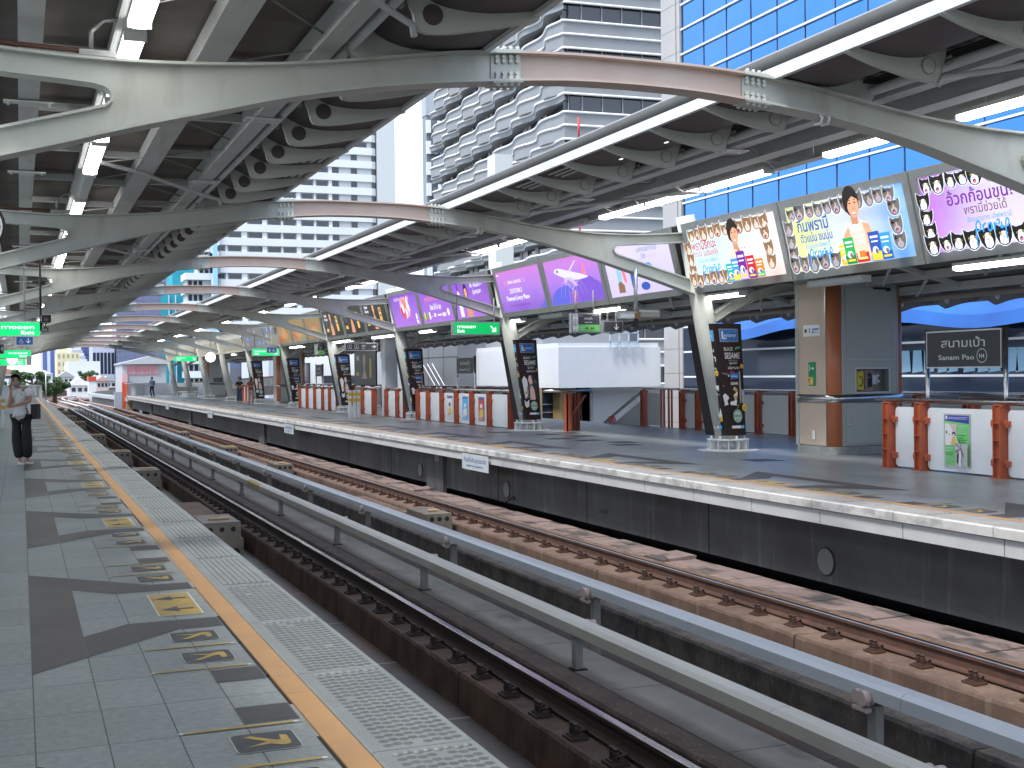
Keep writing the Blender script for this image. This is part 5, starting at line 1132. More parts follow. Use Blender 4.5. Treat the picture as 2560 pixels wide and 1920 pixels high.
# posters in frames on the railings
def poster(x, y1, w, h, z0, label, kind):
    t = thing('framed_poster', (x, y1, z0), label, 'poster')
    b = MB(alu); b.box(x-.015, x-.001, y1-w, y1, z0, z0+h); b.build('frame', t)
    a = Art(); a.frame((x-.0155, y1-.025, z0+.025), (0, -1, 0), (0, 0, 1)); W, H = w-.05, h-.05
    pg, pgd = pm('leafgreen', (.16, .55, .16)), pm('dkgreen', (.04, .25, .06))
    if kind == 0:
        a.rect(pg, 0, 0, W, H); a.shape(pm('navy', (.03, .04, .30)), [(0, H*.89), (W, H*.84), (W, H), (0, H)]); a.rect(p_white, W*.03, H*.92, W*.11, H*.99)
        for i, y in enumerate((.955, .925)): a.rect(pm('paleblue', (.4, .45, .75)), W*.16, H*y, W*(.97-.05*i), H*(y+.012))
        a.rect(p_white, W*.02, H*.40, W*.5, H*.83); a.shape(pm('pinkgrey', (.55, .45, .46)), [(W*.2, H*.83), (W*.5, H*.83), (W*.5, H*.55)]); a.ell(p_dk, W*.09, H*.66, W*.03, H*.03); a.ell(p_red, W*.2, H*.62, W*.03, H*.012)
        a.ell(p_dk, W*.39, H*.63, W*.075, H*.045); a.ell(p_white, W*.385, H*.61, W*.04, H*.025); a.shape(p_yel, [(W*.27, H*.42), (W*.48, H*.42), (W*.44, H*.57), (W*.34, H*.57)])
        for i in range(8): a.rect((p_mint, pgd)[i > 3], W*.56, H*(.78-.045*i), W*(.94-.06*(i % 3)), H*(.795-.045*i))
        for i in range(9): a.rect((p_mint, pgd)[i in (3, 4)], W*.06, H*(.35-.035*i), W*(.42-.05*(i % 3)), H*(.362-.035*i))
        a.rect(pm('floorgrey', (.42, .43, .46)), W*.5, 0, W, H*.45)
        for i in range(9): an = R(200+28*i*.85-90); a.line(p_white if i % 2 else p_dk, [(W*.74, H*.36), (W*.74+W*.24*math.cos(an), H*.36+H*.2*math.sin(an))], .012)
        a.shape(p_dk, [(W*.58, H*.06), (W*.64, H*.06), (W*.66, H*.25), (W*.6, H*.25)]); a.shape(p_white, [(W*.66, 0), (W*.78, 0), (W*.75, H*.3), (W*.7, H*.3)]); a.ell(p_red, W*.62, H*.28, W*.03, H*.02)
    else:
        c = {1: (p_yel, p_dk), 2: (p_lblue, p_white), 3: (p_red, p_white)}[kind]
        a.rect(c[0] if kind != 1 else p_white, 0, 0, W, H); a.rect(pm('navy', (.03, .04, .30)) if kind != 2 else p_blue, 0, H*.9, W, H); a.shape(p_yel if kind != 2 else p_white, [(W*.1, H*.1), (W*.9, H*.2), (W*.8, H*.5), (W*.2, H*.45)]); a.ell(c[1], W*.5, H*.62, W*.22, H*.1)
        for i in range(4): a.rect(p_white if kind != 1 else p_grey, W*.12, H*(.05+.05*i), W*.85, H*(.065+.05*i))
    a.build('print', t)
poster(13.283, 15.18, .57, .82, .10, 'green and navy framed poster on the near railing', 0)
poster(13.313, 39.12, .55, .78, .14, 'small orange framed poster on the white railing panel', 1)
poster(13.313, 37.6, .55, .78, .14, 'small blue framed poster on the white railing panel', 2)
poster(13.313, 36.1, .55, .78, .14, 'small red framed poster on the white railing panel', 3)

# ------------------------------------------------------------------ signs
def name_sign(x, y0, y1, z0, z1, label, small=False):
    t = thing('station_name_sign', (x, (y0+y1)/2, 0), label, 'station sign', 'station name signs on the far platform')
    for y in (y0-.05, y1+.02):
        b = MB(stainless); b.tube([(x, y, 0.0), (x, y, z1+.03)], .042, 12); b.build('post', t)
    b = MB(alu); b.box(x-.045, x+.04, y0, y1, z0, z1); b.build('frame', t)
    b = MB(ink_dark); b.box(x-.049, x-.046, y0+.025, y1-.025, z0+.025, z1-.025); bd = b.build('face', t)
    W, H = y1-y0-.05, z1-z0-.05
    a = Art(); a.frame((x-.0495, y1-.025, z0+.025), (0, -1, 0), (0, 0, 1))
    a.text(ink_white, 'สนามเป้า', W*.505, H*.56, H*.34, W*.60, bold=.008); a.text(ink_white, 'Sanam Pao', W*.415, H*.20, H*.2, W*.50, bold=.014)
    a.ring(ink_white, W*.765, H*.30, H*.19, H*.022); a.text(ink_white, 'N4', W*.765, H*.235, H*.17, H*.2, bold=.02); a.build('lettering', bd)
name_sign(15.0, 15.74, 17.54, 1.62, 2.27, 'charcoal station name sign on steel posts, large at the right edge')
name_sign(15.0, 41.05, 42.85, 1.62, 2.24, 'charcoal station name sign on posts, middle one by the white building')
name_sign(15.4, 66.4, 68.0, 1.60, 2.26, 'charcoal station name sign on posts, farthest one')
g_exit = lit('exit_green', (.0, .42, .10), .9); g_exit2 = lit('exit_green_bright', (.0, .75, .18), .95); w_exit = lit('exit_white', (.9, 1., .95), 1.2)
def hang_sign(name, x0, x1, y, z0, z1, label, cat_, facem, draw, ztop=3.9, rods=True, rx=None):
    t = thing(name, ((x0+x1)/2, y, z0), label, cat_)
    b = MB(alu); b.box(x0-.03, x1+.03, y-.0, y+.14, z0-.03, z1+.03); b.build('frame', t)
    a = Art(); a.frame((x0, y-.0005, z0), (1, 0, 0), (0, 0, 1)); a.rect(facem, 0, 0, x1-x0, z1-z0); f = a.build('face', t)
    a = Art(); a.frame((x0, y-.002, z0), (1, 0, 0), (0, 0, 1)); draw(a, x1-x0, z1-z0); a.build('symbols', f)
    b = MB(steel_dark)
    for x in (rx or (x0+.12, x1-.12)): b.cyl((x, y+.07, z1+.03), (x, y+.07, ztop), .018, 8)
    b.build('hanger', t)
def d_exit(a, w, h):
    a.text(w_exit, 'ทางออก', .08*w, .52*h, .36*h, .40*w, 'l', .012); a.text(w_exit, 'Exit', .08*w, .14*h, .38*h, .16*w, 'l', .012)
    x, y, q = .93*w, .2*h, h*.5
    a.line(w_exit, [(x-q, y+q), (x-.05*q, y+.05*q)], q*.2); a.shape(w_exit, [(x-.75*q, y), (x, y), (x, y+.2*q), (x-.75*q, y+.2*q)]); a.shape(w_exit, [(x-.2*q, y+.2*q), (x, y+.2*q), (x, y+.75*q), (x-.2*q, y+.75*q)])
def d_exitL(a, w, h): a.text(w_exit, 'ทางออก', .93*w, .52*h, .36*h, .42*w, 'r', .012); a.text(w_exit, 'Exit', .93*w, .12*h, .38*h, .17*w, 'r', .012)
def wheel(a, x, y, r, m):
    a.line(m, [(x+r*math.cos(R(q)), y+r*math.sin(R(q))) for q in range(110, 380, 18)], r*.22); a.ell(m, x-.1*r, y+1.75*r, r*.28); a.line(m, [(x-.1*r, y+1.4*r), (x-.05*r, y+.45*r), (x+.7*r, y+.4*r), (x+1.1*r, y-.6*r), (x+1.5*r, y-.5*r)], r*.26); a.line(m, [(x-.05*r, y+1.0*r), (x+.7*r, y+1.0*r)], r*.2)
def arrow_dn(a, x, y, h, m): a.rect(m, x-h*.07, y+h*.1, x+h*.07, y+h); a.shape(m, [(x, y), (x+h*.38, y+h*.38), (x+h*.38, y+h*.56), (x, y+h*.2), (x-h*.38, y+h*.56), (x-h*.38, y+h*.38)])
def d_acc(a, w, h): wheel(a, w*.28, h*.36, h*.2, ink_white); arrow_dn(a, w*.72, h*.16, h*.68, ink_white)
def d_acc2(a, w, h): wheel(a, w*.68, h*.36, h*.2, ink_white); arrow_dn(a, w*.27, h*.16, h*.68, ink_white)
def d_dn(a, w, h): arrow_dn(a, w*.68, h*.15, h*.66, ink_white)
def d_lift(a, w, h):
    for x in (.12, .34):
        a.line(ink_white, [(w*x-h*.3, h*.2), (w*x+h*.3, h*.2), (w*x+h*.3, h*.8), (w*x-h*.3, h*.8), (w*x-h*.3, h*.2)], h*.06); a.ell(ink_white, w*x-h*.05, h*.62, h*.07); a.line(ink_white, [(w*x-h*.1, h*.5), (w*x+h*.1, h*.35), (w*x+h*.15, h*.28)], h*.09)
    a.text(ink_white, 'ลิฟต์', w*.56, h*.52, h*.34, w*.13, bold=.01); a.text(ink_white, 'Lift', w*.55, h*.18, h*.28, w*.09, bold=.01); a.line(ink_white, [(w*.82, h*.5), (w*.94, h*.5)], h*.1); a.line(ink_white, [(w*.89, h*.74), (w*.95, h*.5), (w*.89, h*.26)], h*.1)
def d_plat(a, w, h):
    a.rect(ink_white, 0, 0, w*.2, h); a.rect(pm('leafgreen', (.16, .55, .16)), w*.2, 0, w, h*.40); a.ring(p_dk, w*.1, h*.5, w*.07, w*.014, h*.2); a.text(p_dk, '2', w*.1, h*.4, h*.3, w*.06, bold=.02)
    a.text(ink_white, 'สนามเป้า', w*.58, h*.70, h*.18, w*.30, bold=.006); a.text(ink_white, 'Sanam Pao', w*.58, h*.50, h*.12, w*.28, bold=.008); a.rect(ink_white, w*.23, h*.9, w*.36, h*.92); a.rect(ink_white, w*.74, h*.94, w*.95, h*.96); a.rect(p_grey, w*.04, h*.06, w*.16, h*.1); a.rect(p_grey, w*.04, h*.88, w*.16, h*.93)
    for i, m in enumerate((p_dk, p_dk, p_yel, p_dk, p_dk)): a.rect(m, w*(.46+.07*i), h*.13, w*(.50+.07*i), h*.24)
    a.rect(p_white, w*.24, h*.2, w*.44, h*.22); a.rect(p_white, w*.24, h*.1, w*.4, h*.12)
hang_sign('exit_sign', 10.92, 12.24, 31.5, 2.71, 3.02, 'green exit sign with a diagonal arrow, beside the second printed column', 'exit sign', g_exit, d_exit, 3.7)
hang_sign('exit_sign', 11.18, 12.55, 64, 2.73, 3.06, 'green exit sign partly covered by a blue accessibility sign', 'exit sign', g_exit2, d_exit, 3.9)
hang_sign('access_sign', 11.85, 12.34, 63.6, 2.86, 3.14, 'small blue accessibility sign in front of a green exit sign', 'sign', ink_blue, d_acc2, 4.3, rx=(12.08,))
hang_sign('exit_sign', 9.55, 10.95, 84, 2.73, 3.05, 'small green exit sign beside the white globe lamp, farthest on the right', 'exit sign', g_exit2, d_exit, 3.9)
hang_sign('exit_sign', -1.1, .385, 27, 2.50, 2.77, 'bright green exit sign cut by the left edge, nearest on the left', 'exit sign', g_exit2, d_exitL, 4.02, rx=(.10, .40))
hang_sign('access_sign', -.06, .25, 26.9, 2.315, 2.475, 'blue accessibility sign hanging just below the nearest green exit sign', 'sign', ink_blue, d_acc, 2.51)
hang_sign('exit_sign', -1.1, .34, 45, 2.35, 2.60, 'second bright green exit sign on the left', 'exit sign', g_exit2, d_exitL, 3.9)
hang_sign('exit_sign', -1.1, .22, 62, 2.30, 2.56, 'third bright green exit sign on the left, beneath the globe lamp', 'exit sign', g_exit2, d_exitL, 3.9)
hang_sign('direction_sign', -1.0, -.50, 44, 2.48, 2.78, 'dark pictogram sign at the left edge between two exit signs', 'sign', ink_dark, d_lift, 3.6)
hang_sign('platform_sign', 11.94, 12.63, 26, 2.58, 2.98, 'grey and green platform sign with a circled 2 under the lilac advert', 'sign', ink_dark, d_plat, 3.55)
hang_sign('direction_sign', 12.75, 13.22, 26, 2.58, 2.81, 'small charcoal sign with a white down arrow', 'sign', ink_dark, d_dn, 3.4)
hang_sign('direction_sign', 11.58, 12.81, 46, 2.60, 2.85, 'charcoal lift sign with pictograms and an arrow to the right', 'sign', ink_dark, d_lift, 3.2)
hang_sign('platform_sign', 12.45, 12.85, 55, 2.60, 3.04, 'grey and green platform sign between the lift sign and exit sign', 'sign', ink_dark, d_plat, 3.3)
# hanging dark advert by the outer railing, small signs on the platform edge
t = thing('hanging_advert', (15.5, 58, 1.2), 'large dark hanging advert with a face and gold packs, above the railing', 'advert')
b = MB(black); b.box(15.5, 15.56, 55.9, 59.9, 1.12, 2.88); b.build('frame', t)
a = Art(); a.frame((15.4985, 59.85, 1.17), (0, -1, 0), (0, 0, 1)); a.rect(pm('charcoal', (.03, .03, .032)), 0, 0, 3.9, 1.66); a.build('sheet', t)
a = Art(); a.frame((15.4965, 59.85, 1.17), (0, -1, 0), (0, 0, 1)); a.ell(p_dk, 1.8, 1.2, .4, .38); a.shape(p_skin, [(1.4, .3), (1.75, .7), (1.7, .95), (2.0, .95), (2.0, .7), (2.4, .3)]); a.ell(p_skin, 1.85, 1.18, .26, .3); a.ell(p_red, 1.85, 1.0, .09, .03); a.rrect(p_yel, 2.8, .35, 3.2, 1.25, .05); a.rect(p_white, .4, 1.2, .9, 1.42); a.rrect(p_yel, .35, .45, .9, .62, .03); a.build('artwork', t)
def edge_sign(y1, label, w=1.62):
    t = thing('edge_sign', (9.04, y1-w/2, -.28), label, 'sign', 'small pale signs on the far platform edge')
    b = MB(mat('edge_sign_face', (.48, .54, .58), .4, c2=(.42, .47, .5), ns=3)); b.box(9.035, 9.05, y1-w, y1, -.46, -.12); b.build('plate', t)
    a = Art(); a.frame((9.0345, y1, -.46), (0, -1, 0), (0, 0, 1)); a.text(pm('navy', (.03, .04, .30)), 'ห้ามล้ำเส้นชานชาลา', w*.5, .17, .13, w*.86, bold=.004); a.text(pm('navy', (.03, .04, .30)), 'Danger Keep to yellow line', w*.5, .07, .07, w*.62, bold=.004); a.build('lettering', t)
edge_sign(25.6, 'pale blue warning sign on the far platform edge, largest and nearest'); edge_sign(45.3, 'pale blue warning sign on the far platform edge, second from the front'); edge_sign(65.3, 'pale blue warning sign on the far platform edge, third from the front'); edge_sign(85.1, 'pale blue warning sign on the far platform edge, farthest and smallest')
def wall_plate(y, z, label, s=.22):
    b = MB(mat('wall_plate', (.22, .23, .23), .5, c2=(.16, .165, .165), ns=8)); b.box(9.5 if y > 28 else 9.6, 9.515 if y > 28 else 9.615, y, y+s*1.6, z, z+s); tag(b.build('wall_plate'), label, 'plate')
wall_plate(28.6, -.52, 'small grey plate on the wall pier left of the largest warning sign'); wall_plate(26.7, -.62, 'small grey plate on the wall under the largest warning sign')
a = Art(); a.frame((9.617, 19.9, -.9), (0, -1, 0), (0, 0, 1)); a.text(black, '51829', .2, 0, .11, .34, bold=.02); tag(a.build('stencil_number'), 'black stencilled number low on the dark wall', 'marking')
b = MB(black); b.tube([(9.5, 24.25, -1.12), (9.54, 24.1, -1.05), (9.58, 23.95, -.98), (9.6, 23.9, -1.02)], .02, 6); tag(b.build('cable_stub'), 'bent black cable end below a round cover in the dark wall', 'cable')

# ------------------------------------------------------------------ cameras, globes, clock, bollards, small boxes
t = thing('security_camera', (11.24, 21.5, 2.6), 'white security camera on a pole below the lilac advert', 'camera')
b = MB(alu); b.cyl((11.24, 21.5, 2.75), (11.24, 21.5, 3.66), .04, 12); b.build('pole', t)
b = MB(white_metal); b.bbox(10.86, 11.18, 21.42, 21.56, 2.66, 2.78, .02); b.box(10.84, 11.2, 21.4, 21.58, 2.78, 2.795); b.build('body', t)
b = MB(mat('camera_brown', (.2, .11, .04), .5)); b.box(11.17, 11.3, 21.42, 21.58, 2.66, 2.80); b.use(black); b.box(11.2, 11.27, 21.46, 21.54, 2.5, 2.66); b.tube([(11.24, 21.5, 2.6), (11.15, 21.5, 2.52), (11.1, 21.5, 2.6)], .012, 6); b.build('mount', t)
b = MB(mat('camera_grey', (.25, .25, .23), .5)); b.bbox(11.3, 11.75, 21.46, 21.62, 2.66, 2.84, .04); b.build('rear_housing', t)
t = thing('security_camera', (.5, 26.4, 2.7), 'dark security camera hanging beside the nearest green exit sign', 'camera')
b = MB(white_metal); b.bbox(.40, .60, 26.35, 26.75, 2.74, 2.91, .03); b.build('body', t)
b = MB(black); b.bbox(.41, .59, 26.28, 26.35, 2.75, 2.90, .02); b.use(mat('lens_brown', (.1, .06, .05), .2)); b.cyl((.5, 26.28, 2.80), (.5, 26.27, 2.80), .04, 12); b.build('lens', t)
b = MB(black); b.tube([(.42, 26.5, 2.74), (.47, 26.45, 2.62), (.5, 26.4, 2.74)], .012, 6); b.tube([(.38, 26.5, 2.6), (.44, 26.4, 2.56), (.54, 26.4, 2.58), (.5, 26.45, 2.66)], .012, 6); b.cyl((.40, 26.5, 2.6), (.40, 26.5, 4.0), .022, 8); b.build('bracket', t)
def globe(x, y, z, r, label):
    t = thing('globe_lamp', (x, y, z), label, 'lamp')
    b = MB(lit('globe_white', (1, 1, .98), 1.6)); b.ball((x, y, z), r, 20); b.build('globe', t); b = MB(steel_dark); b.cyl((x, y, z+r), (x, y, z+1.2), .02, 8); b.build('hanger', t)
globe(10.45, 74, 2.81, .285, 'round white globe lamp hanging over the far platform'); globe(-.33, 60, 2.52, .22, 'round white globe lamp hanging over the near platform at left')
t = thing('clock', (-.36, 13, 3.1), 'round white platform clock cut off by the left edge', 'clock')
b = MB(black); b.cyl((-.365, 13.0, 3.1), (-.365, 13.12, 3.1), .255, 32); b.build('case', t)
b = MB(ink_white); b.cyl((-.365, 12.992, 3.1), (-.365, 12.999, 3.1), .225, 32); b.build('dial', t)
a = Art(); a.frame((-.365, 12.99, 3.1), (1, 0, 0), (0, 0, 1))
for i in range(60):
    q = 2*PI*i/60; r1 = .19 if i % 5 else .165; a.lay = 1; a.line(p_dk, [(.212*math.cos(q), .212*math.sin(q)), (r1*math.cos(q), r1*math.sin(q))], .005 if i % 5 else .012)
a.line(p_dk, [(0, 0), (-.09, .09)], .014); a.line(p_dk, [(0, 0), (-.05, -.16)], .01); a.build('marks', t)
b = MB(steel_dark); b.cyl((-.365, 13.06, 3.35), (-.365, 13.06, 4.3), .02, 8); b.build('hanger', t)
def bollard_set(x, y, label, n=3):
    t = thing('bollard_bundle', (x, y, 0), label, 'bollards')
    for i in range(n):
        b = MB(white_metal); xx = x+.17*i; b.bbox(xx, xx+.12, y, y+.12, 0, 1.06, .02); o = b.build('upright', t)
        b = MB(yellowp)
        for z in (.62, .84): b.box(xx-.004, xx+.124, y-.004, y+.124, z, z+.12)
        b.box(xx-.004, xx+.124, y-.004, y+.124, .38, .46) if False else None
        b.build('yellow_band', o)
bollard_set(11.72, 46.2, 'three white and yellow striped bollards standing together by a printed column'); bollard_set(-.95, 44.8, 'white and yellow striped bollards at the left edge behind the woman')
t = thing('grey_post', (13.6, 47.3, 0), 'tall pale grey boxed post between short railings', 'post'); b = MB(mat('pale_blue_grey', (.36, .39, .43), .4)); b.bbox(13.42, 13.95, 47.1, 47.6, 0, 2.3, .02); b.build('shaft', t); b = MB(mat('pale_blue_grey', (.36, .39, .43), .4)); b.bbox(13.40, 14.15, 47.05, 47.65, 2.3, 3.3, .02); b.build('head', t)
for x, y, z, l in ((12.2, 63.2, 3.25, 'small grey cabinet on the frame above the far exit sign'), (.28, 44.6, 2.1, 'small grey box hanging below the second left exit sign')):
    b = MB(mat('cabinet_grey', (.36, .37, .33), .5)); b.bbox(x-.22 if x > 1 else x-.08, x+.22 if x > 1 else x+.08, y-.1, y+.1, z, z+(.5 if x > 1 else .3), .02); tag(b.build('cabinet'), l, 'cabinet')
t = thing('bench', (12.3, 101, 0), 'grey metal bench in front of the farthest service pillar', 'bench')
b = MB(galv); b.box(11.5, 13.3, 101, 101.45, .42, .47); b.build('seat', t); b = MB(galv); b.box(11.5, 13.3, 101.42, 101.47, .55, .9); b.build('backrest', t)
for x in (11.7, 13.1): b = MB(galv); b.box(x, x+.06, 101.05, 101.4, 0, .42); b.build('leg', t)
# ------------------------------------------------------------------ buildings around the station
GZ = -13.
glass_b = mat('blue_mirror_glass', (.085, .26, .58), .04, 1., c2=(.07, .23, .53), ns=.25)
glass_d = mat('dark_window_glass', (.02, .026, .038), .08, .0, spec=.8)
navy = mat('navy_glass', (.03, .045, .075), .08, .3)
bwhite = mat('building_white', (.66, .69, .72), .6, c2=(.6, .63, .66), ns=.05)
bwhite2 = mat('building_white_streaked', (.64, .66, .69), .6, c2=(.58, .6, .63), ns=.3, dirt=(.42, .45, .47), dst=(1.2, 1.2, .12), dlo=.58, dhi=.76, damt=.5)
bgrey = mat('building_grey_panel', (.17, .18, .20), .5, c2=(.15, .16, .175), ns=.4)
bgrey2 = mat('wavy_tower_grey', (.26, .275, .295), .55, c2=(.23, .245, .26), ns=.5)
stone = mat('pale_stone_cladding', (.40, .39, .39), .6, c2=(.36, .35, .35), ns=.5)
line_w = mat('white_ledge', (.78, .79, .80), .45)
# glass tower along the right: facade parallel to the tracks
GX = 26.
t = thing('glass_tower', (GX, 20, GZ), 'tall blue mirror glass tower with white horizontal bars behind the right canopy', 'building')
b = MB(glass_b); rnd = random.Random(4); zz0 = -12.9
zl = [.37+1.04*k for k in range(-12, 62)]
for i in range(27):
    ya, yb = 45.3-1.735*(i+1), 45.3-1.735*i
    for k in range(0, len(zl)-1):
        e = [rnd.uniform(-.006, .006) for _ in range(4)]
        b.poly([(GX+e[0], yb, zl[k]), (GX+e[1], ya, zl[k]), (GX+e[2], ya, zl[k+1]), (GX+e[3], yb, zl[k+1])])
b.build('curtain_wall', t)
b = MB(line_w)
for z in zl: b.box(GX-.09, GX-.01, -1.5, 45.3, z-.035, z+.035)
b.build('white_bars', t)
b = MB(mat('mullion_dark', (.08, .12, .18), .4))
for i in range(28): b.box(GX-.03, GX+.0, 45.3-1.735*i-.009, 45.3-1.735*i+.009, -12, 64)
b.build('mullions', t)
b = MB(stone); z = GZ
while z < 64: b.box(GX-.1, GX+4, 45.36, 46.95, z+.01, z+1.03); z += 1.04
b.use(mat('stone_joint', (.2, .2, .2), .7)); b.box(GX-.09, GX+4, 45.37, 46.94, GZ, 64); b.box(GX-.12, GX-.02, 45.62, 45.67, GZ, 64); b.build('stone_pier', t)
b = MB(bgrey); b.box(GX+.05, GX+20, -1.5, 45.3, GZ, 64); b.build('core', t)
# blue folded sheet standing in for reflections in the tower's lower glass
t = thing('blue_reflection', (GX-1.2, 22, 3.), 'bright blue folded sheet standing in for reflections along the foot of the glass tower', 'reflection')
aw = mat('reflection_blue', (.02, .15, .52), .5, c2=(.015, .09, .36), ns=.6, st=(1, .5, 1)); b = MB(aw); rows = []; n = 60
for i in range(n+1):
    y = 8+34*i/n; w_ = .30*math.sin(y*.42)+.16*math.sin(y*1.05+1)
    rows.append([(GX-.12, y, 4.5+.2*math.sin(y*.35)), (GX-.55, y, 4.0+w_*.5), (GX-.95, y, 3.35+w_*.5), (GX-1.0, y, 2.95+w_*.45)])
b.grid(rows); b.build('reflection_sheet', t)
t = thing('clothes_rail', (GX-.5, 24, 1.5), 'row of pale garments hanging behind the glass near the service pillar', 'clothes')
b = MB(mat('garments', (.25, .42, .55), .8)); rnd = random.Random(8)
for i in range(12): y = 26+.55*i+rnd.uniform(-.1, .1); b.poly([(GX-.12, y, 2.2), (GX-.12, y-.36, 2.2), (GX-.12, y-.42, 1.55), (GX-.12, y+.06, 1.5)])
b.build('garments', t)
b = MB(navy); b.box(GX-.08, GX-.02, 0, 45.3, -3, 3.9); b.build('lower_glazing', bpy.data.objects['glass_tower'])  # navy pane: the station's dark reflection put into the colour

# wavy grey tower
def wavy():
    t = thing('wavy_tower', (40, 88, GZ), 'grey office tower with wavy white edged balcony bands on its left side', 'building')
    C = Vector((40.15, 88.6, 0)); F = Vector((.9986, -.0524, 0)); D = Vector((.0908, .9959, 0)); LEN = 44
    rnd = random.Random(3)
    b = MB(bgrey); 
    def q(m, p0, p1, z0, z1): b.use(m); b.poly([(p0.x, p0.y, z0), (p1.x, p1.y, z0), (p1.x, p1.y, z1), (p0.x, p0.y, z1)])
    b.build('x') if False else None
    core = MB(bgrey2); a, c, d, e = C, C+F*26, C+F*26+D*LEN, C+D*LEN
    core.prism([(p.x, p.y) for p in (a+D*.6+F*.6, c+D*.6, d, e+F*.6)], 2, GZ, 46); core.build('core', t)
    n = 110
    for f in range(-4, 13):
        zt = 30.95+3.6*(f-5)          # head line of a window band
        if zt < -8: continue
        for name, z0, z1, mm in (('window_band', zt-1.45, zt, glass_d),):
            b = MB(mm); p0, p1 = C+D*.25, C+F*26+D*.25; b.poly([(p0.x, p0.y, z0), (p1.x, p1.y, z0), (p1.x, p1.y, z1), (p0.x, p0.y, z1)])
            b.use(mat('frame_grey', (.25, .26, .28), .4))
            for i in range(14): x = C+F*(1.6+1.75*i)+D*.2; b.box(x.x-.05, x.x+.05, x.y-.05, x.y+.02, z0, z1)
            b.use(glass_d); e0 = C+F*.45; e1 = C+F*.45+D*LEN; b.poly([(e1.x, e1.y, z0-.5), (e0.x, e0.y, z0-.5), (e0.x, e0.y, z1+.5), (e1.x, e1.y, z1+.5)])
            b.use(mat('curtain_pale', (.36, .36, .36), .8)); j = 0.
            while j < LEN-1:
                w_ = rnd.uniform(.5, 1.6)
                if rnd.random() < .55: e0, e1 = C+F*.40+D*j, C+F*.40+D*(j+w_); b.poly([(e1.x, e1.y, z0-.4), (e0.x, e0.y, z0-.4), (e0.x, e0.y, z1+.4), (e1.x, e1.y, z1+.4)])
                j += w_+rnd.uniform(.1, .6)
            b.build(name, t)
        ph0 = f*1.05
        for li, (dz, hgt) in enumerate(((0, 1.05), (-1.45, 1.05), (-2.5, 1.1))):   # each line is the top edge of a grey band below it (the first one hangs above the window)
            z = zt+dz; ph = ph0+li*.35; rowt, rowb, rowe = [], [], []
            for i in range(n+1):
                s = LEN*i/n; ramp = min(1, s/2.2); wv = math.sin(2*PI*s/10.5+ph); wz = .0; o = (.10+(.36 if li != 1 else .22)*(1+math.sin(2*PI*s/6.8+ph+.6)))*ramp
                p = C+D*s-F*o; rowt.append((p.x, p.y, z+wz)); rowb.append((p.x+.05, p.y, z+wz-hgt*(.93 if li else .5))); rowe.append((p.x+o+.5, p.y, z+wz-hgt*(.93 if li else .5)))
            b = MB(bgrey2); b.smooth = True; b.grid([rowt, rowb]); b.grid([rowb, rowe]); b.smooth = False
            p0, p1 = C-D*.0, C+F*26
            if li: b.poly([(p0.x, p0.y, z-1.05), (p1.x, p1.y, z-1.05), (p1.x, p1.y, z), (p0.x, p0.y, z)])
            b.build('grey_band', t)
            b = MB(line_w); b.smooth = True; b.tube([(x-.06, y, z_) for x, y, z_ in rowt[::-1]]+[((C+F*.3).x, (C-D*.07).y, z), ((C+F*26).x, (C+F*26-D*.07).y, z)], .10, 6); b.build('white_edge', t)
wavy()
# white and blue striped tower
t = thing('striped_tower', (55, 165, GZ), 'slim tower with bulging white balconies and blue glass, left of the wavy tower', 'building')
b = MB(mat('tower_grey_glass', (.14, .17, .2), .3)); b.box(53.7, 60, 165.6, 167.5, GZ, 42); b.use(mat('tower_grey_top', (.36, .40, .44), .5)); b.box(53.6, 60, 165.5, 167.6, 38.3, 44); b.build('core', t)
b = MB(mat('tower_blue_glass', (.06, .3, .62), .05, 1.)); b.box(55.2, 60, 165.3, 165.55, GZ, 38); b.build('blue_glazing', t)
for k in range(12):
    z = 36.6-2.95*k
    b = MB(bwhite); b.prism([(55.2, 165.2), (55.5, 164.4), (56.4, 163.9), (60, 163.9), (60, 165.3), (55.2, 165.3)], 2, z, z+1.75); b.build('balcony', t)
    b = MB(bwhite); b.prism([(53.5, 165.3), (53.5, 164.9), (54.1, 164.8), (54.1, 165.3)], 2, z-.9, z+.9); b.build('balcony', t)
    b = MB(bgrey); b.box(54.1, 55.15, 165.0, 165.3, z-.9, z+.3); b.build('window_grille', t)
# hotel
HY = 292.
t = thing('hotel', (60, HY, GZ), 'long white hotel block with stacked balcony bands and dark windows', 'building')
b = MB(bwhite); b.box(43.8, 81.7, HY+1.2, HY+20, GZ, 72); b.build('core', t)
X_ = lambda zx: 43.79+(560+zx/5.027-548)*.0956
wins = [(-150, 5), (30, 205), (275, 470), (520, 698), (718, 890), (950, 1115), (1142, 1305), (1358, 1450), (1612, 1690), (1885, 1935)]
recess = mat('hotel_recess', (.42, .44, .47), .7); wproto = {}
for k in range(-4, 15):
    z = 55.57-3.27*k
    b = MB(bwhite); 
    b.prism([(43.8, HY), (80.6, HY), (81.5, HY+.5), (81.9, HY+1.3), (43.8, HY+1.3)], 2, z, z+1.75); b.build('balcony_band', t)
    if k < -1: 
        bb = MB(glass_d); bb.box(43.8, 81.7, HY+1.0, HY+1.25, z+1.75, z+3.27); bb.build('window', t); continue
    for i, (a, c) in enumerate(wins if k > 0 else [(-150, 400), (420, 1440), (1495, 1825), (1885, 1935)]):
        key = (i, k > 0)
        if key in wproto:
            o = wproto[key][0].copy(); COL.objects.link(o); o.location = Vector((0, 0, z-wproto[key][1])); continue
        w = MB(recess); w.box(X_(a), X_(c), HY+1.12, HY+1.19, z+1.75, z+3.27)
        w.use(glass_d); m = .5 if c-a > 120 else .0; w.box(X_(a)+m*.9, X_(c)-m*.3, HY+1.05, HY+1.11, z+1.75+(.0 if i > 2 else .25), z+3.2-m*.3)
        o = w.build('window', t); wproto[key] = (o, z)
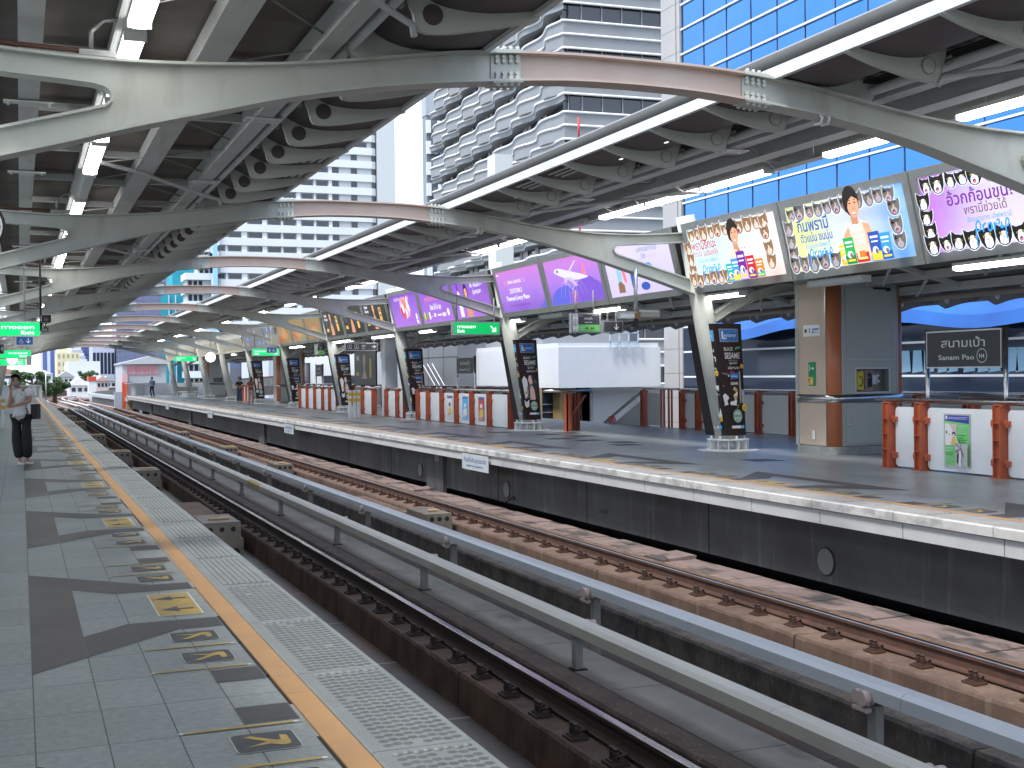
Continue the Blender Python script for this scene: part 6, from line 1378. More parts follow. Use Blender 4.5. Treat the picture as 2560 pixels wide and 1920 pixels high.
b = MB(bwhite); X0 = X_(460)
for a, c, d in ((462, 518, .3), (700, 716, .2), (893, 945, .3), (1118, 1138, .2), (1308, 1352, .3), (205, 270, .3), (8, 28, .2)):
    b.box(X_(a), X_(c), HY+.3, HY+1.2, GZ, 52.4)
b.build('piers', t)
b = MB(mat('hotel_side_grey', (.50, .53, .55), .6)); b.box(81.95, 86.3, HY-.6, HY+22, GZ, 80); b.build('side_slab', t)
b = MB(mat('hotel_blue_column', (.28, .55, .78), .5)); b.box(42.05, 43.0, HY-1, HY+.5, GZ, 44); b.build('blue_column', t)
for k in range(12):
    z = 32.6-3.27*k; x0 = 38.5 if k < 2 else 35.9
    b = MB(bwhite); b.box(x0, 42.0, HY+1.4, HY+10, z-1.55, z); b.build('wing_band', t)
    b = MB(recess); b.box(x0+.4, 42.0, HY+2.4, HY+9, z-3.27, z-1.55); b.use(glass_d)
    for q in (.8, 2.0, 3.2): b.box(x0+q, x0+q+.8, HY+2.3, HY+2.39, z-3.2, z-1.75)
    b.build('wing_window', t)
def block(name, label, cat_, x0, x1, y, z1, m, depth=15, win=None, z0=GZ, rows=None, roof=None):
    t = thing(name, ((x0+x1)/2, y, z0), label, cat_)
    b = MB(m); b.box(x0, x1, y, y+depth, z0, z1); b.build('wall', t)
    if rows:
        wm, nx, nz_, mx, mz, wz0 = rows; dx = (x1-x0)/nx; dz = (z1-wz0)/nz_
        for j in range(nz_):
            b = MB(wm)
            for i in range(nx): b.box(x0+dx*i+dx*mx, x0+dx*(i+1)-dx*mx, y-.04, y-.005, wz0+dz*j+dz*mz, wz0+dz*(j+1)-dz*mz)
            b.build('window_row', t)
    if roof: b = MB(roof); b.box(x0-.3, x1+.3, y-.3, y+depth+.3, z1, z1+.25); b.build('roof', t)
    return t
teal = mat('teal_netting', (.02, .33, .43), .7, c2=(.015, .28, .37), ns=.3)
tt = block('netted_building', 'tall building wrapped in teal construction netting left of the hotel', 'building', 38.3, 45, 340, 36.5, teal, rows=None)
b = MB(teal); b.box(34.4, 38.25, 335, 350, GZ, 23.8); b.build('lower_netting', tt)
b = MB(bwhite)
for x, z0, z1 in ((40.6, 17, 27), (42, 22, 27.2), (44.0, 22, 27.2), (36.6, 0, 23.5), (38.3, 0, 23.6)): b.box(x, x+.22, 334.6, 334.9, z0, z1)
b.box(40.6, 44.2, 334.6, 334.9, 27, 27.25); b.build('scaffold', tt)
lilac_g = mat('lilac_glass', (.19, .21, .33), .25, .2, c2=(.15, .17, .28), ns=.15, dirt=(.10, .12, .20), dst=(.25, .25, 1.6), dlo=.5, dhi=.6, damt=.8)
block('lilac_tower', 'lilac grey glass tower rising behind the teal netting', 'building', 31.3, 41, 380, 45, mat('slate_tower', (.20, .21, .26), .5), rows=(mat('slate_glass', (.13, .14, .19), .3), 3, 16, .08, .2, 0))
block('lilac_tower', 'broad dark lilac glass tower at the end of the far platform', 'building', 20.9, 31.0, 300, 21.5, lilac_g, rows=(mat('lilac_dark', (.15, .17, .28), .2), 5, 12, .06, .12, 1))
block('pale_slab_tower', 'pale lilac plain slab tower at the end of the tracks', 'building', 15.7, 20.6, 302, 11.5, mat('pale_lilac', (.42, .46, .60), .6), rows=(navy, 6, 1, .12, .3, -1))
block('blue_tower', 'narrow deep blue glass tower behind the yellow apartments', 'building', 13.9, 16.6, 325, 11.5, mat('deep_blue_glass', (.06, .09, .24), .2), rows=(mat('deep_blue_glass2', (.09, .13, .32), .2), 2, 6, .1, .1, 0))
block('blue_tower', 'white and blue tower at the left end of the skyline', 'building', 5.0, 8.6, 335, 11.5, mat('white_blue', (.55, .60, .70), .5), rows=(mat('deep_blue_glass2', (.09, .13, .32), .2), 2, 1, .22, .02, 0))
yb = block('yellow_apartments', 'pale yellow apartment block above the tree tops', 'building', 7.3, 11.9, 280, 7.4, mat('pale_yellow', (.62, .58, .38), .7), rows=(mat('yellow_win', (.30, .28, .22), .5), 5, 8, .3, .25, -6))
b = MB(mat('pale_yellow', (.62, .58, .38), .7)); b.box(7.9, 9.4, 281, 286, 7.4, 8.6); b.build('stair_tower', yb)
st = thing('stepped_building', (14, 320, GZ), 'white stepped apartment building behind the yellow block', 'building')
for k in range(7): b = MB(bwhite if k % 2 else recess); b.box(11.9-.0, 15.6-.34*k, 318, 328, 5.0+.75*k, 5.75+.75*k); b.build('storey', st)
b = MB(bwhite); b.box(11.9, 15.6, 318.2, 328, GZ, 5); b.build('wall', st)
block('white_hall', 'long plain white hall below the yellow apartments', 'building', 8.2, 13.8, 240, 4.9, bwhite, 20, rows=(recess, 7, 1, .2, .46, -2))
def house(x0, x1, y, z0, z1, label, m, rm):
    t = thing('house', ((x0+x1)/2, y, GZ), label, 'house'); xm = (x0+x1)/2
    b = MB(m); b.box(x0, x1, y, y+10, GZ, z0); b.build('wall', t)
    b = MB(rm); b.prism([(x0-.2, z0), (x1+.2, z0), (xm, z1)], 1, y-.3, y+10.3); b.build('roof', t)
    b = MB(glass_d)
    for i in range(3): b.box(x0+(x1-x0)*(.12+.3*i), x0+(x1-x0)*(.30+.3*i), y-.05, y-.01, z0-.9, z0-.35)
    b.build('windows', t)
house(6.6, 9.5, 190, .7, 1.85, 'white gabled house roof right of the big tree', bwhite, mat('white_roof', (.7, .72, .74), .5))
house(5.9, 8.4, 220, 2.0, 3.0, 'small white house just above the gabled white roof', bwhite, mat('grey_roof', (.35, .36, .38), .6))
house(10.9, 12.7, 200, 1.3, 2.1, 'small pale pink house beside the second tree', mat('pale_pink', (.6, .5, .5), .6), mat('pink_roof', (.45, .32, .3), .6))
house(13, 16, 230, 1.2, 2.1, 'low grey house behind the pale pink house', bwhite, mat('grey_roof', (.35, .36, .38), .6))
house(2.2, 5.5, 240, 2.6, 3.4, 'white house roof behind the big tree', bwhite, mat('white_roof', (.7, .72, .74), .5))
house(-6, 1.5, 260, 2.8, 3.8, 'long reddish roofed house behind the big tree at left', bwhite, mat('red_roof', (.42, .16, .12), .6))
block('red_topped_block', 'small white block with a red top beside the gabled white house', 'building', 9.1, 10.1, 186, 1.3, bwhite, 4); b = MB(mat('bright_red', (.5, .07, .04), .5)); b.box(9.05, 10.15, 185.9, 190, 1.3, 1.98); b.build('red_top', bpy.data.objects['red_topped_block'])
sh = block('shop_building', 'grey shop building with a red glazed front and pointed roof at the platform end', 'building', 11.8, 17.1, 160, 3.4, mat('shop_grey', (.40, .43, .46), .6), 12)
b = MB(mat('shop_red_glass', (.55, .16, .19), .3, c2=(.5, .3, .33), ns=1.2)); b.box(12.3, 16.1, 159.93, 159.99, 2.1, 3.25); b.build('red_glazing', sh)
b = MB(recess)
for i in range(5): b.box(12.3+.95*i, 12.36+.95*i, 159.86, 159.92, 2.1, 3.25)
b.build('glazing_bars', sh)
b = MB(mat('shop_roof', (.45, .48, .52), .5)); b.prism([(11.6, 3.4), (17.4, 3.4), (17.4, 4.0), (15.6, 4.5), (11.6, 3.55)], 1, 159.6, 172); b.build('roof', sh)
b = MB(mat('pinkish_wall', (.6, .38, .40), .6)); b.box(11.6, 12.25, 157.8, 159.9, GZ, 2.15); b.build('pink_end', sh)
# white and grey buildings right beside the station
wb = thing('white_building', (22, 50, GZ), 'plain white building with an overhanging upper floor beside the stairs', 'building')
b = MB(bwhite2); b.box(21, 25.85, 47.2, 59.5, 1.0, 2.72); b.build('upper_storey', wb)
b = MB(bwhite); b.box(21.02, 25.8, 47.3, 59.4, 2.72, 2.9); b.build('parapet', wb)
b = MB(bwhite2); b.box(23.0, 27.5, 48.2, 60, GZ, .99); b.build('lower_storey', wb)
b = MB(mat('ochre_pillar', (.34, .25, .12), .6))
for x in (20.0, 21.6, 23.0): b.box(x, x+.75, 48.4, 49.2, GZ, 1.0)
b.build('ochre_pillars', wb)
b = MB(navy); b.box(19.5, 23, 49.3, 49.4, GZ, 1.0); b.use(alu)
for z in (-.1, .25): b.box(19.5, 23, 49.25, 49.3, z, z+.04)
b.build('dark_glazing', wb)
b = MB(recess); b.box(23.02, 25.2, 48.12, 48.19, -3, .8); b.build('inset_panel', wb)
gb = thing('grey_panel_building', (22, 60, GZ), 'dark grey panelled building behind the columns, with square joints', 'building')
b = MB(bgrey); b.box(20.0, 30, 57.2, 66.5, GZ, 5.6); b.build('wall', gb)
b = MB(mat('panel_joint', (.07, .075, .085), .6))
for y in (59.3, 61.8, 64.2): b.box(19.985, 19.998, y, y+.04, GZ, 5.6)
for z in (.1, 2.5, 4.9): b.box(19.985, 19.998, 57.2, 66.5, z, z+.04)
b.build('joints', gb)
b = MB(line_w); 
for i in range(3): b.bar((19.9, 62.5-.8*i, 2.2), (18.8, 55.5-.7*i, .2), .03, .03)
b.build('stay_cables', gb)
b = MB(bgrey2); b.box(21.5, 25.8, 50, 58, 2.9, 3.8); b.use(mat('louvre', (.2, .21, .22), .5))
for i in range(3): b.box(21.44, 21.49, 51.5, 53.5, 3.0+.22*i, 3.1+.22*i)
tag(b.build('plant_room'), 'low grey plant room with louvres on top of the white building', 'building')
t = thing('roof_ladder', (24.2, 47.1, 1.9), 'pale blue steel ladder on the roof edge of the white building', 'ladder'); b = MB(mat('ladder_blue', (.42, .55, .66), .4))
for x in (23.3, 23.75, 24.2, 24.65): b.box(x, x+.05, 46.98, 47.03, 2.6, 4.2)
for z in (2.9, 3.3): b.box(23.3, 24.7, 46.98, 47.03, z, z+.05)
b.build('rails', t)
t = thing('white_far_wall', (20, 90, GZ), 'bright white building behind the far columns and pillars', 'building'); b = MB(bwhite); b.box(19.5, 30, 72, 96, GZ, 3.4); b.build('wall', t); b = MB(navy); b.box(19.4, 19.49, 73, 84, 1.15, 1.65); b.box(19.4, 19.49, 88, 95, .6, 2.6); b.build('window_strip', t)
b = MB(mat('advert_blue_dark', (.02, .08, .24), .4)); b.box(17.9, 17.96, 108.5, 114.5, 1.0, 3.1); tag(b.build('blue_hoarding'), 'deep blue hoarding panel behind the farthest columns', 'hoarding')
b = MB(mat('advert_lilac_dark', (.22, .22, .30), .4)); b.box(17.95, 18.0, 116, 128, 1.0, 3.1); tag(b.build('grey_hoarding'), 'grey lilac hoarding panel left of the deep blue one', 'hoarding')
# flags and mast by the wavy tower
for i, (y, x, z, c, l) in enumerate(((70., 30.5, 7.2, (.03, .45, .18), 'green festive flag beside the wavy tower, left one'), (66., 30.8, 7.6, (.62, .05, .04), 'red festive flag beside the wavy tower'), (62., 31, 7.7, (.03, .45, .18), 'green festive flag beside the wavy tower, right one'), (68.5, 30.6, 6.8, (.55, .08, .07), 'small red and white bunting beside the wavy tower'))):
    t = thing('flag', (x, y, 0), l, 'flag'); b = MB(white_metal); b.cyl((x, y, -8), (x, y, z+1.2), .05, 6); b.build('pole', t)
    b = MB(mat('flag_%d' % i, c, .6)); b.grid([[(x-.05, y, z+.5), (x-.15, y-.5, z+.2+.1), (x-.05, y-1.0, z+.1)], [(x-.05, y, z-.9), (x-.2, y-.45, z-.8), (x-.05, y-.8, z-.6)]]); b.build('cloth', t)
t = thing('antenna_mast', (30, 64, 0), 'thin red and white mast in front of the wavy tower', 'mast'); rd = mat('mast_red', (.55, .05, .05), .5)
for k in range(14): b = MB(rd if k % 2 else bwhite); b.cyl((31.3, 67, -4+1.5*k), (31.3, 67, -4+1.5*(k+1)), .07, 6); b.build('section', t)
t = thing('vent_stack', (22.2, 58, 0), 'square pale vent stack in front of the wavy tower', 'chimney'); b = MB(mat('vent_white', (.6, .64, .63), .5)); b.box(25.5, 26.6, 66, 67.2, -5, 14.3); b.build('shaft', t)

# ------------------------------------------------------------------ platform ends and curving viaduct
t = thing('end_wall', (0, 119.3, 0), 'white end wall with a grey panel closing the near platform', 'wall')
b = MB(panel_white); b.box(-7, 1.75, 119.3, 119.42, .02, 1.05); b.build('wall', t); b = MB(bwhite); b.box(-7, 1.8, 119.2, 119.5, 1.05, 1.14); b.box(1.7, 1.82, 119.2, 119.5, 0, 1.1); b.build('rail', t); b = MB(panel_grey); b.box(.6, 1.4, 119.2, 119.29, .1, .95); b.build('panel', t)
t = thing('end_wall', (11, 119.5, 0), 'white end wall with a grey gate closing the far platform', 'wall')
b = MB(panel_white); b.box(9.6, 17.6, 119.5, 119.6, .02, 1.15); b.build('wall', t); b = MB(bwhite); b.box(9.0, 11.2, 119.4, 119.65, 1.1, 1.18); b.build('rail', t); b = MB(panel_grey); b.box(9.95, 10.75, 119.4, 119.49, .08, .98); b.build('panel', t)
t = thing('orange_cabinet', (9.1, 121, 0), 'bright orange cabinet at the end of the far platform', 'cabinet'); b = MB(mat('cabinet_orange', (.62, .11, .04), .5)); b.box(8.9, 9.45, 121, 121.6, -1.2, 1.25); b.build('body', t); b = MB(mat('blueish', (.4, .45, .55), .5)); b.box(8.2, 8.88, 121, 121.6, -1.2, .35); b.build('side', t)
t = thing('platform_steps', (9.7, 117, -1.), 'small wooden steps and white rail down to the track at the far platform end', 'steps')
for k in range(4): b = MB(mat('step_ochre', (.36, .26, .15), .7)); b.box(9.2, 10.3, 119.7+.3*k, 120.+.3*k, -1.6, -.25-.3*k); b.build('step', t)
b = MB(bwhite); b.bar((9.1, 119.4, 1.1), (9.35, 120.9, -.6), .05, .05); b.build('rail', t)
def curve(off, z0=0.):
    P = [(5.46, 119, 0), (4.9, 140, 0), (4.4, 160, 0), (5.0, 178, .0), (8.4, 196, .05), (15, 212, .2), (25, 226, .6), (40, 240, 1.4), (70, 258, 3.2), (120, 275, 6)]
    P = [P[0]]+P; S = []
    for i in range(1, len(P)-1):
        p0, p1, p2, p3 = P[i-1], P[i], P[i+1], P[min(i+2, len(P)-1)]
        for k in range(6):
            u = k/6; S.append(tuple(.5*(2*p1[a]+(p2[a]-p0[a])*u+(2*p0[a]-5*p1[a]+4*p2[a]-p3[a])*u*u+(3*p1[a]-p0[a]-3*p2[a]+p3[a])*u**3) for a in range(3)))
    out = []
    for i, p in enumerate(S):
        a, c = S[max(i-1, 0)], S[min(i+1, len(S)-1)]; dx, dy = c[0]-a[0], c[1]-a[1]; l = math.hypot(dx, dy) or 1
        out.append((p[0]+dy/l*off, p[1]-dx/l*off, p[2]+z0))
    return out
vd = struct(empty('viaduct'))
def strip(o0, o1, z, m, name, par, thick=0.):
    b = MB(m); A_, B_ = curve(o0, z), curve(o1, z); b.grid([A_, B_])
    if thick: b.grid([[(x, y, q-thick) for x, y, q in A_], A_]); b.grid([B_, [(x, y, q-thick) for x, y, q in B_]])
    return b.build(name, par)
strip(-4.4, 4.4, -1.6, bedm, 'deck', vd, 1.8)
t = thing('parapet', (0, 150, -1), 'brown stained viaduct parapet curving away on the left side', 'parapet'); strip(-4.45, -4.25, -.2, rustpl2, 'wall', t, 1.4)
t = thing('parapet', (9, 150, -1), 'grey viaduct parapet curving away on the right side', 'parapet'); strip(4.25, 4.45, -.15, conc, 'wall', t, 1.45)
b = MB(cover_b); 
for p, q in list(zip(curve(3.9, -.35), curve(3.9, -.35)[1:]))[:20]: b.bar(p, q, .35, .35)
tag(b.build('cable_duct'), 'pale grey cable duct along the right side of the curving viaduct', 'duct')
for off, m, l in ((-2.72, rust, 'first curving rail on the viaduct'), (-1.29, rust, 'second curving rail on the viaduct'), (1.29, rust, 'third curving rail on the viaduct'), (2.70, rust, 'fourth curving rail on the viaduct')):
    b = MB(mat('far_rail_pink', (.40, .27, .24), .5)); b.tube(curve(off, -1.1), .07, 6); b.use(rustpl2); c0 = curve(off, -1.42)
    for p, q in zip(c0, c0[1:]): b.bar(p, q, .5, .3)
    tag(b.build('viaduct_rail'), l, 'rail')
for off, l in ((-.46, 'pinkish power rail cover on the viaduct, left one'), (.52, 'pinkish power rail cover on the viaduct, right one')):
    b = MB(mat('far_cover', (.52, .47, .45), .5)); b.tube(curve(off, -.9), .1, 8); tag(b.build('viaduct_power_rail'), l, 'power rail')
b = MB(alu); b.cyl((2.35, 130, -1), (2.35, 130, 2.5), .05, 8); tag(b.build('pole'), 'thin pale pole at the end of the near platform', 'pole')

# ------------------------------------------------------------------ trees
leafm = [mat('leaf_a', (.045, .10, .03), .6), mat('leaf_b', (.07, .14, .04), .6), mat('leaf_c', (.03, .07, .025), .6), mat('leaf_d', (.12, .19, .05), .6)]
def tree(x, y, z0, w, h, label, n, seed, d=None):
    t = thing('tree', (x, y, GZ), label, 'tree'); rnd = random.Random(seed); d = d or w*.8
    b = MB(mat('bark', (.10, .075, .05), .9)); b.tube([(x, y, GZ), (x+.1, y, z0-h*.5), (x, y, z0)], [.35, .26, .16], 8)
    for k in range(5): a = rnd.uniform(0, 6.28); b.tube([(x, y, z0-h*.3+.2*k), (x+math.cos(a)*w*.25, y+math.sin(a)*d*.25, z0+h*.1), (x+math.cos(a)*w*.4, y+math.sin(a)*d*.4, z0+h*.3)], [.14, .08, .03], 6)
    b.build('trunk', t)
    b = MB(); cl = []
    for k in range(16): cl.append((x+rnd.uniform(-.5, .5)*w, y+rnd.uniform(-.5, .5)*d, z0+rnd.uniform(-.5, .5)*h*(1-.3*abs(rnd.uniform(-1, 1))), rnd.uniform(.22, .36)*min(w, h*1.6)*.55))
    for i in range(n):
        cx, cy, cz, r = rnd.choice(cl); v = Vector((rnd.gauss(0, 1), rnd.gauss(0, 1), rnd.gauss(0, 1))).normalized()*r*rnd.random()**.4
        p = Vector((cx, cy, cz))+Vector((v.x, v.y, v.z*.75)); s = rnd.uniform(.07, .17); a = Vector((rnd.gauss(0, 1), rnd.gauss(0, 1), rnd.gauss(0, .6))).normalized(); c = a.orthogonal().normalized()
        b.use(leafm[rnd.choice((0, 0, 1, 1, 2, 2, 3))]); b.poly([p-a*s, p-c*s*.5, p+a*s, p+c*s*.5])
    b.build('crown', t)
tree(1.2, 150, 1.2, 3.6, 3.0, 'large green tree behind the end of the near platform', 7000, 1)
tree(3.6, 152, .9, 3.0, 2.2, 'bushy green tree right of the large tree at the near platform end', 4500, 2)
tree(-1.0, 153, .5, 2.4, 2.0, 'green tree at the far left behind the waiting woman', 3500, 3)
tree(11.3, 230, 2.1, 3.2, 1.7, 'smaller dark green tree among the distant white houses', 3500, 4)
tree(15.8, 175, 1.3, 1.6, .9, 'small green bush beside the shop building', 1500, 5)
# ------------------------------------------------------------------ people
def skin_mesh(name, V, E, parent, m, sub=2):
    """one continuous surface grown round a skeleton; V: name -> (x, y, z, rx, ry); the first vertex is the root"""
    names = list(V); me = bpy.data.meshes.new(name); me.from_pydata([V[k][:3] for k in names], [(names.index(a), names.index(c)) for a, c in E], [])
    o = bpy.data.objects.new(name, me); COL.objects.link(o)
    o.modifiers.new('skin', 'SKIN'); s = o.modifiers.new('sub', 'SUBSURF'); s.levels = sub; s.render_levels = sub
    for i, k in enumerate(names): sv = me.skin_vertices[0].data[i]; sv.radius = V[k][3:5] if len(V[k]) > 4 else (V[k][3],)*2; sv.use_root = (i == 0)
    me2 = bpy.data.meshes.new_from_object(o.evaluated_get(bpy.context.evaluated_depsgraph_get()))
    bpy.data.objects.remove(o); me2.name = name; me2.materials.clear(); me2.materials.append(m)
    me2.polygons.foreach_set('use_smooth', [True]*len(me2.polygons))
    o = bpy.data.objects.new(name, me2); COL.objects.link(o); o.parent = parent; return o
def person(loc, rot, J, label, skin_c, top_c, bot_c, hair_c, shoe_c, long_hair=False, mask=None, sleeve=.55, wide=.085, extra=None, hem=.0, bun=False):
    """J: joints in metres (x right as seen, y away from the viewer, z up)"""
    t = thing('person', loc, label, 'person'); V = {}; E = []
    H = Vector(J['head']); nk = Vector(J['neck']); pv = Vector(J['pelvis']); fd = Vector(J.get('face', (0, -1, 0))).normalized()
    def add(k, p, rx, ry=None, to=None): V[k] = (*p, rx, ry or rx); E.append((to, k)) if to else None
    ch = nk*.75+pv*.25; wa = nk*.35+pv*.65
    add('pelvis', pv, .125, .10); add('waist', wa, .115, .09, 'pelvis'); add('chest', ch, .135, .10, 'waist'); add('nb', nk-Vector((0, 0, .05)), .07, .06, 'chest'); add('neck', nk+Vector((0, 0, .03)), .05, .05, 'nb')
    add('jaw', H+Vector((0, 0, -.075))+fd*.02, .062, .068, 'neck'); add('hd', H, .078, .092, 'jaw'); add('crown', H+Vector((0, 0, .07)), .066, .08, 'hd')
    for s in 'LR':
        sh, el, wr = [Vector(J[k+s]) for k in ('sh', 'el', 'wr')]; hp, kn, an = [Vector(J[k+s]) for k in ('hp', 'kn', 'an')]; td = Vector(J.get('toe'+s, (0, -.14, 0)))
        add('sh'+s, sh, .052, .052, 'chest'); add('ua'+s, sh.lerp(el, .5), .044, .044, 'sh'+s); add('el'+s, el, .036, .036, 'ua'+s); add('fa'+s, el.lerp(wr, .4), .035, .035, 'el'+s); add('wr'+s, wr, .024, .021, 'fa'+s)
        hd_ = Vector(J.get('hand'+s, tuple(wr-el))).normalized(); side = hd_.cross(Vector((0, 1, .2))).normalized(); nrm = hd_.cross(side)
        add('pm'+s, wr+hd_*.05, .034, .018, 'wr'+s)
        for i, (q, l) in enumerate(((-.024, .062), (-.009, .074), (.007, .070), (.022, .055))):
            b0 = wr+hd_*.078+side*q; add('f%d'%i+s, b0, .0095, .0095, 'pm'+s); add('g%d'%i+s, b0+hd_*l*.5+nrm*.008, .0085, .0085, 'f%d'%i+s); add('h%d'%i+s, b0+hd_*l*.85+nrm*.026, .007, .007, 'g%d'%i+s)
        b0 = wr+hd_*.035-side*.03; add('t0'+s, b0, .011, .011, 'pm'+s); add('t1'+s, b0+hd_*.03-side*.018+nrm*.01, .009, .009, 't0'+s)
        add('hp'+s, hp, .078, .078, 'pelvis'); add('th'+s, hp.lerp(kn, .5), .066, .066, 'hp'+s); add('kn'+s, kn, .05, .05, 'th'+s); add('cf'+s, kn.lerp(an, .35), .048, .048, 'kn'+s); add('an'+s, an, .034, .034, 'cf'+s); add('ft'+s, an+td*.5+Vector((0, 0, -.045)), .036, .028, 'an'+s); add('to'+s, an+td+Vector((0, 0, -.058)), .036, .02, 'ft'+s)
    skin_mesh('body', V, E, t, skin_c, 1)
    # clothes
    V = {}; E = []
    add('w', wa.lerp(pv, .3), .15, .115); add('c', ch, .165, .125, 'w'); add('n', nk-Vector((0, 0, .03)), .10, .085, 'c'); hm = pv+Vector((0, 0, -.06-hem)); add('h0', pv, .17, .13, 'w'); add('h', hm, .185, .135, 'h0')
    for s in 'LR':
        sh, el = Vector(J['sh'+s]), Vector(J['el'+s]); add('s'+s, sh, .078, .07, 'c'); add('m'+s, sh.lerp(el, sleeve*.55), .078, .072, 's'+s); add('e'+s, sh.lerp(el, sleeve), .082, .075, 'm'+s)
        if sleeve > 1: add('x'+s, el.lerp(Vector(J['wr'+s]), .85), .04, .04, 'e'+s)
    skin_mesh('top', V, E, t, top_c, 1)
    V = {}; E = []; add('p', pv+Vector((0, 0, .02)), .145, .11)
    for s in 'LR':
        hp, kn, an = [Vector(J[k+s]) for k in ('hp', 'kn', 'an')]; add('h'+s, hp, .102, .10, 'p'); add('t'+s, hp.lerp(kn, .5), .092+wide*.15, .09, 'h'+s); add('k'+s, kn, wide, wide, 't'+s); add('c'+s, kn.lerp(an, .55), wide*.93, wide*.93, 'k'+s); add('a'+s, an+Vector((0, 0, .03)), wide*.88, wide*.88, 'c'+s)
    skin_mesh('trousers', V, E, t, bot_c, 1)
    for s in 'LR':
        an, td = Vector(J['an'+s]), Vector(J.get('toe'+s, (0, -.14, 0))); V = {}; E = []; u = Vector((0, 0, 1))
        add('h', an+u*-.045-td*.22, .036, .03); add('m', an+td*.5-u*.05, .042, .03, 'h'); add('t', an+td*1.12-u*.06, .040, .024, 'm'); skin_mesh('shoe', V, E, t, shoe_c, 1)
    # hair, face
    b = MB(hair_c); b.smooth = True; rows = []; side = fd.cross(Vector((0, 0, 1))).normalized()
    for j in range(9):
        th = PI*(.02+.62*j/8); row = []
        for k in range(21):
            ph = R(58)+(2*PI-R(116))*k/20 if j > 3 else R(18+40*max(0, j-1)/2.5)+(2*PI-2*R(18+40*max(0, j-1)/2.5))*k/20
            rr_ = 1.0+.05*math.sin(k*5+j); drop = (.03 if long_hair else .0)*max(0, j-4)
            p = H+Vector((0, 0, .012))+fd*(.118*rr_*math.sin(th)*math.cos(ph))+side*(.104*rr_*math.sin(th)*math.sin(ph))+Vector((0, 0, .128*math.cos(th)-drop)); row.append(tuple(p))
        rows.append(row)
    b.grid(rows)
    if bun: b.ball(tuple(H-fd*.13+Vector((0, 0, .06))), .05, 10); b.tube([tuple(H-fd*.13+Vector((0, 0, .04))), tuple(H-fd*.2-Vector((0, 0, .06)))], [.04, .02], 8)
    hb = MB(hair_c); hb.v = [(a+t.location.x, c+t.location.y, d+t.location.z) for a, c, d in b.v]; hb.f = b.f; hb.k = b.k; hb.sm = b.sm; hb.build('hair', t)
    b = MB(mat('eye_dark', (.015, .012, .012), .2)); off = t.location
    for s in (-1, 1): b.ball(tuple(H+off+fd*.083+side*(s*.033)+Vector((0, 0, .012))), .011, 8); b.bar(H+off+fd*.088+side*(s*.018)+Vector((0, 0, .036)), H+off+fd*.082+side*(s*.052)+Vector((0, 0, .036)), .008, .006)
    b.build('eyes', t)
    b = MB(skin_c); b.tube([tuple(H+off+fd*.086+Vector((0, 0, .01))), tuple(H+off+fd*.106-Vector((0, 0, .026)))], [.008, .014], 8)
    for s in (-1, 1): b.ball(tuple(H+off+side*(s*.082)-Vector((0, 0, .012))), .02, 8)
    b.build('nose_and_ears', t)
    if mask:
        b = MB(mask); b.smooth = True
        rows = [[tuple(H+off+fd*((.104+.012*math.sin(PI*j/4))*math.cos(a))+side*(.088*math.sin(a))+Vector((0, 0, -.008-.075*j/4))) for a in [R(-75+150*k/10) for k in range(11)]] for j in range(5)]
        b.grid(rows); b.build('face_mask', t)
    else: b = MB(mat('lips', (.35, .12, .1), .5)); b.bar(H+off+fd*.092+side*-.022-Vector((0, 0, .052)), H+off+fd*.092+side*.022-Vector((0, 0, .052)), .012, .01); b.build('mouth', t)
    if extra: extra(t, off)
    t.rotation_euler = (0, 0, rot); return t
skin_a, skin_b = mat('skin_tan', (.36, .19, .12), .5), mat('skin_light', (.48, .29, .2), .5)
hair_k = mat('black_hair', (.012, .011, .011), .45, c2=(.02, .018, .017), ns=30)
tee = mat('white_cotton', (.62, .64, .66), .85, c2=(.56, .58, .6), ns=4, bump=.4, bs=18); blkc = mat('black_cloth', (.010, .010, .012), .8, bump=.3, bs=20)
def w_extra(t, o):
    b = MB(mat('tote_strap', (.28, .22, .12), .8)); b.tube([tuple(o+Vector(p)) for p in ((.045, -.13, 1.40), (.03, -.03, 1.475), (.06, .08, 1.40))], .022, 6); b.build('bag_strap', t)
    b = MB(mat('black_bag', (.012, .012, .014), .6)); b.bbox(o.x+.13, o.x+.24, o.y-.02, o.y+.24, .86, 1.14, .03); b.build('bag', t)
    b = MB(mat('phone_white', (.6, .62, .66), .25)); b.bar(o+Vector((-.235, -.07, 1.51)), o+Vector((-.185, -.115, 1.63)), .07, .012, (-.6, -.8, .1)); b.build('phone', t)
    b = MB(blkc); b.ball(tuple(o+Vector((.02, -.14, 1.33))), .012, 6); b.build('shirt_emblem', t)
person((.05, 24.85, 0), -YAW, dict(head=(-.145, -.01, 1.585), face=(.42, -.9, -.05), neck=(-.10, .02, 1.44), pelvis=(-.05, .02, .93),
    shL=(-.235, .0, 1.385), elL=(-.19, -.15, 1.13), wrL=(-.165, -.17, 1.38), handL=(-.10, .12, .95), shR=(.10, .02, 1.385), elR=(.165, -.10, 1.20), wrR=(-.08, -.22, 1.115), handR=(-.95, -.05, -.05),
    hpL=(-.14, .02, .88), knL=(-.13, -.01, .48), anL=(-.085, .0, .085), toeL=(.11, -.10, 0), hpR=(.04, .03, .88), knR=(.05, .0, .48), anR=(.045, .05, .085), toeR=(.12, -.07, 0)),
    'person in a loose white T-shirt and wide black trousers on the phone, near platform', skin_a, tee, blkc, hair_k, mat('white_sandal', (.62, .6, .58), .6), mask=mat('mask_print', (.32, .32, .26), .9, c2=(.2, .2, .16), ns=40), sleeve=.62, wide=.115, extra=w_extra, hem=.06)
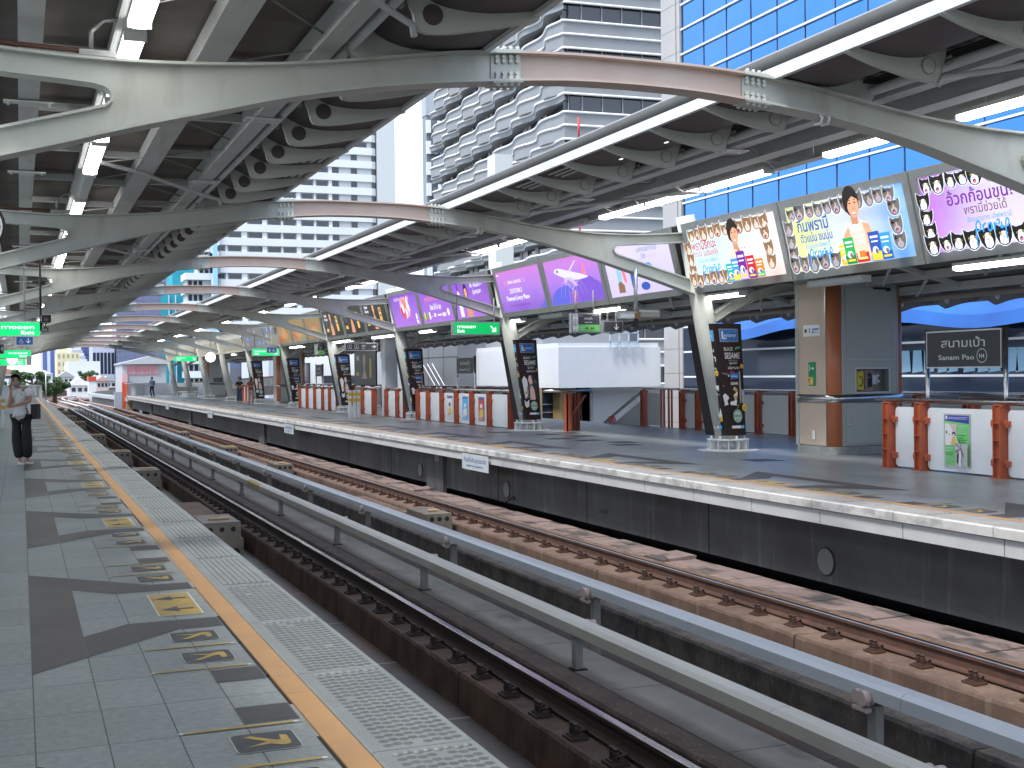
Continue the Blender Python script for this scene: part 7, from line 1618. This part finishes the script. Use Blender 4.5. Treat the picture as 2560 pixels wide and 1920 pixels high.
def bag(t, o):
    b = MB(mat('brown_bag', (.25, .10, .07), .6)); b.bbox(o.x-.02, o.x+.26, o.y-.2, o.y-.08, .88, 1.06, .03); b.build('bag', t)
    b = MB(black); b.bar(o+Vector((-.15, -.3, 1.1)), o+Vector((-.13, -.33, 1.22)), .07, .012); b.build('phone', t)
base = lambda: dict(head=(0, 0, 1.5), face=(-.6, -.7, -.15), neck=(0, .02, 1.33), pelvis=(0, .03, .87), shL=(-.16, .02, 1.29), elL=(-.19, -.08, 1.05), wrL=(-.12, -.27, 1.12), shR=(.16, .02, 1.29), elR=(.19, -.06, 1.05), wrR=(.0, -.26, 1.10),
    hpL=(-.08, .03, .82), knL=(-.09, -.0, .45), anL=(-.1, .03, .085), hpR=(.08, .03, .82), knR=(.09, .0, .45), anR=(.1, .03, .085))
person((12.6, 77, 0), -YAW, base(), 'person with tied dark hair in a black top and flared jeans looking at a phone', skin_b, blkc, mat('denim', (.05, .09, .16), .8), hair_k, mat('shoe_blue', (.15, .18, .24), .6), sleeve=.6, wide=.105, extra=bag, bun=True)
j = base(); j['face'] = (-.8, -.5, -.2); person((12.3, 71.2, 0), -YAW, j, 'person with long dark hair, rust top and beige trousers before a black wrap', skin_b, mat('rust_top', (.16, .055, .05), .8), mat('beige_trousers', (.36, .26, .23), .8), hair_k, blkc, sleeve=.5, wide=.085, long_hair=True)
j = base()
for k in list(j): j[k] = tuple(c*(1.06 if i == 2 else 1) for i, c in enumerate(j[k]))
j['face'] = (-.3, -.9, -.1); j['wrL'] = (-.2, -.2, 1.0); j['elR'] = (.24, .0, 1.1); j['wrR'] = (.2, -.1, .95); j['knL'] = (-.12, -.04, .48); j['anL'] = (-.02, -.12, .085); j['anR'] = (.17, .06, .085)
def pack(t, o): b = MB(mat('blue_backpack', (.03, .06, .2), .7)); b.bbox(o.x-.02, o.x+.22, o.y+.1, o.y+.26, 1.0, 1.36, .05); b.build('backpack', t)
person((10.5, 109.5, 0), -YAW, j, 'person in blue shirt and black trousers at the far end of the platform', skin_a, mat('blue_shirt', (.16, .26, .42), .8), blkc, hair_k, blkc, sleeve=.55, wide=.075, extra=pack)
